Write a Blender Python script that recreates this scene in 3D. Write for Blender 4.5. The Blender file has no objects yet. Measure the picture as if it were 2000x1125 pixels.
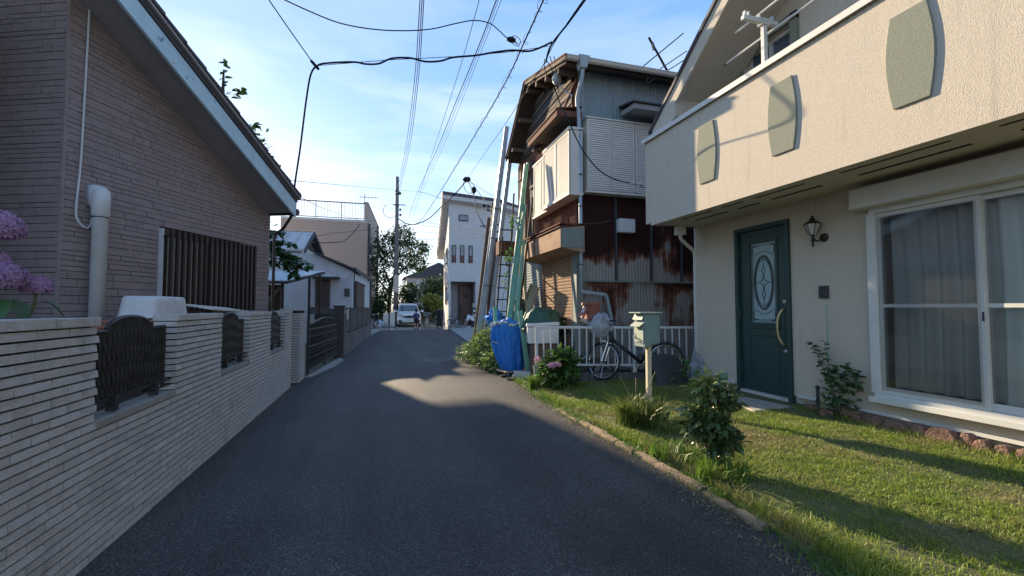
import bpy, math, random
import numpy as np
from mathutils import Matrix, Vector, Euler, noise as mnoise
random.seed(7); rng = np.random.default_rng(7)
scene = bpy.context.scene
COL = scene.collection
R = math.radians

# ------------------------------------------------------------------ camera
FPX, CX, CY, EYE = 870.0, 1000.0, 562.5, 1.4
YAW = math.atan(254 / FPX); PIT = math.atan(38 / FPX)
cam_d = bpy.data.cameras.new('camera'); cam = bpy.data.objects.new('camera', cam_d); COL.objects.link(cam)
cam_d.sensor_width = 36; cam_d.lens = 36 * FPX / 2000; cam_d.clip_end = 2000; cam_d.clip_start = .05
cam.location = (0, 0, EYE); cam.rotation_euler = (math.pi / 2 + PIT, 0, -YAW)
scene.camera = cam

# ------------------------------------------------------------------ sky, sun, exposure
SUN_AZ, SUN_EL = -18.5, 18.5          # degrees left of the street direction (+Y), above horizon
w = bpy.data.worlds.new('World'); scene.world = w; w.use_nodes = True
nt = w.node_tree; nt.nodes.clear()
out = nt.nodes.new('ShaderNodeOutputWorld'); bg = nt.nodes.new('ShaderNodeBackground')
sky = nt.nodes.new('ShaderNodeTexSky'); sky.sky_type = 'NISHITA'; sky.sun_disc = False
sky.sun_elevation = R(SUN_EL); sky.sun_rotation = R(SUN_AZ); sky.altitude = 10
sky.air_density = 1.0; sky.dust_density = .35; sky.ozone_density = 2.4
tc = nt.nodes.new('ShaderNodeTexCoord')
mp = nt.nodes.new('ShaderNodeMapping'); mp.inputs['Scale'].default_value = (1.0, 1.0, 4.6)
nz = nt.nodes.new('ShaderNodeTexNoise'); nz.inputs['Scale'].default_value = 2.1; nz.inputs['Detail'].default_value = 7; nz.inputs['Roughness'].default_value = .56
nz.inputs['Distortion'].default_value = .35
rp = nt.nodes.new('ShaderNodeValToRGB'); rp.color_ramp.elements[0].position = .45; rp.color_ramp.elements[1].position = .72
sep = nt.nodes.new('ShaderNodeSeparateXYZ')
hr = nt.nodes.new('ShaderNodeMapRange'); hr.inputs[1].default_value = .50; hr.inputs[2].default_value = .16; hr.inputs[3].default_value = .25; hr.inputs[4].default_value = 1.0
mul = nt.nodes.new('ShaderNodeMath'); mul.operation = 'MULTIPLY'
mul2 = nt.nodes.new('ShaderNodeMath'); mul2.operation = 'MULTIPLY'; mul2.inputs[1].default_value = .9
cm = nt.nodes.new('ShaderNodeMixRGB'); cm.inputs[2].default_value = (4.5, 4.6, 4.75, 1)
L = nt.links.new
L(tc.outputs['Generated'], mp.inputs[0]); L(mp.outputs[0], nz.inputs['Vector']); L(nz.outputs[0], rp.inputs[0])
L(tc.outputs['Generated'], sep.inputs[0]); L(sep.outputs[2], hr.inputs[0])
L(rp.outputs[0], mul.inputs[0]); L(hr.outputs[0], mul.inputs[1]); L(mul.outputs[0], mul2.inputs[0])
hz = nt.nodes.new('ShaderNodeMath'); hz.operation = 'ADD'; hz.inputs[1].default_value = .0; hz.use_clamp = True; L(mul2.outputs[0], hz.inputs[0]); L(hz.outputs[0], cm.inputs[0])
gr = nt.nodes.new('ShaderNodeValToRGB'); E_ = gr.color_ramp.elements
E_[0].color = (.60, .73, .85, 1); E_[1].color = (.13, .30, .64, 1)
for p_, c_ in ((.2, (.40, .58, .82)), (.40, (.255, .455, .79)), (.60, (.165, .355, .73))): e_ = E_.new(p_); e_.color = (*c_, 1)
gs = nt.nodes.new('ShaderNodeVectorMath'); gs.operation = 'SCALE'; gs.inputs['Scale'].default_value = 4.7
sm_ = nt.nodes.new('ShaderNodeMixRGB'); sm_.inputs[0].default_value = .80
L(sep.outputs[2], gr.inputs[0]); L(gr.outputs[0], gs.inputs[0]); L(sky.outputs[0], sm_.inputs[1]); L(gs.outputs[0], sm_.inputs[2]); L(sm_.outputs[0], cm.inputs[1]); L(cm.outputs[0], bg.inputs[0]); L(bg.outputs[0], out.inputs[0])
bg.inputs[1].default_value = .134
sd = bpy.data.lights.new('sun', 'SUN'); sun = bpy.data.objects.new('sun', sd); COL.objects.link(sun)
sd.energy = 5.0; sd.angle = R(.6); sd.color = (1, .80, .55)
sdir = Vector((math.sin(R(SUN_AZ)) * math.cos(R(SUN_EL)), math.cos(R(SUN_AZ)) * math.cos(R(SUN_EL)), math.sin(R(SUN_EL))))
sun.rotation_euler = sdir.to_track_quat('Z', 'Y').to_euler(); sun.location = sdir * 60
scene.view_settings.view_transform = 'Standard'; scene.view_settings.look = 'None'
scene.view_settings.exposure = 1.2; scene.view_settings.gamma = 1; scene.view_settings.use_curve_mapping = False

# survey helper: the measured view rays of the site photograph, at a real distance in metres
_f0 = Vector((math.sin(YAW), math.cos(YAW), 0)); _r = Vector((math.cos(YAW), -math.sin(YAW), 0))
_f = _f0 * math.cos(PIT) + Vector((0, 0, math.sin(PIT))); _u = Vector((0, 0, math.cos(PIT))) - _f0 * math.sin(PIT)
def at(px, py, dist):
    return Vector((0, 0, EYE)) + (_f + _r * ((px - CX) / FPX) + _u * ((CY - py) / FPX)) * dist

# ------------------------------------------------------------------ materials
def _n(t, ty, **k):
    n = t.nodes.new(ty)
    for a, b in k.items(): setattr(n, a, b)
    return n
def mat(name, c1, c2=None, sc=6, rough=.7, bump=0, bsc=80, metal=0, stretch=(1, 1, 1), lo=.35, hi=.65, detail=6,
        spec=.5, rnd=0, transl=0, c3=None, sc3=30, lo3=.55, hi3=.7, stretch3=(1, 1, 1), alpha=1, bumpdist=.02):
    m = bpy.data.materials.new(name); m.use_nodes = True
    t = m.node_tree; t.nodes.clear(); l = t.links.new
    o = _n(t, 'ShaderNodeOutputMaterial'); p = _n(t, 'ShaderNodeBsdfPrincipled')
    p.inputs['Roughness'].default_value = rough; p.inputs['Metallic'].default_value = metal
    p.inputs['Specular IOR Level'].default_value = spec; p.inputs['Alpha'].default_value = alpha
    g = _n(t, 'ShaderNodeNewGeometry')
    col = None
    def noisefac(sc, stretch, lo, hi, detail=6):
        mpn = _n(t, 'ShaderNodeMapping'); mpn.inputs['Scale'].default_value = stretch
        l(g.outputs['Position'], mpn.inputs[0])
        n = _n(t, 'ShaderNodeTexNoise'); n.inputs['Scale'].default_value = sc; n.inputs['Detail'].default_value = detail
        n.inputs['Roughness'].default_value = .62
        l(mpn.outputs[0], n.inputs['Vector'])
        mr = _n(t, 'ShaderNodeMapRange'); mr.inputs[1].default_value = lo; mr.inputs[2].default_value = hi
        l(n.outputs[0], mr.inputs[0]); return mr.outputs[0]
    if c2 is None: c2 = tuple(x * .82 for x in c1)
    mx = _n(t, 'ShaderNodeMixRGB'); mx.inputs[1].default_value = (*c1, 1); mx.inputs[2].default_value = (*c2, 1)
    l(noisefac(sc, stretch, lo, hi, detail), mx.inputs[0]); col = mx.outputs[0]
    if c3 is not None:
        m3 = _n(t, 'ShaderNodeMixRGB'); m3.inputs[2].default_value = (*c3, 1)
        l(noisefac(sc3, stretch3, lo3, hi3), m3.inputs[0]); l(col, m3.inputs[1]); col = m3.outputs[0]
    if rnd:
        oi = _n(t, 'ShaderNodeObjectInfo'); mr = _n(t, 'ShaderNodeMapRange'); mr.inputs[3].default_value = 1 - rnd; mr.inputs[4].default_value = 1 + rnd
        l(oi.outputs['Random'], mr.inputs[0])
        vm = _n(t, 'ShaderNodeVectorMath', operation='SCALE'); l(col, vm.inputs[0]); l(mr.outputs[0], vm.inputs['Scale']); col = vm.outputs[0]
    l(col, p.inputs['Base Color'])
    if bump:
        n = _n(t, 'ShaderNodeTexNoise'); n.inputs['Scale'].default_value = bsc; n.inputs['Detail'].default_value = 5
        l(g.outputs['Position'], n.inputs['Vector'])
        b = _n(t, 'ShaderNodeBump'); b.inputs['Strength'].default_value = bump; b.inputs['Distance'].default_value = bumpdist
        l(n.outputs[0], b.inputs['Height']); l(b.outputs[0], p.inputs['Normal'])
    sh = p.outputs[0]
    if transl:
        tr = _n(t, 'ShaderNodeBsdfTranslucent'); l(col, tr.inputs[0])
        ms = _n(t, 'ShaderNodeMixShader'); ms.inputs[0].default_value = transl
        l(sh, ms.inputs[1]); l(tr.outputs[0], ms.inputs[2]); sh = ms.outputs[0]
    l(sh, o.inputs[0])
    return m
def glass(name, tint=(.9, .95, .95), ior=1.5, rough=.01, base=.06, tr=1.0):
    m = bpy.data.materials.new(name); m.use_nodes = True
    t = m.node_tree; t.nodes.clear(); l = t.links.new
    o = _n(t, 'ShaderNodeOutputMaterial'); tp = _n(t, 'ShaderNodeBsdfTransparent'); tp.inputs[0].default_value = (*[x * tr for x in tint], 1)
    gl = _n(t, 'ShaderNodeBsdfGlossy'); gl.inputs['Roughness'].default_value = rough
    f = _n(t, 'ShaderNodeFresnel'); f.inputs[0].default_value = ior
    ad = _n(t, 'ShaderNodeMath', operation='ADD'); ad.inputs[1].default_value = base; ad.use_clamp = True
    l(f.outputs[0], ad.inputs[0])
    ms = _n(t, 'ShaderNodeMixShader'); l(ad.outputs[0], ms.inputs[0]); l(tp.outputs[0], ms.inputs[1]); l(gl.outputs[0], ms.inputs[2])
    l(ms.outputs[0], o.inputs[0]); return m
def rustmat(name, zinc, rust, z_mid, z_soft, sc=9, dark=(.035, .012, .01), sx=(9, 9, .9)):
    """galvanised sheet whose rust has eaten down from above: streaked edge round height z_mid"""
    m = bpy.data.materials.new(name); m.use_nodes = True
    t = m.node_tree; t.nodes.clear(); l = t.links.new
    o = _n(t, 'ShaderNodeOutputMaterial'); p = _n(t, 'ShaderNodeBsdfPrincipled'); p.inputs['Roughness'].default_value = .82; p.inputs['Specular IOR Level'].default_value = .2
    g = _n(t, 'ShaderNodeNewGeometry'); s = _n(t, 'ShaderNodeSeparateXYZ'); l(g.outputs['Position'], s.inputs[0])
    mpn = _n(t, 'ShaderNodeMapping'); mpn.inputs['Scale'].default_value = sx; l(g.outputs['Position'], mpn.inputs[0])
    n = _n(t, 'ShaderNodeTexNoise'); n.inputs['Scale'].default_value = 1.0; n.inputs['Detail'].default_value = 6; n.inputs['Roughness'].default_value = .6; l(mpn.outputs[0], n.inputs['Vector'])
    n2 = _n(t, 'ShaderNodeTexNoise'); n2.inputs['Scale'].default_value = 1.5; n2.inputs['Detail'].default_value = 3; l(g.outputs['Position'], n2.inputs['Vector'])
    zz = _n(t, 'ShaderNodeMapRange'); zz.inputs[1].default_value = z_mid - z_soft; zz.inputs[2].default_value = z_mid + z_soft; zz.inputs[3].default_value = -.62; zz.inputs[4].default_value = .62; zz.clamp = True
    l(s.outputs[2], zz.inputs[0])
    a = _n(t, 'ShaderNodeMath', operation='ADD'); l(zz.outputs[0], a.inputs[0]); l(n.outputs[0], a.inputs[1])
    a2 = _n(t, 'ShaderNodeMath', operation='MULTIPLY_ADD'); a2.inputs[1].default_value = 2.0; l(n2.outputs[0], a2.inputs[0]); l(a.outputs[0], a2.inputs[2])
    a3 = _n(t, 'ShaderNodeMath', operation='SUBTRACT'); a3.inputs[1].default_value = .5; l(a2.outputs[0], a3.inputs[0]); a2 = a3
    mr = _n(t, 'ShaderNodeMapRange'); mr.inputs[1].default_value = .92; mr.inputs[2].default_value = 1.12; l(a2.outputs[0], mr.inputs[0])
    mr2 = _n(t, 'ShaderNodeMapRange'); mr2.inputs[1].default_value = 1.12; mr2.inputs[2].default_value = 1.35; l(a2.outputs[0], mr2.inputs[0])
    n3 = _n(t, 'ShaderNodeTexNoise'); n3.inputs['Scale'].default_value = sc; n3.inputs['Detail'].default_value = 5; l(mpn.outputs[0], n3.inputs['Vector'])
    zr = _n(t, 'ShaderNodeMixRGB'); zr.inputs[1].default_value = (*zinc, 1); zr.inputs[2].default_value = (*[c * .55 for c in zinc], 1); l(n3.outputs[0], zr.inputs[0])
    x = _n(t, 'ShaderNodeMixRGB'); l(mr.outputs[0], x.inputs[0]); l(zr.outputs[0], x.inputs[1]); x.inputs[2].default_value = (*rust, 1)
    y = _n(t, 'ShaderNodeMixRGB'); l(mr2.outputs[0], y.inputs[0]); l(x.outputs[0], y.inputs[1]); y.inputs[2].default_value = (*dark, 1)
    l(y.outputs[0], p.inputs['Base Color']); l(p.outputs[0], o.inputs[0]); return m
def asphalt():
    m = bpy.data.materials.new('asphalt'); m.use_nodes = True
    t = m.node_tree; t.nodes.clear(); l = t.links.new
    o = _n(t, 'ShaderNodeOutputMaterial'); p = _n(t, 'ShaderNodeBsdfPrincipled'); p.inputs['Specular IOR Level'].default_value = .3
    g = _n(t, 'ShaderNodeNewGeometry')
    v = _n(t, 'ShaderNodeTexVoronoi'); v.inputs['Scale'].default_value = 170; l(g.outputs['Position'], v.inputs['Vector'])
    n = _n(t, 'ShaderNodeTexNoise'); n.inputs['Scale'].default_value = .7; n.inputs['Detail'].default_value = 6; l(g.outputs['Position'], n.inputs['Vector'])
    n2 = _n(t, 'ShaderNodeTexNoise'); n2.inputs['Scale'].default_value = 120; n2.inputs['Detail'].default_value = 3; l(g.outputs['Position'], n2.inputs['Vector'])
    r1 = _n(t, 'ShaderNodeValToRGB'); e = r1.color_ramp.elements
    e[0].color = (.028, .026, .026, 1); e[1].color = (.22, .205, .19, 1); e[1].position = .99
    a = e.new(.5); a.color = (.060, .056, .053, 1); b = e.new(.88); b.color = (.092, .086, .08, 1)
    sx = _n(t, 'ShaderNodeSeparateColor'); l(v.outputs['Color'], sx.inputs[0]); l(sx.outputs[0], r1.inputs[0])
    mr = _n(t, 'ShaderNodeMapRange'); mr.inputs[1].default_value = .3; mr.inputs[2].default_value = .7; mr.inputs[3].default_value = .55; mr.inputs[4].default_value = 1.15; l(n.outputs[0], mr.inputs[0])
    mr2 = _n(t, 'ShaderNodeMapRange'); mr2.inputs[1].default_value = .3; mr2.inputs[2].default_value = .7; mr2.inputs[3].default_value = .6; mr2.inputs[4].default_value = 1.4; l(n2.outputs[0], mr2.inputs[0])
    mm = _n(t, 'ShaderNodeMath', operation='MULTIPLY'); l(mr.outputs[0], mm.inputs[0]); l(mr2.outputs[0], mm.inputs[1])
    mq = _n(t, 'ShaderNodeMapping'); mq.inputs['Scale'].default_value = (1.5, .10, 1); l(g.outputs['Position'], mq.inputs[0]); nq = _n(t, 'ShaderNodeTexNoise'); nq.inputs['Scale'].default_value = 1.2; nq.inputs['Detail'].default_value = 4; l(mq.outputs[0], nq.inputs['Vector'])
    rq = _n(t, 'ShaderNodeMapRange'); rq.inputs[1].default_value = .35; rq.inputs[2].default_value = .65; rq.inputs[3].default_value = .80; rq.inputs[4].default_value = 1.22; l(nq.outputs[0], rq.inputs[0]); m2 = _n(t, 'ShaderNodeMath', operation='MULTIPLY'); l(mm.outputs[0], m2.inputs[0]); l(rq.outputs[0], m2.inputs[1])
    vm = _n(t, 'ShaderNodeVectorMath', operation='SCALE'); l(r1.outputs[0], vm.inputs[0]); l(m2.outputs[0], vm.inputs['Scale'])
    l(vm.outputs[0], p.inputs['Base Color'])
    rr = _n(t, 'ShaderNodeMapRange'); rr.inputs[3].default_value = .55; rr.inputs[4].default_value = .8; l(n.outputs[0], rr.inputs[0]); l(rr.outputs[0], p.inputs['Roughness'])
    b = _n(t, 'ShaderNodeBump'); b.inputs['Strength'].default_value = .55; b.inputs['Distance'].default_value = .004
    l(v.outputs['Distance'], b.inputs['Height']); l(b.outputs[0], p.inputs['Normal'])
    l(p.outputs[0], o.inputs[0]); return m
def wetmat():
    m = mat('wet_concrete', (.30, .29, .27), (.2, .2, .19), sc=2, rough=.22, bump=.2, bsc=30, spec=.6); return m

X = {}
X['asphalt'] = asphalt()
X['ground'] = mat('bare_soil', (.14, .11, .075), (.09, .075, .05), sc=3, rough=.95, bump=.5, bsc=40)
X['lawn'] = mat('lawn_soil', (.075, .10, .028), (.20, .165, .085), sc=1.6, lo=.42, hi=.68, rough=.95, bump=.6, bsc=60, c3=(.06, .085, .02), sc3=7)
X['concrete'] = mat('concrete', (.33, .32, .29), (.24, .235, .215), sc=2.5, rough=.85, bump=.25, bsc=90, c3=(.15, .15, .135), sc3=5, lo3=.6, hi3=.8)
X['wet'] = wetmat()
X['tile'] = mat('split_face_tile', (.58, .565, .54), (.49, .477, .455), sc=18, rough=.85, bump=.7, bsc=130, rnd=.05, c3=(.25, .24, .225), sc3=3.0, lo3=.58, hi3=.85)
X['mortar'] = mat('dark_joint', (.025, .025, .025), (.018, .018, .018), sc=20, rough=.95)
X['siding'] = mat('brown_siding', (.31, .255, .25), (.255, .21, .207), sc=12, rough=.8, bump=.5, bsc=70, rnd=.05)
X['sidejoint'] = mat('siding_joint', (.032, .025, .023), sc=10, rough=.9)
X['iron'] = mat('black_iron', (.018, .017, .018), (.03, .028, .027), sc=15, rough=.5, bump=.2, bsc=90)
X['brownmetal'] = mat('bronze_metal', (.05, .036, .032), (.04, .03, .027), sc=8, rough=.45, metal=.3)
X['pvc'] = mat('grey_white_pvc', (.62, .64, .65), (.54, .56, .57), sc=5, rough=.45)
X['fascia'] = mat('pale_blue_fascia', (.48, .66, .74), (.42, .58, .66), sc=4, rough=.5, bump=.15, bsc=20, c3=(.16, .24, .27), sc3=9, lo3=.62, hi3=.72)
X['soffit'] = mat('grey_soffit', (.33, .315, .33), (.29, .28, .29), sc=3, rough=.85)
X['rooftile'] = mat('dark_roof', (.075, .065, .07), (.05, .045, .05), sc=6, rough=.7)
X['white_tub'] = mat('weathered_white_plastic', (.60, .61, .60), (.5, .51, .5), sc=6, rough=.5, c3=(.4, .4, .38), sc3=14, lo3=.62, hi3=.75)
X['cream'] = mat('cream_stucco', (.63, .56, .455), (.53, .47, .38), sc=90, rough=.95, spec=.12, bump=.6, bsc=150, lo=.4, hi=.62, c3=(.50, .445, .36), sc3=3.5, lo3=.56, hi3=.74, stretch3=(3.5, 3.5, .35), bumpdist=.008)
X['greenpanel'] = mat('sage_stucco', (.26, .275, .215), (.215, .23, .18), sc=90, rough=.92, bump=.6, bsc=150, c3=(.20, .21, .15), sc3=95, lo3=.58, hi3=.7, bumpdist=.008)
X['coping'] = mat('white_coping', (.70, .68, .62), (.62, .6, .55), sc=4, rough=.55)
X['whitealu'] = mat('white_aluminium', (.66, .655, .61), (.60, .60, .56), sc=3, rough=.4)
X['door'] = mat('dark_green_door', (.020, .058, .055), (.017, .05, .047), sc=4, rough=.42, stretch=(1, 1, .2))
X['brass'] = mat('brass', (.52, .42, .25), sc=6, rough=.35, metal=.7)
X['steel'] = mat('steel', (.5, .5, .5), (.42, .42, .42), sc=8, rough=.4, metal=.8)
X['frost'] = mat('frosted_glass', (.30, .42, .43), (.25, .36, .38), sc=20, rough=.18, bump=.15, bsc=60)
X['lead'] = mat('lead_came', (.07, .085, .08), sc=8, rough=.5)
X['curtain2'] = mat('bright_curtain', (.90, .91, .87), (.84, .85, .81), sc=4, rough=.9)
X['curtain'] = mat('lace_curtain', (.88, .87, .84), (.80, .79, .76), sc=4, rough=.9, transl=.15)
X['dark'] = mat('dark_interior', (.02, .02, .02), sc=4, rough=.9)
X['glass'] = glass('window_glass', tint=(.97, .99, .98))
X['screen'] = glass('screen_mesh', tint=(.92, .92, .92), ior=1.2, rough=.5, base=.01)
X['darkglass'] = mat('dark_glass', (.03, .045, .06), sc=3, rough=.05, spec=.9)
X['carglass'] = mat('car_glass', (.05, .09, .11), (.03, .06, .08), sc=2, rough=.04, spec=1)
X['intercom'] = mat('dark_plastic', (.055, .05, .055), sc=8, rough=.5)
X['lampglass'] = mat('lamp_glass', (.86, .88, .80), sc=6, rough=.2, transl=.4)
X['doorstep'] = mat('doorstep_slab', (.42, .385, .31), (.36, .33, .27), sc=5, rough=.85, bump=.2, bsc=60)
X['white_tile'] = mat('white_tile', (.58, .56, .5), sc=8, rough=.5)
X['edging'] = mat('red_brown_block', (.27, .155, .11), (.18, .11, .085), sc=14, rough=.92, bump=.8, bsc=45, rnd=.15)
X['kerb'] = mat('tan_kerb_block', (.36, .26, .165), (.24, .17, .11), sc=14, rough=.92, bump=.8, bsc=60, rnd=.18, c3=(.13, .105, .07), sc3=9, lo3=.56, hi3=.7)
X['rust_mid'] = rustmat('rusted_corrugated', (.40, .365, .335), (.16, .058, .034), 2.2, .6)
X['rust_low'] = rustmat('streaked_corrugated', (.36, .335, .31), (.16, .062, .036), 1.45, 1.15)
X['bluecorr'] = mat('blue_grey_corrugated', (.235, .30, .33), (.19, .25, .275), sc=3, rough=.6, stretch=(3, 3, .5), c3=(.13, .19, .19), sc3=4, lo3=.58, hi3=.75)
X['brownrib'] = mat('rusty_brown_ribbed', (.20, .09, .062), (.12, .056, .042), sc=5, rough=.88, spec=.12, stretch=(6, 6, .6), c3=(.30, .17, .12), sc3=9, lo3=.6, hi3=.75, stretch3=(6, 6, .5))
X['oldwood'] = mat('weathered_wood', (.165, .125, .095), (.10, .075, .058), sc=6, rough=.9, stretch=(8, .7, 8), bump=.4, bsc=40)
X['darkwood'] = mat('dark_wood', (.07, .05, .042), (.05, .036, .03), sc=6, rough=.9, stretch=(6, 1, 6))
X['ply'] = mat('plywood', (.42, .34, .24), (.30, .235, .16), sc=5, rough=.85)
X['shutter'] = mat('cream_metal_shutter', (.70, .67, .61), (.64, .61, .55), sc=3, rough=.7, spec=.15, c3=(.42, .38, .33), sc3=5, lo3=.64, hi3=.8)
X['roller'] = mat('roller_shutter', (.34, .225, .145), (.28, .18, .115), sc=3, rough=.85, spec=.08, stretch=(1, 1, 4), c3=(.23, .125, .08), sc3=5, lo3=.6, hi3=.75, stretch3=(2, 2, .6))
X['rollerold'] = mat('roller_shutter_grey', (.30, .34, .34), (.23, .27, .27), sc=3, rough=.85, spec=.1)
X['hood'] = mat('rust_stained_hood', (.40, .27, .18), (.33, .215, .145), sc=2.5, rough=.85, spec=.1, c3=(.22, .085, .045), sc3=4, lo3=.55, hi3=.72, stretch3=(1, 1, 2))
X['greygreen'] = mat('grey_green_paint', (.215, .25, .225), (.17, .2, .18), sc=4, rough=.7, stretch=(2, 2, .5))
X['galv'] = mat('galvanised_pipe', (.36, .41, .44), (.29, .33, .36), sc=6, rough=.5, metal=.25)
X['bluedown'] = mat('pale_blue_downpipe', (.36, .45, .50), (.30, .38, .43), sc=5, rough=.55)
X['greenpole'] = mat('green_plastic_pole', (.12, .31, .215), (.19, .38, .28), sc=6, rough=.5, rnd=.2)
X['bluetarp'] = mat('blue_tarp', (.03, .26, .80), (.02, .20, .66), sc=6, rough=.5, bump=.35, bsc=22, transl=.12, c3=(.09, .30, .72), sc3=5, lo3=.5, hi3=.72)
X['greentarp'] = mat('green_tarp', (.03, .10, .06), (.022, .075, .045), sc=5, rough=.55, bump=.3, bsc=20)
X['whitebox'] = mat('white_foam', (.70, .71, .70), (.6, .61, .6), sc=5, rough=.7)
X['redbox'] = mat('faded_red_metal', (.36, .13, .085), (.27, .09, .06), sc=9, rough=.6, c3=(.15, .05, .035), sc3=12, lo3=.58, hi3=.7)
X['paper'] = mat('paper', (.68, .66, .6), sc=20, rough=.9)
X['mailgreen'] = mat('sage_green_metal', (.20, .285, .27), (.175, .25, .24), sc=6, rough=.6, spec=.25, c3=(.30, .35, .30), sc3=14, lo3=.66, hi3=.74)
X['mailfront'] = mat('pale_green_metal', (.33, .40, .33), (.38, .42, .35), sc=5, rough=.65, spec=.2, c3=(.25, .3, .24), sc3=14, lo3=.62, hi3=.7)
X['postpaint'] = mat('cream_post', (.60, .53, .38), (.53, .46, .33), sc=5, rough=.6)
X['whitefence'] = mat('white_fence_paint', (.66, .67, .66), (.6, .6, .58), sc=4, rough=.5, c3=(.38, .30, .2), sc3=9, lo3=.66, hi3=.74)
X['rubber'] = mat('black_rubber', (.02, .02, .021), sc=10, rough=.7)
X['bikeblack'] = mat('black_bike_paint', (.018, .018, .02), sc=6, rough=.3)
X['chrome'] = mat('chrome', (.6, .6, .6), sc=6, rough=.2, metal=1)
X['plastic_bag'] = mat('clear_bag', (.6, .63, .65), (.5, .53, .55), sc=12, rough=.25, alpha=.55, bump=.6, bsc=25)
X['greyboard'] = mat('dark_grey_sheet', (.05, .048, .046), (.036, .035, .034), sc=4, rough=.8)
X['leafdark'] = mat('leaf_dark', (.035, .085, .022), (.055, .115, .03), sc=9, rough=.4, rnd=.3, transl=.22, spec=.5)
X['leafcam'] = mat('leaf_glossy', (.065, .115, .038), (.095, .14, .05), sc=9, rough=.28, rnd=.35, transl=.15, spec=.7)
X['leafbright'] = mat('leaf_bright', (.10, .21, .035), (.14, .25, .05), sc=7, rough=.45, rnd=.25, transl=.35)
X['leafhyd'] = mat('leaf_hydrangea', (.085, .19, .035), (.13, .24, .045), sc=7, rough=.42, rnd=.3, transl=.3)
X['leafrose'] = mat('leaf_rose', (.04, .10, .04), (.07, .135, .05), sc=9, rough=.4, rnd=.3, transl=.25)
X['leafweed'] = mat('leaf_weed', (.19, .29, .075), (.26, .34, .11), sc=7, rough=.5, rnd=.25, transl=.35)
X['leafstrap'] = mat('leaf_strap', (.09, .15, .03), (.17, .19, .045), sc=12, rough=.5, rnd=.3, transl=.25, c3=(.26, .2, .06), sc3=18, lo3=.58, hi3=.7)
X['treeleaf'] = mat('tree_foliage', (.04, .075, .025), (.07, .115, .035), sc=2.5, rough=.55, transl=.3)
X['shrubleaf'] = mat('shrub_foliage', (.045, .10, .035), (.03, .07, .03), sc=1.2, rough=.6, transl=.2, c3=(.12, .17, .05), sc3=1.1, lo3=.55, hi3=.75)
X['bark'] = mat('bark', (.09, .07, .055), (.06, .048, .038), sc=9, rough=.9, bump=.5, bsc=30)
X['stem'] = mat('green_stem', (.10, .13, .05), (.14, .10, .06), sc=9, rough=.7)
X['grass'] = mat('grass_blade', (.185, .275, .034), (.26, .32, .055), sc=5, rough=.55, transl=.35, c3=(.30, .26, .115), sc3=1.5, lo3=.47, hi3=.66)
X['longgrass'] = mat('long_grass_blade', (.10, .20, .03), (.16, .26, .045), sc=9, rough=.5, transl=.35, c3=(.28, .25, .1), sc3=12, lo3=.6, hi3=.72)
X['petal'] = mat('mauve_petal', (.44, .27, .50), (.56, .36, .52), sc=30, rough=.7, rnd=.2, transl=.3, c3=(.30, .27, .55), sc3=16, lo3=.55, hi3=.7)
X['pinkpetal'] = mat('pink_petal', (.62, .30, .44), (.7, .42, .52), sc=25, rough=.7, transl=.25)
X['terracotta'] = mat('grey_plant_pot', (.38, .37, .34), sc=6, rough=.8)
X['pinkwall'] = mat('pinkish_beige_tiled_wall', (.40, .32, .27), (.36, .285, .245), sc=9, rough=.85)
X['pinkjoint'] = mat('pinkish_joint', (.30, .24, .205), sc=9, rough=.9)
X['whitewall'] = mat('white_render', (.63, .615, .60), (.58, .565, .55), sc=3, rough=.9, bump=.3, bsc=60)
X['oldwhite'] = mat('stained_white_render', (.56, .57, .60), (.48, .49, .52), sc=3, rough=.9, bump=.3, bsc=50, c3=(.36, .35, .34), sc3=4, lo3=.6, hi3=.78, stretch3=(4, 4, .6))
X['porch'] = mat('mauve_porch_render', (.36, .31, .315), sc=6, rough=.9)
X['timberdoor'] = mat('brown_timber_door', (.16, .085, .055), (.12, .065, .042), sc=5, rough=.6, stretch=(8, 8, .6))
X['purpleroof'] = mat('plum_roof_trim', (.09, .06, .085), sc=4, rough=.6)
X['canopymetal'] = mat('white_corrugated_canopy', (.52, .56, .58), (.46, .5, .52), sc=4, rough=.5, c3=(.2, .22, .2), sc3=16, lo3=.66, hi3=.72)
X['pinkroof'] = mat('sheet_metal_roof', (.5, .46, .44), (.42, .39, .38), sc=3, rough=.5)
X['brownpanel'] = mat('dark_brown_panel', (.066, .055, .05), (.055, .046, .042), sc=4, rough=.75)
X['block'] = mat('old_concrete_block', (.13, .125, .115), (.095, .09, .085), sc=4, rough=.95, bump=.3, bsc=50)
X['railwhite'] = mat('pale_rail', (.52, .5, .48), sc=4, rough=.5)
X['darkpole'] = mat('utility_pole', (.17, .16, .165), (.13, .12, .125), sc=3, rough=.7)
X['woodpole'] = mat('wooden_pole', (.12, .085, .065), (.09, .065, .05), sc=5, rough=.9, stretch=(6, 6, .6))
X['cable'] = mat('black_cable', (.02, .02, .024), sc=9, rough=.9, spec=.1)
X['greycable'] = mat('grey_cable', (.085, .09, .10), sc=9, rough=.85, spec=.15)
X['carpaint'] = mat('white_car_paint', (.72, .74, .78), (.70, .72, .76), sc=2, rough=.25, spec=.6)
X['carblack'] = mat('car_black_trim', (.015, .015, .017), sc=6, rough=.4)
X['headlight'] = mat('headlight', (.42, .36, .30), (.5, .45, .4), sc=8, rough=.12)
X['plate'] = mat('white_plate', (.65, .68, .66), sc=9, rough=.4)
X['skin'] = mat('skin', (.50, .31, .23), sc=8, rough=.6)
X['hair'] = mat('black_hair', (.015, .012, .012), sc=20, rough=.5)
X['blueshirt'] = mat('dark_blue_shirt', (.045, .07, .18), (.035, .055, .14), sc=9, rough=.85)
X['darkcloth'] = mat('dark_shorts', (.018, .018, .024), sc=9, rough=.9)
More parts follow.
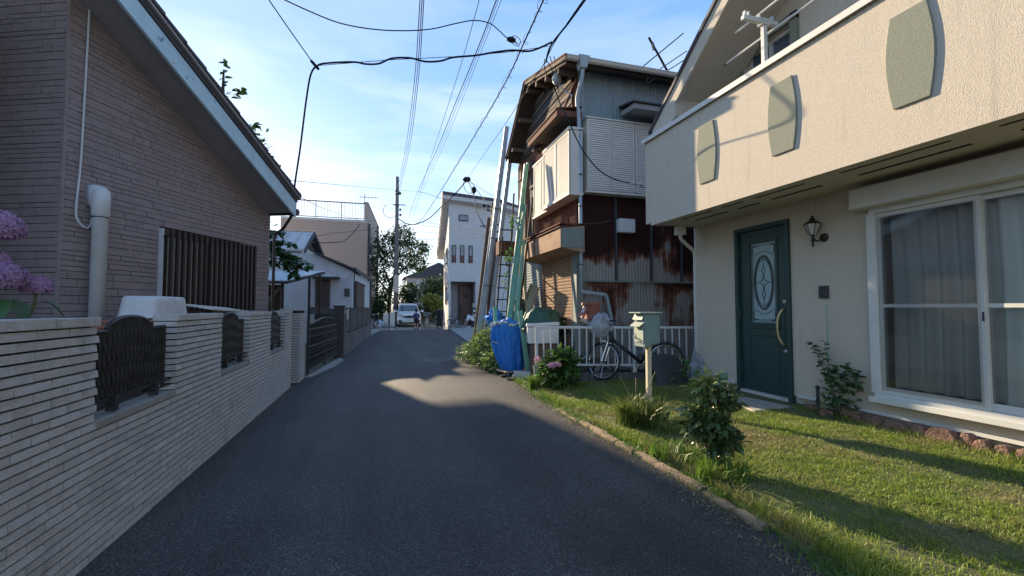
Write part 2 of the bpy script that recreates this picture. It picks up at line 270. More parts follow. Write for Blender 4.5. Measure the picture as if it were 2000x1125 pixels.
X['whitecloth'] = mat('white_shirt', (.68, .70, .74), sc=9, rough=.85)
X['bluebag'] = mat('pale_blue_bag', (.28, .45, .58), (.42, .55, .64), sc=5, rough=.4, bump=.4, bsc=18)
X['blackbag'] = mat('black_bike_cover', (.013, .013, .016), sc=6, rough=.5)
X['insul'] = mat('insulator', (.35, .12, .12), sc=9, rough=.3)
X['greysheet'] = mat('grey_plastic_sheet', (.30, .31, .32), (.22, .23, .24), sc=8, rough=.4, bump=.5, bsc=22)
X['darkdoor'] = mat('brown_door', (.075, .05, .045), sc=5, rough=.6, stretch=(6, 6, .6))

# ------------------------------------------------------------------ mesh helpers
def wloc(o):
    v = Vector((0, 0, 0))
    while o is not None: v = v + o.location; o = o.parent
    return v
class MB:
    def __init__(s, M=None): s.v = []; s.f = []; s.M = M
    def add(s, vs, fs):
        n = len(s.v)
        if s.M is not None: vs = [s.M @ Vector(p) for p in vs]
        s.v.extend([tuple(p) for p in vs]); s.f.extend([tuple(i + n for i in f) for f in fs]); return s
    BF = [(0, 3, 2, 1), (4, 5, 6, 7), (0, 1, 5, 4), (1, 2, 6, 5), (2, 3, 7, 6), (3, 0, 4, 7)]
    def box(s, x0, x1, y0, y1, z0, z1):
        return s.add([(x0, y0, z0), (x1, y0, z0), (x1, y1, z0), (x0, y1, z0), (x0, y0, z1), (x1, y0, z1), (x1, y1, z1), (x0, y1, z1)], s.BF)
    def cbox(s, c, sz, rot=(0, 0, 0)):
        m = Euler(rot).to_matrix(); c = Vector(c); a, b, d = sz[0] / 2, sz[1] / 2, sz[2] / 2
        return s.add([c + m @ Vector(p) for p in [(-a, -b, -d), (a, -b, -d), (a, b, -d), (-a, b, -d), (-a, -b, d), (a, -b, d), (a, b, d), (-a, b, d)]], s.BF)
    def bar(s, p, q, w, h=None, up=(0, 0, 1)):
        p, q, up = Vector(p), Vector(q), Vector(up); h = h or w
        d = (q - p).normalized(); a = d.cross(up)
        if a.length < 1e-4: a = d.cross(Vector((1, 0, 0)))
        a.normalize(); b = a.cross(d).normalized(); a = a * w / 2; b = b * h / 2
        return s.add([p - a - b, p + a - b, p + a + b, p - a + b, q - a - b, q + a - b, q + a + b, q - a + b],
                     [(0, 1, 2, 3), (7, 6, 5, 4), (0, 4, 5, 1), (1, 5, 6, 2), (2, 6, 7, 3), (3, 7, 4, 0)])
    def tube(s, pts, r, n=6):
        pts = [Vector(p) for p in pts]; k = len(pts); vs = []; fs = []; a = None
        for i, p in enumerate(pts):
            d = (pts[min(i + 1, k - 1)] - pts[max(i - 1, 0)])
            if d.length < 1e-9: d = Vector((0, 0, 1))
            d.normalize()
            if a is None:
                a = d.cross(Vector((0, 0, 1)))
                if a.length < .05: a = d.cross(Vector((1, 0, 0)))
            else:
                a = a - d * a.dot(d)
            a.normalize(); b = d.cross(a); rr = r[i] if isinstance(r, (list, tuple)) else r
            for j in range(n):
                t = 2 * math.pi * j / n; vs.append(p + (a * math.cos(t) + b * math.sin(t)) * rr)
        for i in range(k - 1):
            for j in range(n):
                fs.append((i * n + j, i * n + (j + 1) % n, (i + 1) * n + (j + 1) % n, (i + 1) * n + j))
        fs.append(tuple(range(n - 1, -1, -1))); fs.append(tuple((k - 1) * n + j for j in range(n)))
        return s.add(vs, fs)
    def poly(s, pts): return s.add(pts, [tuple(range(len(pts)))])
    def prism(s, pts, vec):
        n = len(pts); v = Vector(vec); a = [Vector(p) for p in pts]
        return s.add(a + [p + v for p in a], [tuple(range(n - 1, -1, -1)), tuple(range(n, 2 * n))] + [(i, (i + 1) % n, n + (i + 1) % n, n + i) for i in range(n)])
    def lathe(s, prof, c, n=16, axis='z'):
        vs = []; fs = []; c = Vector(c); k = len(prof)
        for r, z in prof:
            for j in range(n):
                t = 2 * math.pi * j / n; x, y = r * math.cos(t), r * math.sin(t)
                vs.append(c + (Vector((x, y, z)) if axis == 'z' else Vector((x, z, y)) if axis == 'y' else Vector((z, x, y))))
        for i in range(k - 1):
            for j in range(n): fs.append((i * n + j, i * n + (j + 1) % n, (i + 1) * n + (j + 1) % n, (i + 1) * n + j))
        fs.append(tuple(range(n - 1, -1, -1))); fs.append(tuple((k - 1) * n + j for j in range(n)))
        return s.add(vs, fs)
    def torus(s, c, Rr, r, ax, n=28, m=6, t0=0, t1=2 * math.pi):
        ax = Vector(ax).normalized(); a = ax.cross(Vector((0, 0, 1)))
        if a.length < .05: a = ax.cross(Vector((1, 0, 0)))
        a.normalize(); b = a.cross(ax); c = Vector(c)
        full = abs(t1 - t0) > 6.28
        pts = [c + (a * math.cos(t0 + (t1 - t0) * i / n) + b * math.sin(t0 + (t1 - t0) * i / n)) * Rr for i in range(n + 1)]
        return s.tube(pts, r, m)
    def blob(s, c, r, seed=0, amp=.15, n=10, m=7, fr=1.6):
        vs = []; fs = []; c = Vector(c); r = (r, r, r) if not isinstance(r, (tuple, list)) else r
        for i in range(m + 1):
            ph = math.pi * i / m
            for j in range(n):
                th = 2 * math.pi * j / n
                d = Vector((math.sin(ph) * math.cos(th), math.sin(ph) * math.sin(th), math.cos(ph)))
                k = 1 + amp * 2 * mnoise.noise(d * fr + Vector((seed * 3.7, seed, -seed * 1.3)))
                vs.append(c + Vector((d.x * r[0], d.y * r[1], d.z * r[2])) * k)
        for i in range(m):
            for j in range(n): fs.append((i * n + j, (i + 1) * n + j, (i + 1) * n + (j + 1) % n, i * n + (j + 1) % n))
        return s.add(vs, fs)
    def grid(s, fn, nu, nv):
        vs = [fn(i / nu, j / nv) for i in range(nu + 1) for j in range(nv + 1)]
        return s.add(vs, [(i * (nv + 1) + j, (i + 1) * (nv + 1) + j, (i + 1) * (nv + 1) + j + 1, i * (nv + 1) + j + 1) for i in range(nu) for j in range(nv)])
    def build(s, name, m, parent=None, smooth=False, bevel=0, stuff=False, fix=True):
        me = bpy.data.meshes.new(name); off = wloc(parent) if parent else Vector((0, 0, 0))
        me.from_pydata([(p[0] - off.x, p[1] - off.y, p[2] - off.z) for p in s.v], [], s.f)
        if fix:
            import bmesh
            bm = bmesh.new(); bm.from_mesh(me); bmesh.ops.recalc_face_normals(bm, faces=bm.faces); bm.to_mesh(me); bm.free()
        o = bpy.data.objects.new(name, me); COL.objects.link(o)
        me.materials.append(X[m] if isinstance(m, str) else m)
        if parent: o.parent = parent
        if smooth:
            me.shade_smooth()
        if bevel:
            b = o.modifiers.new('bevel', 'BEVEL'); b.width = bevel; b.segments = 2; b.limit_method = 'ANGLE'; b.angle_limit = R(40)
        if stuff: o['kind'] = 'stuff'
        return o
def tag(o, label=None, cat=None, group=None, kind=None):
    if label: o['label'] = label
    if cat: o['category'] = cat
    if group: o['group'] = group
    if kind: o['kind'] = kind
    return o
def thing(name, label, cat, loc=(0, 0, 0), group=None):
    o = bpy.data.objects.new(name, None); COL.objects.link(o); o.location = loc; o.empty_display_size = .1
    return tag(o, label, cat, group)
def inst(me, name, parent, loc, rot=(0, 0, 0), scale=1, stuff=False):
    """an object of its own that shares mesh data; loc in world metres"""
    o = bpy.data.objects.new(name, me); COL.objects.link(o)
    if parent: o.parent = parent
    o.location = Vector(loc) - (wloc(parent) if parent else Vector((0, 0, 0)))
    o.rotation_euler = rot if not isinstance(rot, Matrix) else rot.to_euler()
    o.scale = (scale, scale, scale) if not isinstance(scale, (tuple, list, Vector)) else scale
    return o
def mesh_only(mb, name, m, smooth=False):
    o = mb.build(name, m, smooth=smooth); me = o.data; bpy.data.objects.remove(o); return me
def copy_tree(o, parent=None):
    c = o.copy(); COL.objects.link(c); c.parent = parent
    for ch in o.children: copy_tree(ch, c)
    return c
def frame_mat(origin, u, n):
    """local (a along u, b along outward n, z) -> world"""
    u = Vector(u).normalized(); n = Vector(n).normalized(); o = Vector(origin)
    return Matrix(((u.x, n.x, 0, o.x), (u.y, n.y, 0, o.y), (u.z, n.z, 1, o.z), (0, 0, 0, 1)))
def spline(pts, k=8):
    P = [Vector(p) for p in pts]; out = []
    for i in range(len(P) - 1):
        p0, p1, p2, p3 = P[max(i - 1, 0)], P[i], P[i + 1], P[min(i + 2, len(P) - 1)]
        for j in range(k):
            t = j / k
            out.append(.5 * ((2 * p1) + (p2 - p0) * t + (2 * p0 - 5 * p1 + 4 * p2 - p3) * t * t + (3 * p1 - p0 - 3 * p2 + p3) * t ** 3))
    out.append(P[-1]); return out
# leaves: little folded blades, tip along +Y, face up
def leafmesh(name, m, wid=.45, tipw=.5, fold=.12, droop=.18, n=4):
    mb = MB(); L_ = [];
    for i in range(n + 1):
        t = i / n
        wv = wid * .5 * (math.sin(math.pi * min(1, t ** (.75))) ** .8 if 0 < t < 1 else .0)
        z = -droop * t * t
        L_.append(((-wv, t, z + fold * wv), (0, t, z), (wv, t, z + fold * wv)))
    vs = [p for r in L_ for p in r]; fs = []
    for i in range(n):
        a = i * 3; fs += [(a, a + 1, a + 4, a + 3), (a + 1, a + 2, a + 5, a + 4)]
    mb.add(vs, fs); o = mb.build(name, m, smooth=True, fix=False); me = o.data; bpy.data.objects.remove(o); return me
def leafrot(d, roll=0, upbias=Vector((0, 0, 1))):
    d = Vector(d).normalized(); x = d.cross(upbias)
    if x.length < .05: x = Vector((1, 0, 0))
    x.normalize(); z = x.cross(d); m = Matrix((x, d, z)).transposed()
    return (m @ Matrix.Rotation(roll, 3, 'Y'))
def leafcloud(name, m, blobs, n, size, parent, seed=1, shell=.55, wid=.5, stuff=False, upw=.4, flat=0):
    """many small folded leaf faces scattered through ellipsoids (clumped): one crown"""
    g = np.random.default_rng(seed); blobs = [(np.array(c, float), np.array(r, float) * np.ones(3)) for c, r in blobs]
    vol = np.array([np.prod(r) ** (2 / 3) for c, r in blobs]); pick = g.choice(len(blobs), n, p=vol / vol.sum())
    C_ = np.array([b[0] for b in blobs])[pick]; Rr = np.array([b[1] for b in blobs])[pick]
    d = g.normal(size=(n, 3)); d /= np.linalg.norm(d, axis=1)[:, None]
    rad = (shell + (1 - shell) * g.random(n)) * (1 - .35 * g.random(n) ** 3)
    ph = np.sin(d[:, 0] * 7 + pick) * np.sin(d[:, 1] * 6 + pick * 2) * np.sin(d[:, 2] * 6.5 + pick)
    pos = C_ + d * Rr * (rad * (1 + .28 * ph))[:, None]
    dirn = d * .7 + g.normal(size=(n, 3)) * .6; dirn[:, 2] += -.15; dirn /= np.linalg.norm(dirn, axis=1)[:, None]
    up = g.normal(size=(n, 3)) * .6; up[:, 2] += upw * 2; sd_ = np.cross(dirn, up); sd_ /= np.linalg.norm(sd_, axis=1)[:, None] + 1e-9
    nn = np.cross(sd_, dirn); s_ = size * (.6 + .8 * g.random(n))[:, None]
    a = pos; b = pos + dirn * s_ * .5 + sd_ * s_ * wid * .5 + nn * s_ * .08; c = pos + dirn * s_; e = pos + dirn * s_ * .5 - sd_ * s_ * wid * .5 + nn * s_ * .08
    V = np.stack([a, b, c, e], 1).reshape(-1, 3); off = wloc(parent) if parent else Vector((0, 0, 0)); V = V - np.array(off)
    me = bpy.data.meshes.new(name); nf = 2 * n
    me.vertices.add(len(V)); me.vertices.foreach_set('co', V.astype(np.float32).ravel())
    base = np.arange(n) * 4; F = np.stack([base, base + 1, base + 2, base, base + 2, base + 3], 1).ravel()
    me.loops.add(nf * 3); me.loops.foreach_set('vertex_index', F.astype(np.int32))
    me.polygons.add(nf); me.polygons.foreach_set('loop_start', (np.arange(nf) * 3).astype(np.int32)); me.polygons.foreach_set('loop_total', np.full(nf, 3, np.int32))
    me.update(calc_edges=True); me.materials.append(X[m]); o = bpy.data.objects.new(name, me); COL.objects.link(o)
    if parent: o.parent = parent
    if stuff: o['kind'] = 'stuff'
    return o
def blades(name, m, P, H, Wd, lean, parent=None, seed=3, label=None, cat=None, stuff=True, curve=.5):
    """grass blades: two-step bent triangles; P Nx3 roots, H heights"""
    g = np.random.default_rng(seed); n = len(P); th = g.random(n) * 6.283; la = g.random(n) * 6.283
    sx = np.stack([np.cos(th), np.sin(th), np.zeros(n)], 1) * (Wd * (.6 + .8 * g.random(n)))[:, None] * .5
    ld = np.stack([np.cos(la), np.sin(la), np.zeros(n)], 1) * (H * lean * g.random(n))[:, None]
    up = np.zeros((n, 3)); up[:, 2] = H
    v0 = P - sx; v1 = P + sx; mid = P + up * .6 + ld * curve * .6; v2 = mid - sx * .7; v3 = mid + sx * .7; tip = P + up * (1 - .15 * g.random(n))[:, None] + ld * 1.3
    V = np.stack([v0, v1, v2, v3, tip], 1).reshape(-1, 3); off = wloc(parent) if parent else Vector((0, 0, 0)); V = V - np.array(off)
    b = np.arange(n) * 5; F = np.stack([b, b + 1, b + 3, b, b + 3, b + 2, b + 2, b + 3, b + 4], 1).ravel(); nf = 3 * n
    me = bpy.data.meshes.new(name); me.vertices.add(len(V)); me.vertices.foreach_set('co', V.astype(np.float32).ravel())
    me.loops.add(nf * 3); me.loops.foreach_set('vertex_index', F.astype(np.int32))
    me.polygons.add(nf); me.polygons.foreach_set('loop_start', (np.arange(nf) * 3).astype(np.int32)); me.polygons.foreach_set('loop_total', np.full(nf, 3, np.int32))
    me.update(calc_edges=True); me.materials.append(X[m]); o = bpy.data.objects.new(name, me); COL.objects.link(o)
    if parent: o.parent = parent
    if stuff: o['kind'] = 'stuff'
    if label: tag(o, label, cat)
    return o
def corrugate(mb, fn, width, h0, h1, pitch, amp, per=6, rows=1, slant=0):
    """fn(a, d, z) -> point; ribs run along z, waves along a"""
    n = max(4, int(width / pitch * per)); 
    vs = []; 
    for j in range(rows + 1):
        z = h0 + (h1 - h0) * j / rows
        for i in range(n + 1):
            a = width * i / n; vs.append(fn(a, amp * math.sin(2 * math.pi * a / pitch), z))
    fs = [(j * (n + 1) + i, j * (n + 1) + i + 1, (j + 1) * (n + 1) + i + 1, (j + 1) * (n + 1) + i) for j in range(rows) for i in range(n)]
    mb.add(vs, fs); return mb

# ================================================================== SETTING
def KX(y): return 2.385 + .02 * math.sin(y * .9) - (.115 * max(0, 2.85 - y) ** 1.15 if y < 2.85 else 0) + (.05 * max(0, y - 6.2))
def lawn_z(x, y): return .045 + .13 * max(0, min(1, (x - 2.5) / 2.6)) + .012 * mnoise.noise(Vector((x * 1.3, y * 1.3, 0)))
mb = MB(); mb.box(-500, 500, -300, 700, -1.0, -.05); tag(mb.build('ground', 'ground'), kind='structure')
LE = [(-1.56, -8), (-1.56, 9.0), (-1.42, 9.8), (-1.12, 13.3), (-.52, 23.5), (-.1, 28.6)]
RE = [(KX(-8) + .03, -8)] + [(KX(q * .25) + .03, q * .25) for q in range(-8, 25)] + [(2.52, 8.2), (2.83, 13.5), (3.3, 18.0), (4.08, 27.5), (4.2, 28.6)]
def edge(P, y):
    for a, b in zip(P, P[1:]):
        if a[1] <= y <= b[1]: return a[0] + (b[0] - a[0]) * (y - a[1]) / (b[1] - a[1])
    return P[-1][0]
mb = MB(); mb.grid(lambda u, v: (lambda y: (edge(LE, y) + (edge(RE, y) - edge(LE, y)) * v, y, .0 + .008 * mnoise.noise(Vector((v * 2, y * .5, 2)))))(-8 + 36.6 * u), 74, 8)
tag(mb.build('road', 'asphalt', smooth=True), kind='structure')
mb = MB(); mb.grid(lambda u, v: (lambda y: (KX(y) + .02 + (7 - KX(y)) * v, y, lawn_z(KX(y) + .02 + (7 - KX(y)) * v, y) - (.05 if v == 0 else 0)))(-4 + 11.8 * u), 70, 26)
tag(mb.build('lawn_ground', 'lawn', smooth=True), kind='structure')
mb = MB(); mb.prism([(-.1, 28.6, -.04), (4.2, 28.6, -.04), (4.42, 31.0, -.04), (5.4, 46, -.04), (-3, 46, -.04), (-1.2, 30, -.04)], (0, 0, .046))
tag(mb.build('wet_yard', 'wet'), kind='structure')
mb = MB(); mb.prism([(-.5, 23.6, -.04), (-.05, 28.5, -.04), (-1.1, 30, -.04), (-.9, 23.8, -.04)], (0, 0, .09))
tag(mb.build('concrete_apron', 'concrete'), kind='structure')
mb = MB(); mb.prism([(3.25, 17.2, -.04), (4.2, 28.5, -.04), (4.4, 31, -.04), (8.5, 31, -.04), (7.5, 22, -.04), (4.0, 20.2, -.04)], (0, 0, .1))
mb.prism([(2.86, 13.6, -.04), (3.22, 17.1, -.04), (3.75, 17.1, -.04), (3.3, 13.6, -.04)], (0, 0, .07))
tag(mb.build('pavement', 'concrete'), kind='structure')
mb = MB(); mb.prism([(-1.44, 9.76, -.04), (-1.10, 13.4, -.04), (-.95, 12.6, -.04), (-1.02, 11.6, -.04), (-1.2, 10.6, -.04), (-1.33, 9.8, -.04)], (0, 0, .055))
tag(mb.build('gate_apron', 'concrete'), kind='structure')
mh = thing('manhole_cover', 'round iron manhole cover set in the road before the sunlit patch', 'manhole cover', (1.45, 12.0, 0))
mb = MB(); mb.lathe([(.34, -.02), (.34, .012), (.315, .013)], (1.45, 12.0, 0), 28); mb.build('rim', 'concrete', mh)
mb = MB(); mb.lathe([(.31, -.02), (.31, .014), (.30, .015)], (1.45, 12.0, 0), 28); mb.build('lid', 'block', mh)

# ------------------------------------------------------------------ left boundary wall: tiled, with iron grilles
PIT_, TH, ZT = .048, .0375, 1.345
OPEN = [(3.06, 4.05), (5.07, 6.06), (7.11, 8.08)]
wall = thing('tiled_garden_wall', 'long low garden wall of pale split-face tiles with dark joints and iron grilles, on the left', 'wall', (-1.52, 5, 0))
mb = MB(); mb.box(-1.665, -1.548, 1.0, 8.64, 0, .72)
segs = [(1.0, 3.06)] + [(a[1], b[0]) for a, b in zip(OPEN, OPEN[1:])] + [(8.08, 8.66)]
for a, b in segs: mb.box(-1.665, -1.548, a + .022, b - .022, .72, 1.30)
mb.build('core', 'mortar', wall)
tl = []
for r in range(27):
    z = r * PIT_ + .004; off = (.115 if r % 2 else 0) + .0
    spans = [(1.2, 8.66)] if r < 15 else segs
    for a, b in spans:
        a = max(a, 1.2); y = a - off % .23
        while y < b:
            y0, y1 = max(y, a), min(y + .227, b)
            if y1 - y0 > .02: tl.append((y0, y1, z))
            y += .2305
tl.sort(key=lambda t: (t[0]) ** 2 + 2.4 + (t[2] - 1.4) ** 2)
vis = [t for t in tl if t[1] > 1.85]; hid = [t for t in tl if t[1] <= 1.85]
tmesh = []
for k in range(5):
    m_ = MB(); m_.box(-.029, 0, -.5, .5, 0, 1); rr = random.Random(k)
    m_.v = [(x + (rr.uniform(-.0045, .002) if x > -.01 else 0), y, z) for x, y, z in m_.v]
    tmesh.append(mesh_only(m_, 'tile', 'tile'))
for y0, y1, z in vis[:292]:
    inst(random.choice(tmesh), 'tile', wall, (-1.519, (y0 + y1) / 2, z), (0, 0, random.uniform(-.002, .002)), (1, (y1 - y0) - .0015, TH))
mb = MB()
for y0, y1, z in vis[292:] + hid: 
    d = random.uniform(-.003, .002); mb.box(-1.548, -1.52 + d, y0 + .0008, y1 - .0008, z, z + TH)
for a, b in OPEN:                                  # tiles on the jambs
    for r in range(16, 27):
        z = r * PIT_ + .004
        mb.box(-1.675, -1.549, b - .001, b + .022, z, z + TH); mb.box(-1.675, -1.549, a - .022, a + .001, z, z + TH)
for r in range(27): mb.box(-1.675, -1.549, 8.64, 8.665, r * PIT_ + .006, r * PIT_ + .006 + TH)
mb.build('far_tiles', 'tile', wall, stuff=True)
for a, b in segs:
    y = max(a, 1.2)
    while y < b - .01:
        e = min(y + .30, b); m_ = MB(); m_.box(-1.685, -1.512, y + .002, e - .002, 1.296, ZT + random.uniform(-.002, .002)); m_.build('coping_tile', 'tile', wall, bevel=.004); y = e
for a, b in OPEN:
    m_ = MB(); m_.box(-1.69, -1.514, a - .001, b + .001, .721, .766); m_.build('ledge', 'concrete', wall, bevel=.004)
    g = MB(); xo = -1.60; w_ = b - a; z0, z1 = .83, 1.255; c = (a + b) / 2
    arch = [(xo, a + .015, z1)] + [(xo, c - .27, z1)] + [(xo, c + .27 * math.sin(t), z1 + .085 * math.cos(t)) for t in [(-1.4 + 2.8 * i / 12) for i in range(13)]] + [(xo, c + .27, z1), (xo, b - .015, z1)]
    g.tube(arch, .014, 6); g.tube([(xo, a + .015, .8), (xo, a + .015, z1)], .013); g.tube([(xo, b - .015, .8), (xo, b - .015, z1)], .013)
    gr = g.build('grille', 'iron', wall)
    g = MB()
    for zz in (.815, .855): g.bar((xo + .045, a + .005, zz), (xo + .045, b - .005, zz), .012, .014)
    for yy in (a + .2, b - .28): g.box(xo + .02, xo + .07, yy, yy + .04, .778, .87)
    g.build('bottom_rail', 'iron', gr)
    nb = 19
    for i in range(nb):
        y = a + .05 + (w_ - .1) * i / (nb - 1); top = z1 + (.085 * math.sqrt(max(0, 1 - ((y - c) / .27) ** 2)) if abs(y - c) < .27 else 0)
        s_ = 1 if i % 2 else -1
        m_ = MB(); pts = [(xo + .006 * math.cos(q * 3.1), y + s_ * .017 * math.sin(q * math.pi), z0 + (top - z0) * q / 8) for q in range(9)]
        m_.tube(pts, [.014 + .006 * (q % 2) for q in range(9)], 5)
        m_.build('bar', 'iron', gr)
    g = MB()
    for q in range(1, 8):
        zz = z0 + (z1 - z0) * q / 8; g.bar((xo - .012, a + .02, zz), (xo - .012, b - .02, zz), .008, .02)
    rr = random.Random(int(a * 10))
    for q in range(60): g.blob((xo - .01 + rr.uniform(-.01, .01), rr.uniform(a + .04, b - .04), rr.uniform(z0, z1 - .04)), (.012, .02, .024), q, .3, 6, 4)
    g.build('scrollwork', 'iron', gr, stuff=True)

# gate pillar + gate + dark block wall
gp = thing('tiled_gate_pillar', 'narrow tiled gate pillar standing at the far end of the tiled garden wall', 'gate pillar', (-1.63, 9.4, 0))
mb = MB(); mb.box(-1.78, -1.485, 9.13, 9.73, 0, 1.34); mb.build('core', 'mortar', gp)
for r in range(27):
    z = r * PIT_ + .004
    m_ = MB(); m_.box(-1.80, -1.461, 9.106, 9.131, z, z + TH); m_.box(-1.486, -1.461, 9.1315, 9.74, z, z + TH); m_.build('tile', 'tile', gp)
mb = MB(); mb.box(-1.81, -1.455, 9.1, 9.745, 1.341, 1.375); mb.build('cap', 'tile', gp, bevel=.004)
gate = thing('iron_gate', 'dark double leaf iron gate with scrolled bars, beside the tiled gate pillar', 'gate', (-1.28, 11.5, 0))
A, B = Vector((-1.43, 9.82, 0)), Vector((-1.16, 13.1, 0)); D_ = (B - A); Ln = D_.length; D_.normalize()
for leaf in (0, 1):
    s0, s1 = (0.02, Ln / 2 - .02) if leaf == 0 else (Ln / 2 + .02, Ln - .02)
    m_ = MB(); P = lambda s, z: A + D_ * s + Vector((0, 0, z))
    for zz in (.14, .60, .95): m_.bar(P(s0, zz), P(s1, zz), .035, .04)
    for ss in (s0 + .02, s1 - .02): m_.bar(P(ss, .05), P(ss, 1.12), .045)
    top = [P(s0 + (s1 - s0) * i / 12, 1.06 + (.10 * (1 - math.cos(math.pi * (i / 12 if leaf == 0 else 1 - i / 12))) / 2)) for i in range(13)]
    m_.tube(top, .022)
    lf = m_.build('gate_leaf', 'iron', gate)
    n_ = 17
    for i in range(n_):
        s = s0 + .05 + (s1 - s0 - .1) * i / (n_ - 1); q = i / (n_ - 1); zt = 1.05 + (.10 * (1 - math.cos(math.pi * (q if leaf == 0 else 1 - q))) / 2)
        m_ = MB(); m_.tube([P(s, .12), P(s + .012, .3), P(s - .012, .5), P(s + .012, .75), P(s, zt + (.03 if i % 2 else -.02))], .012, 5)
        m_.blob(P(s, .78), .028, i, .1, 6, 4); m_.blob(P(s, .36), .03, i, .1, 6, 4); m_.build('bar', 'iron', lf)
    m_ = MB()
    for i in range(n_ - 1):
        s = s0 + .05 + (s1 - s0 - .1) * (i + .5) / (n_ - 1)
        m_.torus(P(s, .48), .045, .008, (1, 0, 0), 10, 4); m_.torus(P(s, .86), .045, .008, (1, 0, 0), 10, 4); m_.torus(P(s, .23), .045, .008, (1, 0, 0), 10, 4)
    m_.build('scrollwork', 'iron', lf, stuff=True)
gpo = thing('dark_gate_post', 'square dark gate post at the far end of the iron gate', 'gate post', (-1.12, 13.3, 0))
mb = MB(); mb.box(-1.27, -1.0, 13.16, 13.46, 0, 1.42); mb.build('post', 'brownpanel', gpo, bevel=.008)
mb = MB(); mb.box(-1.29, -.98, 13.14, 13.48, 1.42, 1.455); mb.build('cap', 'brownpanel', gpo, bevel=.006)
dw = thing('dark_panel_wall', 'low concrete block wall topped by dark brown panels, beyond the iron gate', 'wall', (-.8, 18.5, 0))
A, B = Vector((-1.04, 13.5, 0)), Vector((-.50, 23.5, 0)); d_ = (B - A).normalized(); n_ = Vector((d_.y, -d_.x, 0)); MW = frame_mat(A, d_, n_); Ln = (B - A).length
for i in range(5):
    m_ = MB(MW); m_.box(i * Ln / 5 + .004, (i + 1) * Ln / 5 - .004, -.16, .012 * (i % 2), 0, .545); m_.build('base_block', 'block', dw, bevel=.006)
mb = MB(MW); mb.box(0, Ln, -.17, .03, .548, .585); mb.build('base_ledge', 'block', dw, bevel=.006)
for i in range(5):
    m_ = MB(MW); m_.box(i * Ln / 5 + .01, (i + 1) * Ln / 5 - .01, -.11, -.05, .64, 1.36); m_.build('panel', 'brownpanel', dw)
    m_ = MB(MW); m_.box(i * Ln / 5 - .02, i * Ln / 5 + .03, -.12, -.035, .585, 1.36); m_.build('post', 'brownpanel', dw)
mb = MB(MW); mb.box(-.02, Ln + .02, -.13, -.02, 1.362, 1.395); mb.build('top_rail', 'brownpanel', dw, bevel=.004)
nt_ = thing('paper_notice', 'white paper notice fixed to the dark brown panel wall', 'notice', tuple(MW @ Vector((1.3, -.04, 1.2))))
mb = MB(MW); mb.box(1.12, 1.44, -.049, -.043, 1.03, 1.345); mb.build('sheet', 'paper', nt_)
mb = MB(MW)
for k in range(9): mb.box(1.15, 1.41 - .05 * (k % 3), -.0425, -.0415, 1.30 - k * .03, 1.306 - k * .03)
mb.build('printed_lines', 'cable', nt_)
mb = MB(MW); mb.box(.68, .80, -.049, -.043, 1.22, 1.33); tag(mb.build('paper_notice', 'paper'), 'small square paper slip on the dark panel wall near the gate post', 'notice')

# ------------------------------------------------------------------ brown sided house (left)
HD = Vector((.378, .926, 0)).normalized(); HN = Vector((HD.y, -HD.x, 0)); HP = Vector((-1.86, 8.44, 0))
MH = frame_mat(HP, -HD, HN)                     # a: towards the camera, b: out to the street, z
bh = thing('brown_sided_house', 'brown stone-pattern sided house with pale blue bargeboard behind the tiled garden wall', 'house', tuple(MH @ Vector((1.6, -2, 0))))
SL = .505; zt = lambda a: 2.94 + SL * a
NA = 3.21
mb = MB(MH); mb.prism([(0, -.02, 0), (NA - .02, -.02, 0), (NA - .02, -.02, zt(NA) + .1), (0, -.02, 3.0)], (0, -6.5, 0)); mb.build('wall', 'sidejoint', bh)
mb = MB(MH); mb.box(NA - .03, 9.5, -6.5, -3.6, 0, 5.2); mb.build('rear_wall', 'sidejoint', bh)
mb = MB(MH); mb.box(NA - .02, 8.0, -1.35, -1.1, 0, 4.5); mb.build('unseen_shade_wall', 'siding', bh)  # unseen wall added to darken the return face of the house
mb = MB(MH); mb.box(4.35, 4.5, -1.09, -.28, 0, 4.6); mb.build('unseen_shade_wall', 'siding', bh)  # second unseen panel, added to cut light reaching the return face
bl = []; rs = random.Random(5)
WIN = (.68, 2.10, 1.38, 2.38)
def blocks(a0, a1, z0, ztop, face):
    z = z0
    while z < 4.75:
        h = rs.choice([.05, .06, .075, .085])
        a = a0 - rs.uniform(0, .3)
        while a < a1:
            wd = rs.choice([.22, .3, .38, .5, .16]); x0, x1 = max(a, a0), min(a + wd, a1)
            if x1 - x0 > .02 and z < ztop((x0 + x1) / 2) + .12:
                if not (face == 0 and x1 > WIN[0] and x0 < WIN[1] and z + h > WIN[2] and z < WIN[3]):
                    bl.append((face, x0, x1, z, z + h - .006, rs.uniform(.003, .011)))
                elif face == 0:
                    for c0, c1 in ((x0, min(x1, WIN[0])), (max(x0, WIN[1]), x1)):
                        if c1 - c0 > .02 : bl.append((face, c0, c1, z, z + h - .006, rs.uniform(.003, .011)))
            a += wd
        z += h
blocks(0, NA, .9, zt, 0); 
n0 = len(bl); blocks(0, 1.08, .9, lambda a: 6, 1)
bmesh_ = mesh_only(MB().box(-.5, .5, 0, 1, 0, 1), 'siding_block', 'siding')
front = [b for b in bl if b[0] == 0 and b[3] > 1.25]; front.sort(key=lambda b: -b[1])
side = [b for b in bl if b[0] == 1 and b[3] > 1.25 and b[2] < 1.2]
objs = front[:215] + side[:80]; rest = [b for b in bl if b not in set(objs)]
RZ = math.atan2(-HD.y, -HD.x)
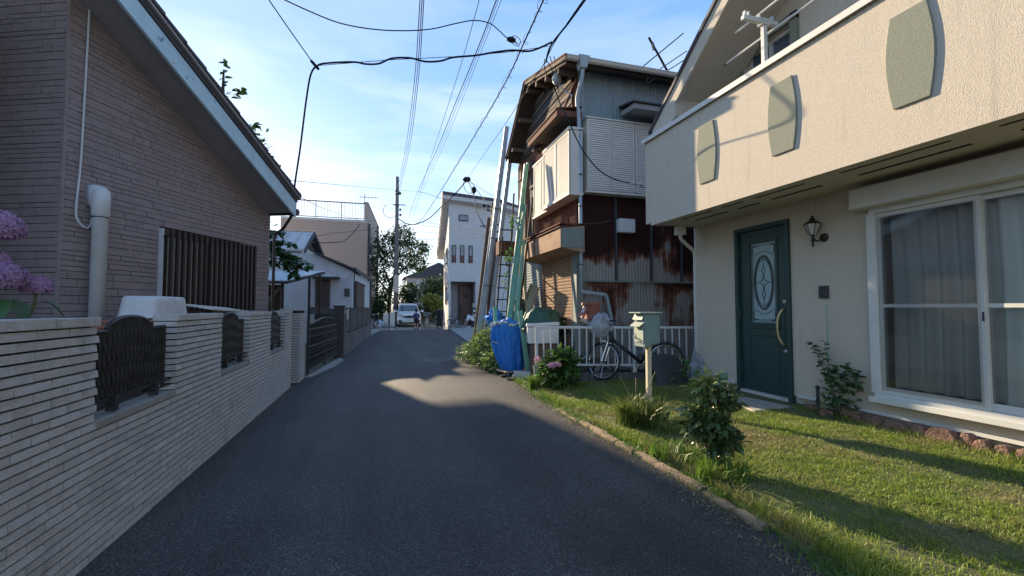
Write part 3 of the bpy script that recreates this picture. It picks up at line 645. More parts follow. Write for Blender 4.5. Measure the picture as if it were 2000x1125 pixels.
for f, x0, x1, z0, z1, d in objs:
    if f == 0: inst(bmesh_, 'siding_block', bh, MH @ Vector(((x0 + x1) / 2, -.02, z0)), (0, 0, RZ), (x1 - x0 - .005, .02 + d, z1 - z0)) 
    else: inst(bmesh_, 'siding_block', bh, MH @ Vector((NA - .02, -(x0 + x1) / 2, z0)), (0, 0, RZ - math.pi / 2), (x1 - x0 - .005, .02 + d, z1 - z0))
mb = MB(MH)
for f, x0, x1, z0, z1, d in rest:
    if f == 0: mb.box(x0, x1 - .005, -.02, d, z0, z1)
    else: mb.box(NA - .02, NA + d, -x1, -x0 - .005, z0, z1)
mb.build('far_siding_blocks', 'siding', bh, stuff=True)
mb = MB(MH); mb.box(NA - .012, NA + .016, -.012, .016, 0, zt(NA)); mb.build('corner_trim', 'siding', bh)
# roof, soffit, bargeboard, gutter
RA, RB = .05, 6.6
mb = MB(MH); mb.prism([(RA, .46, zt(RA) + .04), (RB, .46, zt(RB) + .04), (RB, .46, zt(RB) + .09), (RA, .46, zt(RA) + .09)], (0, -7, 0)); mb.build('soffit', 'soffit', bh)
mb = MB(MH); mb.prism([(RA, .50, zt(RA) - .03), (RB, .50, zt(RB) - .03), (RB, .50, zt(RB) + .21), (RA, .50, zt(RA) + .21)], (0, -.035, 0)); mb.build('bargeboard', 'fascia', bh)
mb = MB(MH); mb.prism([(RA - .02, .515, zt(RA) + .215), (RB, .515, zt(RB) + .215), (RB, .515, zt(RB) + .27), (RA - .02, .515, zt(RA) + .27)], (0, -.06, 0)); mb.build('edge_flashing', 'rooftile', bh)
mb = MB(MH); mb.prism([(RA - .06, .55, zt(RA) + .275), (RB, .55, zt(RB) + .275), (RB, .55, zt(RB) + .31), (RA - .06, .55, zt(RA) + .31)], (0, -.08, 0)); mb.build('roof_edge_strip', 'soffit', bh)
mb = MB(MH)
mb.prism([(RA - .03, .49, zt(RA) + .10), (RB, .49, zt(RB) + .10), (RB, .49, zt(RB) + .34), (RA - .03, .49, zt(RA) + .34)], (0, -7, 0))
rf = mb.build('roof', 'rooftile', bh)
k = 0
while RA + k * .3 < RB:
    a0 = RA - .05 + k * .3; m_ = MB(MH); z0 = zt(a0) + .335; z1 = zt(a0 + .32) + .335
    m_.prism([(a0, .565, z0 + .0), (a0 + .32, .565, z1 + .0), (a0 + .32, .565, z1 + .025), (a0, .565, z0 + .05)], (0, -7.05, 0)); m_.build('roof_course', 'rooftile', rf); k += 1
mb = MB(MH); mb.tube([MH.inverted() @ (MH @ Vector((RA - .06, b, zt(RA) + .06))) for b in (.5, -6)], .055, 8); mb.build('gutter', 'brownmetal', bh)
mb = MB(MH); mb.tube([(RA - .04, .42, zt(RA) + .02), (-.06, .2, 2.75), (-.03, .07, 2.66), (-.03, .06, 1.0)], .025, 6); mb.build('downpipe', 'brownmetal', bh)
# barred window
wn = MB(MH); a0, a1, z0, z1 = WIN
for x0, x1, y0, y1 in ((a0, a1, z1 - .05, z1), (a0, a1, z0, z0 + .05), (a0, a0 + .05, z0 + .05, z1 - .05), (a1 - .05, a1, z0 + .05, z1 - .05), ((a0 + a1) / 2 - .03, (a0 + a1) / 2 + .03, z0 + .05, z1 - .05)): wn.box(x0, x1, -.02, .06, y0, y1)
win = wn.build('window', 'brownmetal', bh)
m_ = MB(MH); m_.box(a1 + .001, a1 + .02, -.01, .06, z0, z1); m_.build('window_jamb', 'pvc', win)
X['winglow'] = mat('frosted_warm_pane', (.42, .44, .40), (.46, .44, .33), sc=2, rough=.15, stretch=(.5, .5, 3), spec=1)
for x0, x1 in ((a0 + .05, (a0 + a1) / 2 - .03), ((a0 + a1) / 2 + .03, a1 - .05)):
    m_ = MB(MH); m_.box(x0, x1, -.01, .015, z0 + .05, z1 - .05); m_.build('pane', 'winglow', win)
cg = MB(MH)
for zz in (z0 + .02, z1 - .1): cg.bar((a0 - .1, .15, zz), (a1 + .02, .15, zz), .025, .03)
for xx in (a0 - .08, a1): 
    for zz in (z0 + .02, z1 - .1): cg.bar((xx, 0, zz), (xx, .15, zz), .025)
cage = cg.build('window_cage', 'brownmetal', bh)
for i in range(18):
    xx = a0 - .09 + (a1 - a0 + .1) * i / 17; m_ = MB(MH); m_.bar((xx, .17, z0 - .02), (xx, .17, z1 - .02), .040, .03); m_.build('bar', 'brownmetal', cage)
# duct
mb = MB(MH); c = (2.93, .12)
mb.lathe([(.066, .0), (.066, 2.36), (.078, 2.37), (.078, 2.56), (.07, 2.63), (.045, 2.655), (.01, 2.66)], (c[0], c[1], 0), 20); mb.box(c[0] - .05, c[0] + .06, 0, c[1], 2.46, 2.68)
dk = mb.build('duct', 'pvc', bh, smooth=False)
for p in dk.data.polygons: p.use_smooth = len(p.vertices) == 4
mb = MB(MH); mb.lathe([(.069, 2.34), (.069, 2.352)], (c[0], c[1], 0), 20); mb.build('duct_band', 'greycable', bh)
mb = MB(MH); mb.tube(spline([(3.05, .03, 4.52), (3.06, .03, 3.6), (3.07, .03, 2.9), (3.10, .035, 2.4), (3.08, .05, 2.27), (3.02, .06, 2.22), (2.96, .04, 2.26), (2.93, .02, 2.34)], 6), .009, 5); mb.build('wall_cable', 'pvc', bh)

# things between the wall and the brown house
st = thing('wooden_crate_stack', 'stacked brown boards under the upturned white tub behind the tiled wall', 'boards', (-2.25, 5.05, 0))
mb = MB(); mb.box(-2.42, -1.98, 4.62, 5.55, .1, 1.2); mb.build('crate', 'darkwood', st)
for k in range(4):
    m_ = MB(); m_.cbox((-2.2 + .01 * k, 5.08, 1.213 + k * .022), (.5, 1.02 + .05 * (k % 2), .018), (0, 0, .03 * (k - 1.5))); m_.build('board', 'ply' if k == 2 else 'redbox', st)
tb = thing('upturned_white_tub', 'weathered white plastic tub upside down on boards behind the wall', 'tub', (-2.22, 5.1, 1.30))
def tub(u, v):
    t = u * 2 * math.pi; prof = [(.0, .222), (.6, .222), (.86, .222), (.93, .20), (.97, .12), (1.02, .03), (1.06, .01), (1.06, .0)]
    i = v * (len(prof) - 1); k = min(int(i), len(prof) - 2); q = i - k; r = prof[k][0] * (1 - q) + prof[k + 1][0] * q; z = prof[k][1] * (1 - q) + prof[k + 1][1] * q
    sx, sy = math.cos(t), math.sin(t); e = .35; px = math.copysign(abs(sx) ** e, sx); py = math.copysign(abs(sy) ** e, sy)
    return (-2.14 + px * .17 * r, 5.2 + py * .36 * r, 1.302 + z * .92)
mb = MB(); mb.grid(tub, 40, 14); mb.build('tub_shell', 'white_tub', tb, smooth=True)
bd = thing('white_board', 'thin white board lying tilted on posts below the barred window', 'board', (-2.0, 6.4, 0))
mb = MB(); mb.cbox((-1.93, 6.35, 1.385), (.28, 1.05, .02), (-.04, .18, -.1)); mb.build('board', 'coping', bd)
for yy in (6.0, 6.75):
    m_ = MB(); m_.box(-1.98, -1.92, yy, yy + .05, 0, 1.37); m_.build('support', 'darkwood', bd)

# ------------------------------------------------------------------ hydrangea at the left edge
def flower_head(mb, c, r, n, seed, fl=.026):
    g = random.Random(seed)
    for i in range(n):
        z = 1 - 1.55 * (i + .5) / n; t = i * 2.39996; rr = math.sqrt(max(0, 1 - z * z))
        d = Vector((rr * math.cos(t), rr * math.sin(t), z)); p = Vector(c) + Vector((d.x * r[0], d.y * r[1], d.z * r[2])) * g.uniform(.9, 1.06)
        m3 = leafrot(Vector((d.y, -d.x, .1 + g.uniform(-.5, .5))), 0, d)
        for k in range(4):
            a = k * math.pi / 2 + g.uniform(-.2, .2); e1 = m3 @ Vector((math.cos(a - .62), math.sin(a - .62), 0)); e2 = m3 @ Vector((math.cos(a + .62), math.sin(a + .62), 0)); e = m3 @ Vector((math.cos(a), math.sin(a), .12))
            mb.add([p, p + e1 * fl * .8, p + e * fl * 1.15 + d * .004, p + e2 * fl * .8], [(0, 1, 2, 3)])
hy = thing('hydrangea_bush', 'mauve flowering hydrangea rising behind the near end of the tiled wall', 'hydrangea', (-1.95, 2.75, 0))
heads = [((-1.81, 2.74, 1.785), (.115, .12, .075)), ((-1.83, 2.77, 1.62), (.065, .08, .055)), ((-1.78, 2.72, 1.545), (.115, .13, .065)), ((-1.72, 2.90, 1.51), (.06, .07, .04)), ((-1.95, 2.55, 1.62), (.12, .12, .09))]
mb = MB()
for c, r in heads: mb.tube(spline([(-1.98, 2.68, .05), (-1.97, 2.7, .8), Vector(c) - Vector((.03, .02, .2)), c], 5), .008, 5)
mb.build('stem', 'stem', hy)
for i, (c, r) in enumerate(heads):
    m_ = MB(); flower_head(m_, c, r, 330 if r[0] > .1 else 170, i, .019); m_.build('flower_head', 'petal', hy, fix=False)
LH = leafmesh('leaf', 'leafrose', .62, fold=.25, droop=.35)
for p, d, s in [((-1.74, 2.72, 1.44), (.3, -.5, -.35), .12), ((-1.70, 2.92, 1.44), (.35, .3, -.3), .15), ((-1.75, 2.80, 1.44), (.5, -.2, -.5), .14), ((-1.82, 2.68, 1.42), (.2, -.9, -.3), .12), ((-1.85, 2.9, 1.42), (.1, .9, -.2), .12), ((-1.8, 2.7, 1.72), (.3, -.6, -.4), .12), ((-1.9, 2.6, 1.5), (-.3, -.8, -.2), .15)]:
    inst(LH, 'leaf', hy, p, leafrot(d, random.uniform(-.4, .4)), s)
for i in range(24):
    t = random.uniform(0, 6.28); inst(LH, 'leaf', hy, (-1.95 + .12 * math.cos(t), 2.7 + .15 * math.sin(t), random.uniform(.6, 1.4)), leafrot((math.cos(t), math.sin(t), -.2)), random.uniform(.11, .16))

# ================================================================== BEYOND THE BROWN HOUSE (left)
def limb(mb, pts, r0, r1, n=7, k=5):
    P = spline(pts, k); mb.tube(P, [r0 + (r1 - r0) * i / (len(P) - 1) for i in range(len(P))], n)
# tall tree behind the brown house; its low branch hangs out beside the wall end
tr = thing('garden_tree', 'dark leafy tree behind the brown house, a low branch hanging past the far corner', 'tree', (-4.6, 13.6, 0))
mb = MB(); limb(mb, [(-4.6, 13.6, 0), (-4.55, 13.5, 1.8), (-4.6, 13.6, 4), (-4.5, 13.5, 6.4)], .16, .05, 9); mb.build('trunk', 'bark', tr, smooth=True)
for P, a in [([(-4.55, 13.5, 1.9), (-3.9, 13.2, 2.8), (-3.2, 12.9, 3.0), (-2.7, 12.6, 2.9)], .06), ([(-4.6, 13.6, 3.2), (-3.8, 13.6, 4.4), (-3.5, 13.2, 5.4)], .06), ([(-4.6, 13.6, 3.6), (-5.5, 13.9, 4.8), (-5.9, 14, 5.9)], .06), ([(-4.6, 13.6, 4.2), (-4.4, 14.5, 5.3), (-4.1, 14.8, 6.5)], .05), ([(-4.55, 13.5, 2.6), (-4.9, 12.6, 3.6), (-4.8, 12, 4.4)], .05)]:
    mb = MB(); limb(mb, P, a, .015); mb.build('limb', 'bark', tr, smooth=True)
leafcloud('crown', 'leafdark', [((-4.6, 13.6, 5.2), (1.7, 1.7, 1.6)), ((-4.0, 13.4, 5.2), (1.0, 1.1, .9)), ((-5.6, 13.9, 5.6), (1.1, 1.1, 1.0)), ((-4.5, 14.4, 6.0), (.9, 1.0, .7)), ((-4.75, 12.3, 4.4), (.9, .9, .8)), ((-3.9, 13.2, 4.1), (1.0, .9, .8)), ((-4.7, 13.5, 6.6), (.6, .6, .5))], 15000, .17, tr, 11, shell=.35)
LT = leafmesh('leaf', 'leafdark', .62, fold=.12, droop=.3)
rb = random.Random(21)
sprays = [[(-2.7, 12.6, 2.95), (-2.3, 12.3, 2.75), (-2.05, 12.1, 2.4)], [(-2.9, 12.7, 3.05), (-2.5, 12.5, 3.1), (-2.2, 12.3, 3.0)], [(-2.6, 12.6, 2.9), (-2.15, 12.4, 2.65), (-1.75, 12.2, 2.45)], [(-3.0, 12.6, 3.2), (-2.7, 12.3, 3.3), (-2.45, 12.0, 3.25)], [(-2.4, 12.3, 2.8), (-2.2, 12.1, 2.5), (-2.1, 12.0, 2.2)], [(-3.0, 12.8, 3.0), (-2.75, 12.4, 2.75), (-2.6, 12.2, 2.5)]]
mb = MB()
for s in sprays: limb(mb, s, .014, .005, 5)
mb.build('twig', 'bark', tr)
nl = 0
for s in sprays:
    for p in spline(s, 12):
        for _ in range(3):
            t = rb.uniform(0, 6.28); d = Vector((math.cos(t), math.sin(t), rb.uniform(-.7, .2)))
            inst(LT, 'leaf', tr, p + d * .05, leafrot(d, rb.uniform(-.6, .6)), rb.uniform(.13, .21)); nl += 1
# twigs showing over the ridge line of the brown house
hs = thing('roofside_tree', 'sprig of a tree showing above the roof edge of the brown house', 'tree', (-3.05, 9.6, 0))
mb = MB(); limb(mb, [(-3.05, 9.6, 0), (-3.0, 9.55, 3.0), (-2.95, 9.5, 5.3), (-2.93, 9.45, 5.9)], .07, .012); mb.build('trunk', 'bark', hs)
leafcloud('crown', 'leafdark', [((-3.1, 9.5, 4.5), (.4, .4, .4)), ((-3.15, 9.5, 4.0), (.45, .45, .5))], 450, .15, hs, 4)
for s in [[(-2.96, 9.5, 5.1), (-2.9, 9.4, 5.5), (-2.85, 9.3, 5.95)], [(-2.96, 9.5, 5.2), (-2.75, 9.4, 5.4), (-2.6, 9.35, 5.5)], [(-2.9, 9.5, 4.4), (-2.55, 9.4, 4.75), (-2.3, 9.3, 4.85)]]:
    for p in spline(s, 5)[2:]:
        for _ in range(2):
            t = rb.uniform(0, 6.28); d = Vector((math.cos(t), math.sin(t), rb.uniform(-.2, .6))); inst(LT, 'leaf', hs, p, leafrot(d, rb.uniform(-.6, .6)), rb.uniform(.12, .17))

# unseen block added behind the brown house, shaped to shade the near road
nh = thing('unseen_shadow_block', 'unseen grey block added behind the brown house to throw shadow on the near road', 'building', (-9, 25, 0))
mb = MB(); mb.prism([(-5.6, 24, 0), (-6.3, 27.6, 0), (-7.9, 30.4, 0), (-14, 30.4, 0), (-14, 24, 0)], (0, 0, 8.58)); mb.build('wall', 'oldwhite', nh)
mb = MB(); mb.prism([(-5.35, 23.9, 8.6), (-5.86, 27.4, 8.6), (-6.03, 28.4, 8.6), (-6.22, 29.8, 8.6), (-6.5, 31.0, 8.6), (-14.1, 31.0, 8.6), (-14.1, 23.9, 8.6)], (0, 0, .16)); mb.build('roof', 'greycable', nh)  # overhang outlined for the shadow edge it throws on the road
for fz in (1.0, 3.7, 6.4):
    for xx in (-7.5, -10, -12.5):
        mb = MB(); mb.box(xx - .7, xx + .7, 23.94, 23.998, fz, fz + 1.3); w0 = mb.build('window', 'whitealu', nh); mb = MB(); mb.box(xx - .63, xx + .63, 23.92, 23.939, fz + .07, fz + 1.23); mb.build('pane', 'darkglass', w0)

# corrugated canopy, posts
cp = thing('corrugated_canopy', 'pale corrugated sheet canopy sloping towards the street behind the gate pillars', 'canopy', (-3.2, 15.2, 0))
c0, c1, c2, c3 = Vector((-2.62, 14, 2.17)), Vector((-1.98, 17, 2.68)), Vector((-5.6, 14.9, 2.2)), Vector((-4.9, 17.8, 2.70))
mb = MB()
def canf(u, v): p = c0.lerp(c2, u).lerp(c1.lerp(c3, u), v); p.z += .016 * math.sin(u * 260); return p
mb.grid(canf, 200, 2); mb.build('sheet', 'canopymetal', cp)
mb = MB()
for a, b in ((c0, c2), (c1, c3), (c0, c1), (c0.lerp(c1, .5), c2.lerp(c3, .5))): mb.bar(a - Vector((0, 0, .06)), b - Vector((0, 0, .06)), .05, .07)
mb.build('frame', 'darkwood', cp)
for p in (Vector((-2.75, 14.15, 0)), Vector((-2.1, 16.85, 0)), Vector((-2.25, 15.6, 0))):
    m_ = MB(); m_.bar(p, (p.x, p.y, 2.1 + .17 * (p.y - 14)), .07); m_.build('post', 'darkwood', cp)
mb = MB(); mb.bar((-3.3, 14.1, 1.35), (-2.75, 14.15, 2.05), .06, .09); mb.build('brace', 'oldwood', cp)
mb = MB(); mb.box(-5.2, -3.02, 15.2, 15.3, 0, 2.1); tag(mb.build('plank_wall', 'darkwood'), 'dark plank wall under the pale corrugated canopy', 'wall')

# white low house
wl = thing('low_white_house', 'low white rendered house with a dark eave and dark shutter, beyond the brown panel wall', 'house', (-3, 21, 0))
e0, e1 = Vector((-1.16, 19, 0)), Vector((-.67, 26.2, 0))
mb = MB(); mb.prism([(-1.16, 19, 0), (-.67, 26.2, 0), (-2.85, 26.2, 0), (-2.85, 20.7, 0), (-5.1, 20.7, 0), (-5.1, 19, 0)], (0, 0, 2.86)); mb.prism([(-1.17, 19.002, 2.862), (-2.6, 19.002, 3.52), (-5.1, 19.002, 3.52), (-5.1, 19.002, 2.862)], (0, .12, 0))
mb.build('wall', 'oldwhite', wl)
mb = MB(); mb.prism([(-1.0, 18.8, 2.87), (-2.62, 18.8, 3.56), (-2.62, 18.8, 3.62), (-1.0, 18.8, 2.94)], (.0, 7.4, 0)); mb.prism([(-1.02, 18.85, 2.86), (-.52, 26.3, 2.86), (-.52, 26.3, 3.0), (-1.02, 18.85, 3.0)], (-.06, 0, 0)); mb.build('roof', 'rooftile', wl)
dS = (e1 - e0).normalized(); MS = frame_mat(e0, dS, (dS.y, -dS.x, 0))
mb = MB(MS); mb.box(.8, 3.9, -.01, .07, 1.42, 2.42); sh = mb.build('shutter', 'darkdoor', wl)
mb = MB(MS); mb.box(.7, 4.0, 0, .10, 2.42, 2.50); mb.box(.7, 4.0, 0, .10, 1.35, 1.42); mb.build('shutter_frame', 'darkwood', sh)
mb = MB(MS)
for i in range(11): mb.box(.82, 3.88, .07, .085, 1.45 + i * .088, 1.51 + i * .088)
mb.build('slats', 'darkdoor', sh, stuff=True)
mb = MB(MS); mb.tube([(6.7, .1, 2.9), (6.7, .1, 0)], .05, 8); mb.build('downpipe', 'greycable', wl); mb = MB(MS); mb.tube([(.06, .07, 2.85), (.06, .07, .3)], .025, 6); mb.build('downpipe', 'greycable', wl)
mb = MB(); mb.box(-2.52, -1.98, 18.93, 18.995, .2, 2.5); mb.build('door', 'darkdoor', wl)
mb = MB(); mb.box(-2.62, -1.62, 18.55, 19, 2.54, 2.60); mb.build('door_canopy', 'greycable', wl)
mb = MB(); mb.box(-1.44, -1.25, 18.9, 18.995, 1.86, 2.16); mb.build('meter_box', 'intercom', wl, bevel=.01)
mb = MB(); mb.tube([(-1.34, 18.97, 2.16), (-1.34, 18.97, 2.8)], .015, 5); mb.tube([(-1.9, 18.93, 2.62), (-1.9, 18.93, 2.42)], .03, 6); mb.lathe([(.09, 0), (.09, .08), (.06, .12)], (-2.02, 18.95, 2.62), 12, 'y'); mb.build('vent_pipe', 'pvc', wl)
mb = MB(); mb.box(-1.99, -1.3, 18.6, 18.7, .9, 1.36); mb.box(-2.7, -1.98, 18.4, 18.6, 1.15, 1.42); tag(mb.build('utility_cabinet', 'block'), 'low grey cabinets against the low white house wall', 'cabinet')

# small house with sheet metal roof
smh = thing('sheet_roof_house', 'small white house with a pinkish sheet metal gable roof behind the low white house', 'house', (-4.2, 24.5, 0))
mb = MB(); mb.prism([(-3.55, 22.2, 0), (-3.55, 27.8, 0), (-3.55, 27.8, 4.22), (-3.55, 23.7, 4.92), (-3.55, 22.2, 4.37)], (-1.6, 0, 0)); mb.build('wall', 'oldwhite', smh)
mb = MB(); mb.prism([(-3.26, 20.93, 3.84), (-3.26, 23.69, 5.02), (-3.26, 23.69, 5.09), (-3.26, 20.93, 3.91)], (-2.0, 0, 0)); r1 = mb.build('roof', 'pinkroof', smh)
mb = MB()
for k in range(5): mb.prism([(-3.28 - k * .5, 20.93, 3.91), (-3.28 - k * .5, 23.69, 5.09), (-3.28 - k * .5, 23.69, 5.14), (-3.28 - k * .5, 20.93, 3.96)], (-.045, 0, 0))
mb.build('roof_seams', 'pinkroof', r1)
mb = MB(); mb.prism([(-3.26, 23.71, 5.02), (-3.26, 29.2, 4.0), (-3.26, 29.2, 4.09), (-3.26, 23.71, 5.11)], (-2.0, 0, 0)); mb.build('rear_roof', 'rooftile', smh)
mb = MB(); mb.prism([(-3.2, 20.87, 3.70), (-3.2, 23.69, 4.95), (-3.2, 29.2, 3.88), (-3.2, 29.2, 4.07), (-3.2, 23.69, 5.13), (-3.2, 20.87, 3.88)], (-.055, 0, 0)); mb.build('bargeboard', 'greycable', smh)
mb = MB(); mb.box(-3.54, -3.47, 24.0, 25.4, 4.33, 4.56); mb.build('gable_vent', 'darkwood', smh)
mb = MB(); mb.lathe([(.035, 0), (.18, .02), (.23, .1)], (-3.43, 23.4, 4.79), 10); mb.lathe([(.23, 0), (.23, .07)], (-3.43, 23.4, 4.53), 10); mb.build('meter', 'greycable', smh)

# beige building with roof railing
bb = thing('beige_roof_terrace_building', 'pinkish beige tiled three storey building with a pale roof terrace railing', 'building', (-5, 36, 0))
BX, BY, BZ, BT = -1.15, 35.9, 7.94, 9.45                           # near right corner, wall top, parapet top
q0, q1 = Vector((BX, BY, 0)), Vector((-.49, 45.7, 0))
mb = MB(); mb.prism([(BX, BY, 0), (-.49, 45.7, 0), (-7.4, 45.7, 0), (-7.2, BY, 0)], (0, 0, BZ)); mb.build('wall', 'pinkjoint', bb)
mb = MB()
for k in range(33): mb.box(-7.2, BX - .01, BY - .02, BY, .25 + k * .235, .25 + k * .235 + .215)
mb.build('tile_courses', 'pinkwall', bb, stuff=True)
dB = (q1 - q0).normalized(); LB_ = (q1 - q0).length; MBB = frame_mat(q0, dB, (dB.y, -dB.x, 0))
mb = MB(MBB)
for k in range(33): mb.box(.01, LB_, 0, .02, .25 + k * .235, .25 + k * .235 + .215)
mb.build('side_tile_courses', 'pinkwall', bb, stuff=True)
mb = MB(MBB); mb.box(0, LB_, -.24, .022, BZ + .001, BT); mb.build('parapet', 'pinkwall', bb)
mb = MB(MBB); mb.box(-.01, LB_, -.28, .05, BT, BT + .08); mb.build('parapet_cap', 'greycable', bb)
mb = MB(); mb.box(-7.2, BX + .01, BY - .05, BY + .24, BZ + .002, BZ + .17); mb.build('roof_edge', 'railwhite', bb)
rl = MB(); rl.bar((-7.2, BY + .06, BT - .04), (BX - .03, BY + .06, BT - .04), .07, .07); rl.bar((-7.2, BY + .06, BZ + .28), (BX - .03, BY + .06, BZ + .28), .05, .05)
rail = rl.build('railing', 'darkwood', bb)
for k in range(4):
    m_ = MB(); m_.bar((BX - .09 - k * 1.8, BY + .06, BZ + .16), (BX - .09 - k * 1.8, BY + .06, BT - .05), .07); m_.build('railing_post', 'railwhite', rail)
for k in range(30):
    m_ = MB(); m_.bar((BX - .09 - k * .2, BY + .06, BZ + .3), (BX - .09 - k * .2, BY + .06, BT - .05), .028); m_.build('baluster', 'railwhite', rail)
mb = MB(); mb.box(-7.3, -5.2, BY - .09, BY - .021, 5.2, 6.65); wb_ = mb.build('window', 'whitealu', bb)
for a_, b_ in ((-7.2, -6.3), (-6.2, -5.3)): mb = MB(); mb.box(a_, b_, BY - .10, BY - .091, 5.32, 6.53); mb.build('pane', 'darkglass', wb_)
for yy, z0 in ((1.44, 4.9), (4.3, 3.2), (6.7, 3.1), (5.0, 5.2)):
    m_ = MB(MBB); m_.box(yy, yy + .54, .021, .08, z0, z0 + 1.08); fw = m_.build('window', 'darkwood', bb); m_ = MB(MBB); m_.box(yy + .08, yy + .46, .081, .09, z0 + .08, z0 + 1.0); m_.build('pane', 'darkglass', fw)
for a_, h_ in ((.3, BZ - .02), (8.7, BT - .2)): mb = MB(MBB); mb.tube([(a_, .12, h_), (a_, .12, 0)], .075, 8); mb.build('downpipe', 'greycable', bb)
for a_, b_, c_, d_ in ((1.1, 1.6, 5.6, 6.3), (1.56, 1.9, 2.7, 3.4)): mb = MB(MBB); mb.box(a_, b_, .021, .24, c_, d_); mb.build('service_box', 'greycable', bb)
mb = MB(); mb.tube([(-1.6, 42, 9.0), (-1.6, 42, 11.6)], .028, 5); mb.bar((-2.1, 42, 11.35), (-.5, 42.2, 11.42), .04)
for k in range(5): mb.bar((-1.95 + k * .32, 41.6, 11.38), (-1.95 + k * .32, 42.5, 11.38), .02)
tag(mb.build('tv_antenna', 'greycable'), 'small TV antenna on the beige terrace building', 'antenna')

# ------------------------------------------------------------------ utility pole
up = thing('utility_pole', 'tall grey concrete utility pole standing beside the white van', 'utility pole', (1.04, 35.6, 0))
mb = MB(); mb.lathe([(.19, 0), (.15, 6), (.125, 11.6), (.12, 11.62)], (1.04, 35.6, 0), 14); mb.build('pole', 'darkpole', up, smooth=True)
mb = MB(); mb.lathe([(.20, 2.6), (.198, 3.9)], (1.04, 35.6, 0), 14); mb.build('pole_wrap', 'railwhite', up)
mb = MB()
for zz in (9.3, 10.2, 10.45): mb.lathe([(.16, zz), (.16, zz + .07)], (1.04, 35.6, 0), 12)
mb.bar((.7, 35.5, 9.4), (1.7, 35.5, 9.4), .06); mb.blob((1.25, 35.5, 10.3), .12, 1); mb.blob((1.3, 35.5, 8.6), .1, 2); mb.blob((1.28, 35.45, 9.0), .09, 3)
mb.build('pole_fittings', 'greycable', up)
mb = MB(); mb.torus((.55, 35.5, 8.9), .55, .02, (.2, 1, 0), 24, 5, 2.2, 5.4); mb.build('cable_loop', 'cable', up)
# street tree behind the pole
s2 = thing('street_tree', 'loose airy tree standing behind the utility pole', 'tree', (.9, 38.8, 0))
mb = MB(); limb(mb, [(.6, 38.6, 0), (.6, 38.6, 2), (.9, 38.8, 4)], .2, .12, 9); mb.build('trunk', 'bark', s2, smooth=True)
for P in [[(.8, 38.7, 3), (0, 38.6, 5), (-.4, 38.5, 7)], [(.9, 38.8, 4), (1.4, 38.9, 6), (1.5, 39, 8)], [(.9, 38.8, 3.6), (2.2, 38.8, 5.2), (3.3, 38.8, 6.4)], [(.7, 38.6, 2.5), (-.2, 38.4, 3.6), (-.6, 38.3, 4.6)]]:
    mb = MB(); limb(mb, P, .08, .02); mb.build('limb', 'bark', s2)
leafcloud('crown', 'treeleaf', [((.4, 38.6, 6.6), (1.35, 1.2, 1.2)), ((1.6, 39, 7.4), (1.3, 1.2, 1.1)), ((2.7, 38.8, 6.3), (1.25, 1.1, 1.0)), ((1.6, 38.8, 5.2), (1.5, 1.3, 1.0)), ((3.1, 38.9, 5.1), (.8, .8, .7)), ((-.3, 38.4, 5.0), (1.0, 1, 1.2)), ((.2, 38.3, 3.2), (1.1, 1, 1.2)), ((-.1, 38.2, 1.8), (1.0, 1, 1.0)), ((3.4, 39, 6.6), (.6, .6, .5))], 7000, .22, s2, 6, shell=.45)
# shrubs far behind the van
for i, (c, bl_, lab, mt, n) in enumerate([((3.2, 43, 0), [((3.0, 43, 1.6), (1.5, 1, 1.5)), ((2.0, 43, 1.9), (1.2, 1, 1.3)), ((2.5, 43, 3.0), (1.0, 1, .9))], 'dark green shrub directly behind the white van', 'shrubleaf', 4500),
                                          ((5.4, 42, 0), [((5.2, 42, 2.6), (1.5, 1.2, 1.7)), ((4.3, 42, 3.2), (1.1, 1, 1.1)), ((6.0, 42.3, 3.4), (1.2, 1, 1.1)), ((4.6, 41.5, 1.4), (1.1, .9, 1.0))], 'broad green tree behind the parked bicycles, left of the white three storey house', 'shrubleaf', 7000),
                                          ((4.2, 40, 0), [((4.1, 40, 2.2), (.8, .7, .35)), ((4.8, 40.2, 1.6), (.8, .7, .6))], 'low bright clipped shrub in front of the dark shrubs', 'leafweed', 1800),
                                          ((-.4, 37, 0), [((-.3, 37, .8), (.6, .6, .7)), ((-.2, 37.2, 1.6), (.5, .5, .5))], 'small shrub at the foot of the loose street tree', 'shrubleaf', 1500)]):
    t_ = thing('shrub', lab, 'shrub', c); mb = MB(); limb(mb, [c, (c[0], c[1], 1.2)], .08, .03); mb.build('trunk', 'bark', t_)
    leafcloud('crown', mt, bl_, n, .2, t_, 30 + i, shell=.5)
mb = MB(); mb.box(1.6, 5.9, 45, 45.3, 0, 1.3); tag(mb.build('rear_wall', 'block'), 'low wall far behind the van at the end of the lane', 'wall')
fh = thing('far_house', 'distant grey roofed house just showing over the green trees', 'house', (6, 60, 0))
mb = MB(); mb.box(3, 11, 58, 64, 0, 5.2); mb.build('wall', 'oldwhite', fh); mb = MB(); mb.prism([(2.6, 57.6, 5.2), (11.4, 57.6, 5.2), (7, 57.6, 7.2)], (0, 7, 0)); mb.build('roof', 'greycable', fh)

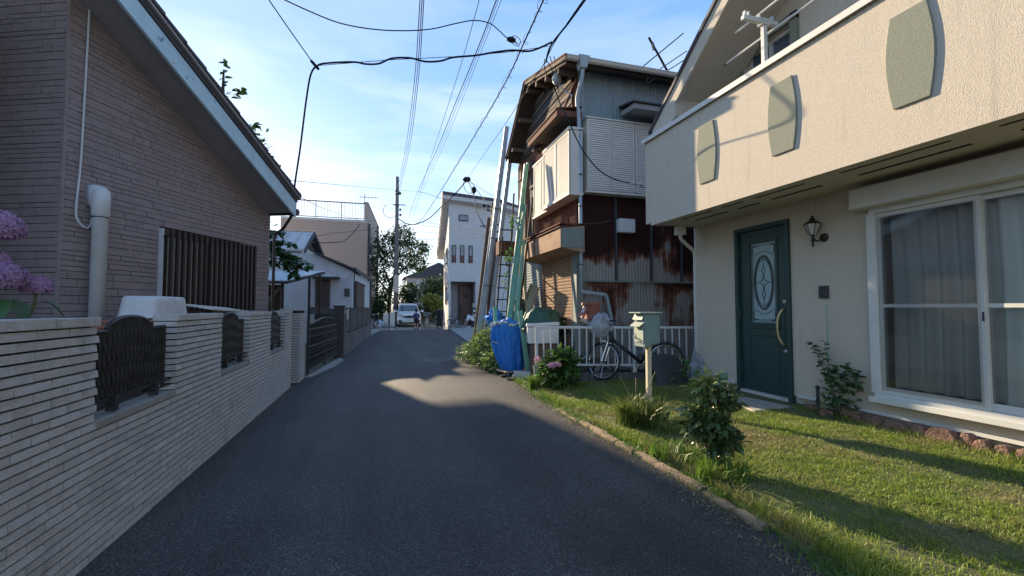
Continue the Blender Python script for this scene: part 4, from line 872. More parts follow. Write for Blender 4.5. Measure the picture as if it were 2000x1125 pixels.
# ------------------------------------------------------------------ white minivan
def make_van():
    v = thing('white_minivan', 'white minivan parked facing the camera at the end of the lane', 'van', (1.93, 33.2, 0)); ox, oy = 1.93, 33.2
    prof = [(.10, .22, .80, 0), (-.02, .32, .83, .10), (-.03, .55, .845, .14), (.02, .78, .845, .16), (.14, .93, .84, .16), (.62, 1.04, .80, .12), (.86, 1.10, .78, .08), (1.55, 1.60, .66, .05), (1.75, 1.67, .63, .03), (2.6, 1.72, .62, 0), (4.0, 1.70, .62, 0), (4.15, 1.55, .64, 0), (4.25, 1.0, .83, 0), (4.25, .3, .83, 0)]
    us = [-1, -.94, -.75, -.4, 0, .4, .75, .94, 1]
    P = lambda y, z, hw, bow, u: Vector((ox + u * hw, oy + y + bow * (abs(u) ** 2.6) * 1.6, z - .03 * abs(u) ** 4))
    mb = MB(); vs = [P(*r, u) for r in prof for u in us]; n = len(us)
    fs = [(i * n + j, i * n + j + 1, (i + 1) * n + j + 1, (i + 1) * n + j) for i in range(len(prof) - 1) for j in range(n - 1)]
    mb.add(vs, fs)
    for sgn in (0, n - 1): mb.add([vs[i * n + sgn] for i in range(len(prof))], [tuple(range(len(prof)))])
    mb.build('body', 'carpaint', v, smooth=False, bevel=.02)
    a, b = (.86, 1.10, .78, .08), (1.55, 1.60, .66, .05)
    def ws(u, t): 
        k = .06 + .86 * t; y = a[0] + (b[0] - a[0]) * k; z = a[1] + (b[1] - a[1]) * k; hw = a[2] + (b[2] - a[2]) * k; bo = a[3] + (b[3] - a[3]) * k
        p = P(y, z, hw, bo, -.93 + 1.86 * u); return p + Vector((0, -.012, .012))
    mb = MB(); mb.grid(ws, 10, 4); mb.build('windshield', 'carglass', v, smooth=True)
    mb = MB(); mb.bar(ws(.12, .0) - Vector((0, .02, 0)), ws(.55, .10) - Vector((0, .02, 0)), .015); mb.bar(ws(.5, .0) - Vector((0, .02, 0)), ws(.9, .08) - Vector((0, .02, 0)), .015); mb.build('wiper', 'carblack', v)
    mb = MB()
    def gr(u, t): x = -.42 + .84 * u; w_ = .10 - .05 * abs(u - .5) * 2; z = .72 + (t - .5) * 2 * w_ ; bow = .16 * (abs(x / .845) ** 2.6) * 1.6; return Vector((ox + x, oy - .045 + bow + .05 * max(0, z - .62), z))
    mb.grid(gr, 10, 2); mb.build('front_grille', 'carblack', v)
    for sg in (-1, 1):
        mb = MB()
        def hl(u, t): x = sg * (.40 + .40 * u); z = .80 + .05 * u + (t - .5) * (.10 + .05 * u); bow = .16 * (abs(x / .845) ** 2.6) * 1.6; return Vector((ox + x, oy - .02 + bow + .03 * t, z))
        mb.grid(hl, 6, 3); mb.build('headlight', 'headlight', v, smooth=True)
        mb = MB(); mb.bar((ox + sg * .78, oy + .78, 1.1), (ox + sg * .92, oy + .76, 1.12), .04); mb.cbox((ox + sg * .98, oy + .76, 1.14), (.2, .12, .15)); mb.build('wing_mirror', 'carpaint', v, bevel=.02)
        mb = MB(); mb.cbox((ox + sg * .66, oy + .02, .42), (.22, .12, .12)); mb.build('fog_light_recess', 'carblack', v)
        for yy in (.72, 3.5):
            mb = MB(); mb.lathe([(.18, -.10), (.30, -.10), (.315, -.07), (.315, .07), (.30, .10), (.18, .10)], (ox + sg * .74, oy + yy, .315), 22, 'x'); wh = mb.build('wheel', 'rubber', v, smooth=False)
            mb = MB(); mb.lathe([(.05, -.105), (.19, -.095), (.19, .095), (.05, .105)], (ox + sg * .74, oy + yy, .315), 16, 'x'); mb.build('rim', 'steel', wh)
        mb = MB(); mb.prism([(ox + sg * .80, oy + 1.15, 1.12), (ox + sg * .80, oy + 4.0, 1.12), (ox + sg * .66, oy + 3.9, 1.56), (ox + sg * .665, oy + 1.7, 1.56)], (sg * .012, 0, 0)); mb.build('side_window', 'carglass', v)
    mb = MB(); mb.cbox((ox, oy - .045, .50), (.33, .02, .165)); mb.build('number_plate', 'plate', v)
    mb = MB(); mb.cbox((ox, oy + .04, .28), (1.44, .14, .15)); mb.build('lower_bumper', 'carblack', v)
    mb = MB(); mb.bar((ox - .5, oy - .04, .335), (ox + .5, oy - .04, .335), .03, .035); mb.build('bumper_strip', 'chrome', v)
    mb = MB(); mb.box(ox - .6, ox + .6, oy + .5, oy + 3.9, .2, .3); mb.build('underbody', 'carblack', v)
make_van()

# ------------------------------------------------------------------ people
def skin(name, pts, edges, rad, m, parent, root=0, sub=2):
    off = wloc(parent); me = bpy.data.meshes.new(name); me.from_pydata([tuple(Vector(p) - off) for p in pts], edges, []); o = bpy.data.objects.new(name, me); COL.objects.link(o); o.parent = parent
    md = o.modifiers.new('skin', 'SKIN'); md.use_smooth_shade = True
    for i, r in enumerate(rad): 
        s = me.skin_vertices[0].data[i]; s.radius = (r, r) if not isinstance(r, tuple) else r; s.use_root = (i == root)
    ss = o.modifiers.new('sub', 'SUBSURF'); ss.levels = sub; ss.render_levels = sub; me.materials.append(X[m]); return o
def hand(mb_pts, wrist, d, sc, parent):
    d = Vector(d).normalized(); side = d.cross(Vector((0, 1, 0))); side = side.normalized() if side.length > .1 else Vector((1, 0, 0)); palm = Vector(wrist) + d * .05 * sc
    m_ = MB(); m_.blob(palm, (.022 * sc, .022 * sc, .04 * sc), 1, .05, 8, 6)
    for k in range(4): b = palm + d * .03 * sc + side * (k - 1.5) * .012 * sc; m_.tube([b, b + d * .03 * sc, b + d * (.05 + .005 * (k in (1, 2))) * sc + Vector((0, .012, 0)) * sc], [.0065 * sc, .006 * sc, .004 * sc], 5)
    b = palm + side * .02 * sc; m_.tube([b, b + side * .018 * sc + d * .02 * sc, b + side * .02 * sc + d * .04 * sc], [.008 * sc, .007 * sc, .005 * sc], 5)
    m_.build('hand', 'skin', parent, smooth=True)
def boy():
    x, y = 2.13, 29.2
    p = thing('person', 'child in dark blue shirt and dark shorts standing before the white van, seen from behind', 'person', (x, y, 0)); V = lambda a, b, c: (x + a, y + b, c)
    pts = [V(0, 0, .66), V(0, 0, .82), V(0, 0, .98), V(0, .0, 1.06), V(0, -.01, 1.12), V(0, .0, 1.24), V(-.12, 0, .96), V(-.17, .02, .78), V(-.16, .09, .64), V(.12, 0, .96), V(.17, .01, .78), V(.17, .06, .62), V(-.07, 0, .62), V(-.08, -.01, .36), V(-.085, .03, .06), V(-.09, -.0, .02), V(-.09, .12, .02), V(.07, 0, .62), V(.08, .02, .36), V(.09, .04, .06), V(.095, .01, .02), V(.10, .13, .02)]
    pts[15] = V(-.085, .02, .05); 
    ed = [(0, 1), (1, 2), (2, 3), (3, 4), (4, 5), (2, 6), (6, 7), (7, 8), (2, 9), (9, 10), (10, 11), (0, 12), (12, 13), (13, 14), (14, 16), (0, 17), (17, 18), (18, 19), (19, 21)]
    keep = [i for i in range(len(pts)) if i not in (15, 20)]; mpi = {k: i for i, k in enumerate(keep)}
    rad = [.10, .095, .10, .05, .075, .085, .05, .038, .028, .05, .038, .028, .07, .05, .035, 0, .03, .07, .05, .035, 0, .03]
    b = skin('body', [pts[i] for i in keep], [(mpi[a], mpi[c]) for a, c in ed], [rad[i] for i in keep], 'skin', p)
    hand(None, pts[8], (0, .3, -.5), .8, p); hand(None, pts[11], (0, .2, -.6), .8, p)
    m_ = MB(); m_.lathe([(.125, .64), (.135, .72), (.13, .84), (.14, .95), (.12, 1.0), (.06, 1.055)], V(0, 0, 0), 16); m_.v = [(vx, y + (vy - y) * .72, vz) for vx, vy, vz in m_.v]
    for sg in (-1, 1): m_.tube([V(sg * .10, 0, .985), V(sg * .145, .0, .90), V(sg * .172, .01, .80)], [.062, .058, .056], 8)
    m_.build('shirt', 'blueshirt', p, smooth=True)
    m_ = MB()
    for sg in (-1, 1): m_.tube([V(sg * .05, 0, .68), V(sg * .07, 0, .55), V(sg * .082, 0, .42)], [.088, .082, .075], 10)
    m_.build('shorts', 'darkcloth', p, smooth=True)
    m_ = MB(); m_.blob(V(0, -.015, 1.215), (.098, .108, .112), 3, .05, 12, 9); m_.build('hair', 'hair', p, smooth=True)
    m_ = MB(); m_.blob(V(-.096, .0, 1.17), (.015, .02, .028), 1, 0, 6, 5); m_.blob(V(.096, .0, 1.17), (.015, .02, .028), 1, 0, 6, 5); m_.build('ear', 'skin', p)
    m_ = MB(); m_.blob(V(0, .105, 1.17), (.012, .018, .018), 1, 0, 6, 5); m_.build('nose', 'skin', p)
    m_ = MB(); m_.cbox(V(-.085, .05, .04), (.085, .2, .08)); m_.cbox(V(.092, .06, .04), (.085, .2, .08)); m_.build('shoes', 'darkcloth', p, bevel=.02)
boy()
def croucher():
    x, y = 5.62, 29.9
    p = thing('person', 'person in a white top crouching on the ground by the brown timber door', 'person', (x, y, .06)); V = lambda a, b, c: (x + a, y + b, .06 + c)
    # crouching, bent forward, facing left; arms hang to the ground
    pts = [V(.30, 0, .36), V(.18, 0, .56), V(-.02, 0, .68), V(-.12, 0, .72), V(-.2, -.02, .66), V(-.05, -.17, .62), V(-.10, -.2, .36), V(-.2, -.15, .12), V(-.05, .17, .62), V(-.14, .2, .36), V(-.24, .15, .12), V(.28, -.1, .34), V(-.02, -.16, .40), V(.14, -.12, .06), V(-.03, -.13, .03), V(.28, .1, .34), V(-.02, .16, .40), V(.14, .12, .06), V(-.03, .13, .03)]
    ed = [(0, 1), (1, 2), (2, 3), (3, 4), (2, 5), (5, 6), (6, 7), (2, 8), (8, 9), (9, 10), (0, 11), (11, 12), (12, 13), (13, 14), (0, 15), (15, 16), (16, 17), (17, 18)]
    rad = [.14, .14, .14, .06, .10, .07, .05, .035, .07, .05, .035, .10, .075, .05, .045, .10, .075, .05, .045]
    skin('body', pts, ed, rad, 'skin', p)
    hand(None, pts[7], (-.3, 0, -.6), 1, p); hand(None, pts[10], (-.3, 0, -.6), 1, p)
    m_ = MB(); m_.tube(spline([V(.34, 0, .40), V(.2, 0, .56), V(.02, 0, .68), V(-.07, 0, .70)], 4), [.16] + [.175] * 8 + [.17, .15, .13, .09], 12)
    for sg in (-1, 1): m_.tube([V(0, sg * .12, .66), V(-.06, sg * .18, .56), V(-.09, sg * .195, .44)], [.10, .088, .08], 9)
    m_.build('shirt', 'whitecloth', p, smooth=True)
    m_ = MB()
    for sg in (-1, 1): m_.tube([V(.3, sg * .08, .34), V(.1, sg * .13, .40), V(-.01, sg * .155, .38), V(.05, sg * .14, .25), V(.12, sg * .12, .12)], [.125, .105, .09, .075, .062], 9)
    m_.build('trousers', 'darkcloth', p, smooth=True)
    m_ = MB(); m_.blob(V(-.185, -.01, .70), (.12, .115, .12), 2, .06, 12, 9); m_.build('hair', 'hair', p, smooth=True)
    m_ = MB(); m_.cbox(V(.04, -.13, .035), (.26, .09, .07)); m_.cbox(V(.04, .13, .035), (.26, .09, .07)); m_.build('shoes', 'whitecloth', p, bevel=.02)
croucher()

# ------------------------------------------------------------------ bicycles
def bicycle(name, label, cat, loc, heading, mcol='bikeblack', steer=0, scale=1, basket=True, tilt=0, group=None, guard='bikeblack', rimr=.33):
    """built in world space; heading = angle of the forward direction; wheel base 1.10 m"""
    root = thing(name, label, cat, loc, group)
    F = Matrix.Translation(Vector(loc)) @ Matrix.Rotation(heading, 4, 'Z') @ Matrix.Rotation(tilt, 4, 'X') @ Matrix.Scale(scale, 4)
    hub_r, hub_f = Vector((-.55, 0, rimr)), Vector((.55, 0, rimr)); head = Vector((.40, 0, .80)); bb_ = Vector((-.12, 0, .29)); seat = Vector((-.30, 0, .78))
    SM = F @ Matrix.Translation(head) @ Matrix.Rotation(steer, 4, Vector((-.3, 0, 1))) @ Matrix.Translation(-head)
    def wheel(c, M):
        m_ = MB(M); m_.torus(c, rimr - .018, .018, (0, 1, 0), 40, 8); wh = m_.build('wheel', 'rubber', root, smooth=True)
        m_ = MB(M); m_.torus(c, rimr - .042, .013, (0, 1, 0), 40, 6); m_.build('rim', 'chrome', wh, smooth=True)
        m_ = MB(M); m_.tube([c + Vector((0, -.05, 0)), c + Vector((0, .05, 0))], .022, 8)
        for k in range(18):
            t = k * math.pi / 9; s_ = .02 if k % 2 else -.02; m_.tube([c + Vector((0, s_, 0)), c + Vector((math.cos(t) * (rimr - .045), 0, math.sin(t) * (rimr - .045)))], .0022, 3)
        m_.build('spokes', 'chrome', wh)
    wheel(hub_r, F); wheel(hub_f, SM)
    m_ = MB(F); m_.tube([head + Vector((-.02, 0, -.08)), bb_ + Vector((.0, 0, .02))], .032, 8); m_.tube([seat + Vector((.03, 0, -.1)), bb_], .02, 8)
    for sg in (-1, 1): m_.tube([bb_, hub_r + Vector((0, sg * .055, 0))], .011, 6); m_.tube([seat + Vector((.06, 0, -.22)), hub_r + Vector((0, sg * .055, 0))], .009, 6)
    m_.tube([head + Vector((-.03, 0, -.14)), head + Vector((.02, 0, .06))], .024, 8); m_.build('frame', mcol, root, smooth=True)
    m_ = MB(SM)
    for sg in (-1, 1): m_.tube([head + Vector((.03, sg * .05, -.12)), hub_f + Vector((-.03, sg * .055, .1)), hub_f + Vector((0, sg * .055, 0))], .012, 6)
    m_.bar(head + Vector((.03, -.06, -.12)), head + Vector((.03, .06, -.12)), .025); m_.build('fork', 'chrome', root)
    m_ = MB(SM); hb = head + Vector((-.02, 0, .17)); m_.tube([head + Vector((0, 0, .02)), hb], .013, 6)
    for sg in (-1, 1): m_.tube(spline([hb, hb + Vector((.03, sg * .12, .03)), hb + Vector((-.06, sg * .25, .02)), hb + Vector((-.2, sg * .28, .0))], 4), .011, 6)
    hbar = m_.build('handlebar', 'chrome', root, smooth=True)
    m_ = MB(SM)
    for sg in (-1, 1): m_.tube([hb + Vector((-.10, sg * .268, .01)), hb + Vector((-.22, sg * .285, -.002))], .016, 7)
    m_.build('grip', 'rubber', hbar)
    m_ = MB(F); m_.tube([seat + Vector((.03, 0, -.1)), seat + Vector((0, 0, .06))], .013, 6); m_.build('seat_post', 'chrome', root)
    m_ = MB(F); m_.prism([seat + Vector((.16, .02, .06)), seat + Vector((.16, -.02, .06)), seat + Vector((.0, -.06, .065)), seat + Vector((-.12, -.10, .075)), seat + Vector((-.15, 0, .08)), seat + Vector((-.12, .10, .075)), seat + Vector((.0, .06, .065))], (0, 0, .045)); m_.build('saddle', 'rubber', root, bevel=.015)
    for c, M, t0, t1 in ((hub_r, F, -2.0, 1.0), (hub_f, SM, -.6, 1.25)):
        m_ = MB(M); n = 16
        for off in (-.024, .024): pass
        def fg(u, v): t = math.pi / 2 + (t0 + (t1 - t0) * u); x, z = math.cos(t), math.sin(t); return c + Vector((-x if False else x, 0, z)) * (rimr + .028 - .012 * abs(v - .5) * 2) + Vector((0, (v - .5) * .062, 0))
        m_.grid(fg, n, 3); m_.build('mudguard', guard, root, smooth=True)
    m_ = MB(F); m_.torus(bb_ + Vector((0, -.05, 0)), .085, .008, (0, 1, 0), 20, 5); m_.bar(bb_ + Vector((0, -.07, 0)), bb_ + Vector((.10, -.07, -.13)), .018); m_.bar(bb_ + Vector((0, .07, 0)), bb_ + Vector((-.10, .07, .13)), .018)
    m_.cbox(bb_ + Vector((.10, -.12, -.13)), (.08, .09, .025)); m_.cbox(bb_ + Vector((-.10, .12, .13)), (.08, .09, .025)); m_.bar(bb_ + Vector((0, -.05, .08)), hub_r + Vector((0, -.05, .04)), .012, .02); m_.bar(bb_ + Vector((0, -.05, -.08)), hub_r + Vector((0, -.05, -.04)), .012, .02); m_.build('crank', 'steel', root)
    m_ = MB(F); m_.tube([hub_r + Vector((-.02, .07, 0)), hub_r + Vector((-.16, .07, -rimr + .01))], .009, 5); m_.tube([hub_r + Vector((-.02, -.07, 0)), hub_r + Vector((-.16, -.07, -rimr + .01))], .009, 5); m_.bar(hub_r + Vector((-.16, -.1, -rimr + .01)), hub_r + Vector((-.16, .1, -rimr + .01)), .012); m_.build('kickstand', 'steel', root)
    if basket:
        m_ = MB(SM); b0 = head + Vector((.06, 0, .03)); zz = [0, .07, .14, .21]
        for z in zz:
            g_ = 1 + z * .8; l_, w_ = .27 * g_, .17 * g_
            m_.tube([b0 + Vector((0, -w_, z)), b0 + Vector((l_, -w_, z)), b0 + Vector((l_, w_, z)), b0 + Vector((0, w_, z)), b0 + Vector((0, -w_, z))], .0035 if z < .2 else .006, 4)
        for k in range(7):
            q = k / 6
            for sg in (-1, 1): m_.tube([b0 + Vector((.27 * q, sg * .17, 0)), b0 + Vector((.27 * 1.168 * q, sg * .17 * 1.168, .21))], .003, 4)
            m_.tube([b0 + Vector((.27, -.17 + .34 * q, 0)), b0 + Vector((.27 * 1.168, (-.17 + .34 * q) * 1.168, .21))], .003, 4)
            m_.tube([b0 + Vector((0, -.17 + .34 * q, 0)), b0 + Vector((.27, -.17 + .34 * q, 0))], .003, 4)
        m_.build('basket', 'steel', root)
        m_ = MB(SM); m_.lathe([(.03, 0), (.045, .04), (.042, .06)], head + Vector((.12, 0, -.12)), 10, 'x'); m_.build('lamp', 'chrome', root)
    return root, F, SM, head
bicycle('bicycle', 'dark bicycle parked left of the white house corner beside the black covered cart', 'bicycle', (3.32, 30.5, .02), R(215), steer=.3)
bicycle('bicycle', 'child\'s bicycle leaning with wide handlebars in front of the brown timber door', 'bicycle', (4.62, 29.6, .06), R(-65), steer=.5, scale=.85, basket=False, tilt=.1)
bicycle('bicycle', 'bicycle among bags at the foot of the beige terrace building', 'bicycle', (-.35, 30.0, .06), R(120), scale=.9, basket=False)
CVX = 3.74; cv = thing('covered_cart', 'tall trolley under a black cover beside the white house corner', 'cart', (CVX, 30.2, .02))
mb = MB(); mb.grid(lambda u, v: Vector((CVX, 30.2, .02)) + Vector((math.cos(u * 6.2832) * (.17 + .08 * v + .02 * math.sin(u * 40 + v * 4)), math.sin(u * 6.2832) * (.17 + .07 * v), .12 + 1.05 * v)), 28, 8); mb.blob((CVX, 30.2, 1.16), (.28, .26, .1), 4, .1); mb.build('cover', 'blackbag', cv, smooth=True)
for sg in (-1, 1): 
    m_ = MB(); m_.lathe([(.02, -.03), (.12, -.03), (.12, .03), (.02, .03)], (CVX + sg * .17, 30.15, .14), 14, 'x'); m_.build('wheel', 'rubber', cv)
# white barrier panels and bags by the beige building
for k, (xx, hh) in enumerate(((.28, 1.0), (.72, 1.06))):
    t_ = thing('white_barrier_panel', ['white plastic barrier panel standing left of the utility pole, the left of the pair', 'white plastic barrier panel standing left of the utility pole, the right of the pair'][k], 'barrier', (xx, 32.6, 0), 'white barrier panels')
    m_ = MB(); m_.box(xx - .17, xx + .17, 32.55, 32.75, .06, hh); m_.build('panel', 'coping', t_, bevel=.02)
    m_ = MB(); m_.box(xx - .2, xx + .2, 32.5, 32.8, .0, .06); m_.build('foot', 'greycable', t_)
    for q in (-1, 0, 1): m_ = MB(); m_.box(xx + q * .1 - .03, xx + q * .1 + .03, 32.53, 32.551, .14, hh - .08); m_.build('rib', 'whitealu', t_)
for k, (c, r, mt, lab) in enumerate([((-.15, 31.4, .28), (.3, .25, .28), 'bluebag', 'pale blue bag slumped beside the beige building'), ((-.3, 32.3, .3), (.28, .3, .3), 'blackbag', 'black bag slumped against the beige building'), ((.15, 31.9, .22), (.25, .2, .22), 'greysheet', 'grey bag on the ground by the white barrier panels')]):
    m_ = MB(); m_.blob(c, r, k + 5, .2, 14, 9); tag(m_.build('rubbish_bag', mt, smooth=True), lab, 'bag', 'bags by the beige building')

# ------------------------------------------------------------------ white three storey house
wh = thing('white_three_storey_house', 'white three storey house with slit windows, plum roof edge and brown timber door', 'house', (6.8, 33, 0))
def whx(px, D=31): return at(px, 600, D)
WL = Vector((4.45, 31.0, 0)); WY = 31.0
zt_ = lambda x: 8.85 - .12 * max(0, x - 8.2) * 2
mb = MB()
PX0, PX1, PZ = 4.58, 6.36, 3.22                                  # porch recess
zroof = lambda x: 8.92 - .10 * (x - 4.45)
mb.prism([(4.45, WY, 0), (PX0, WY, 0), (PX0, WY, zroof(PX0)), (4.45, WY, zroof(4.45))], (0, .25, 0))
mb.prism([(PX0, WY, PZ), (PX1, WY, PZ), (PX1, WY, zroof(PX1)), (PX0, WY, zroof(PX0))], (0, .25, 0))
mb.prism([(PX1, WY, 0), (11.5, WY, 0), (11.5, WY, zroof(11.5)), (PX1, WY, zroof(PX1))], (0, .25, 0))
mb.prism([(4.45, WY + .25, 0), (4.80, 36.2, 0), (4.80, 36.2, 6.55), (4.45, WY + .25, zroof(4.45))], (.2, 0, 0))
mb.prism([(11.3, WY + .25, 0), (11.3, 36.2, 0), (11.3, 36.2, 5.6), (11.3, WY + .25, 7.9)], (.2, 0, 0)); mb.box(5.0, 11.3, 36.0, 36.2, 0, 5.5)
mb.build('wall', 'whitewall', wh)
mb = MB(); mb.box(PX0 - .05, PX1 + .05, WY + 1.1, WY + 1.25, 0, PZ + .1); mb.box(PX0 - .1, PX0 + .02, WY + .25, WY + 1.1, 0, PZ); mb.box(PX1 - .02, PX1 + .1, WY + .25, WY + 1.1, 0, PZ); mb.box(PX0, PX1, WY + .25, WY + 1.1, PZ + .002, PZ + .1); mb.build('porch', 'porch', wh)
mb = MB(); mb.prism([(3.95, WY - .45, 8.92), (7.9, WY - .45, 8.65), (7.9, WY - .45, 8.95), (3.95, WY - .45, 9.22)], (.55, 7.6, -3.4)); mb.prism([(7.9, WY - .45, 8.65), (12, WY - .45, 7.75), (12, WY - .45, 8.0), (7.9, WY - .45, 8.93)], (.55, 7.6, -3.4)); mb.build('roof_soffit', 'whitewall', wh)
mb = MB(); mb.prism([(3.9, WY - .5, 9.221), (7.9, WY - .5, 8.951), (7.9, WY - .5, 9.15), (3.9, WY - .5, 9.42)], (.55, 7.7, -3.45)); mb.prism([(7.9, WY - .5, 8.951), (12, WY - .5, 8.01), (12, WY - .5, 8.1), (7.9, WY - .5, 9.15)], (.55, 7.7, -3.45)); mb.build('roof', 'purpleroof', wh)
def slit(x0, x1, z0, z1, y=WY, lower=None):
    m_ = MB(); m_.box(x0, x1, y - .05, y + .02, z0, z1); f_ = m_.build('window', 'darkwood', wh)
    if lower: m_ = MB(); m_.box(x0 + .05, x1 - .05, y - .062, y - .049, lower + .02, z1 - .06); m_.build('pane', 'skypane', f_); m_ = MB(); m_.box(x0 + .05, x1 - .05, y - .06, y - .048, z0 + .05, lower - .02); m_.build('lower_pane', 'redpane', f_)
    else: m_ = MB(); m_.box(x0 + .05, x1 - .05, y - .062, y - .049, z0 + .06, z1 - .06); m_.build('pane', 'skypane', f_)
X['skypane'] = mat('reflecting_pane', (.10, .15, .20), (.06, .09, .12), sc=2, rough=.06, spec=1); X['redpane'] = mat('red_brown_pane', (.16, .06, .05), sc=4, rough=.4); X['warmpane'] = mat('frosted_warm_light', (.5, .37, .28), (.42, .33, .27), sc=2, rough=.3)
for px in (888, 905.5, 923.5):
    a = at(px - 4.4, 600, 30.4); b = at(px + 4.4, 600, 30.4); slit(a.x + .03, b.x + .03, 4.55, 5.78, lower=5.02)
slit(5.14, 5.80, 7.5, 7.95)
m_ = MB(); m_.box(6.77, 7.13, WY - .05, WY + .02, 1.82, 2.92); f_ = m_.build('window', 'darkwood', wh); m_ = MB(); m_.box(6.82, 7.08, WY - .062, WY - .049, 1.87, 2.87); m_.build('pane', 'warmpane', f_)
slit(8.6, 9.2, 4.4, 5.7)
mb = MB(); mb.box(5.36, 6.26, WY + .98, WY + 1.1, .10, 2.97); dr = mb.build('door', 'timberdoor', wh)
mb = MB()
for a in (5.31, 6.25): mb.box(a, a + .06, WY + .94, WY + 1.0, .1, 2.97)
mb.box(5.31, 6.31, WY + .94, WY + 1.0, 2.972, 3.04); mb.build('door_frame', 'darkwood', dr)
mb = MB()
for k in range(6): mb.torus((5.83 + .14 * math.cos(k), WY + .95, 2.28 + .14 * math.sin(k)), .06, .018, (0, 1, 0), 10, 5)
mb.build('wreath', 'greycable', dr)
mb = MB(); mb.tube([(5.47, WY + .93, 1.55), (5.44, WY + .88, 1.35), (5.47, WY + .93, 1.0)], .035, 6); mb.build('handle', 'darkwood', dr)
mb = MB(); mb.prism([(PX0 + .02, WY - .4, .0), (8.8, WY - 1.3, .0), (8.8, WY - .01, .0), (PX1 - .03, WY - .01, .0), (PX1 - .03, WY + 1.09, .0), (PX0 + .03, WY + 1.09, .0)], (0, 0, .14)); mb.build('porch_step', 'concrete', wh)
mb = MB(); mb.blob((7.03, WY - .05, 5.5), (.09, .08, .1), 1, 0); mb.blob((7.25, WY - .08, 3.02), (.08, .09, .1), 1, 0); mb.box(7.2, 7.3, WY - .05, WY, 2.9, 3.05); mb.build('wall_light', 'greycable', wh)
MSd = frame_mat((4.45, WY + .25, 0), (.35, 4.95, 0), (-4.95, .35, 0))
for a, z0, z1 in ((.9, 4.6, 5.7), (1.4, 1.6, 2.9)):
    m_ = MB(MSd); m_.box(a, a + .9, 0, .06, z0, z1); f_ = m_.build('window', 'darkwood', wh); m_ = MB(MSd); m_.box(a + .08, a + .82, .061, .07, z0 + .08, z1 - .08); m_.build('pane', 'skypane', f_)
mb = MB(MSd); mb.box(.1, .3, 0, .12, 2.0, 2.5); mb.build('meter_box', 'oldwhite', wh)
# lantern posts, address board
def lantern(lab, x, y, h, w_):
    t_ = thing('lantern_post', lab, 'lantern', (x, y, .14))
    m_ = MB(); m_.lathe([(w_ * 1.4, 0), (w_ * 1.4, .06), (w_ * .7, .1), (w_ * .6, h * .55), (w_ * .8, h * .58), (w_ * .5, h * .62), (w_ * .45, h * .72)], (x, y, .14), 12); m_.build('post', 'iron', t_)
    m_ = MB(); m_.lathe([(w_ * .5, h * .72), (w_ * .8, h * .88), (w_ * .8, h * .89)], (x, y, .14), 8); m_.build('lamp_glass', 'lampglass', t_)
    m_ = MB(); m_.lathe([(w_ * .95, h * .89), (w_ * .5, h * .95), (w_ * .15, h)], (x, y, .14), 8); m_.build('lamp_cap', 'iron', t_)
lantern('slim black lantern post in front of the white house, right of the address board', 6.72, 29.9, 1.85, .12)
lantern('short lantern on a dark pedestal next to the brown timber door', 6.10, 30.35, 1.75, .1)
ab = thing('address_board', 'black address pedestal with white plates beside the brown timber door', 'sign', (6.08, 30.1, .14))
mb = MB(); mb.box(5.88, 6.28, 30.02, 30.18, .14, 1.38); mb.box(5.80, 6.38, 29.96, 30.26, .142, .62); mb.build('board', 'iron', ab, bevel=.01)
for z0, z1 in ((.72, .82), (.86, .94), (1.08, 1.26)): 
    m_ = MB(); m_.box(5.95 if z1 < 1 else 6.01, 6.21 if z1 < 1 else 6.15, 30.0, 30.021, z0, z1); m_.build('plate', 'paper', ab)

# ================================================================== RUSTY CORRUGATED HOUSE
ch = thing('corrugated_house', 'old two storey house clad in rusty corrugated sheet with cream louvred shutters', 'house', (5.5, 9.8, 0))
CX0, CY0, CY1 = 3.62, 7.86, 11.75
mb = MB(); mb.prism([(CX0, CY0, 0), (9.0, CY0, 0), (9.0, CY0, 6.0), (CX0, CY0, 6.0)], (0, CY1 - CY0, 0)); mb.prism([(CX0, CY0, 6.002), (CX0, CY1, 5.3), (CX0, 9.9, 6.6)], (5.3, 0, 0)); mb.build('wall', 'darkwood', ch)
# face towards the lawn (normal -Y): corrugated sheets, ribs vertical
def nsheets(x0, x1, z0, z1, m, wd=.78, y=7.83):
    x = x0; k = 0
    while x < x1 - .02:
        e = min(x + wd, x1); m_ = MB(); dy = -.004 * (k % 2) + random.uniform(-.003, .003)
        corrugate(m_, lambda a, d, z: (x + a, y + dy + d, z), e - x + (.02 if e < x1 else 0), z0, z1, .068, .010); m_.build('corrugated_sheet', m, ch, smooth=True, fix=False); x = e; k += 1
nsheets(3.64, 7.0, .05, 1.93, 'rust_low'); nsheets(3.64, 7.0, 1.90, 3.62, 'rust_mid', y=7.815); nsheets(3.62, 7.6, 4.9, 6.12, 'bluecorr', y=7.82)
mb = MB(); mb.box(3.64, 7, 7.79, 7.815, 1.895, 1.93); mb.build('sheet_joint', 'greygreen', ch)
for x in (4.40, 5.19, 5.9):
    m_ = MB(); m_.bar((x, 7.78, 1.93), (x, 7.78, 3.62), .05, .03, (1, 0, 0)); m_.build('batten', 'greycable', ch)
mb = MB(); mb.box(4.40, 4.75, 7.64, 7.79, 2.86, 3.13); mb.build('meter_box', 'pvc', ch, bevel=.01)
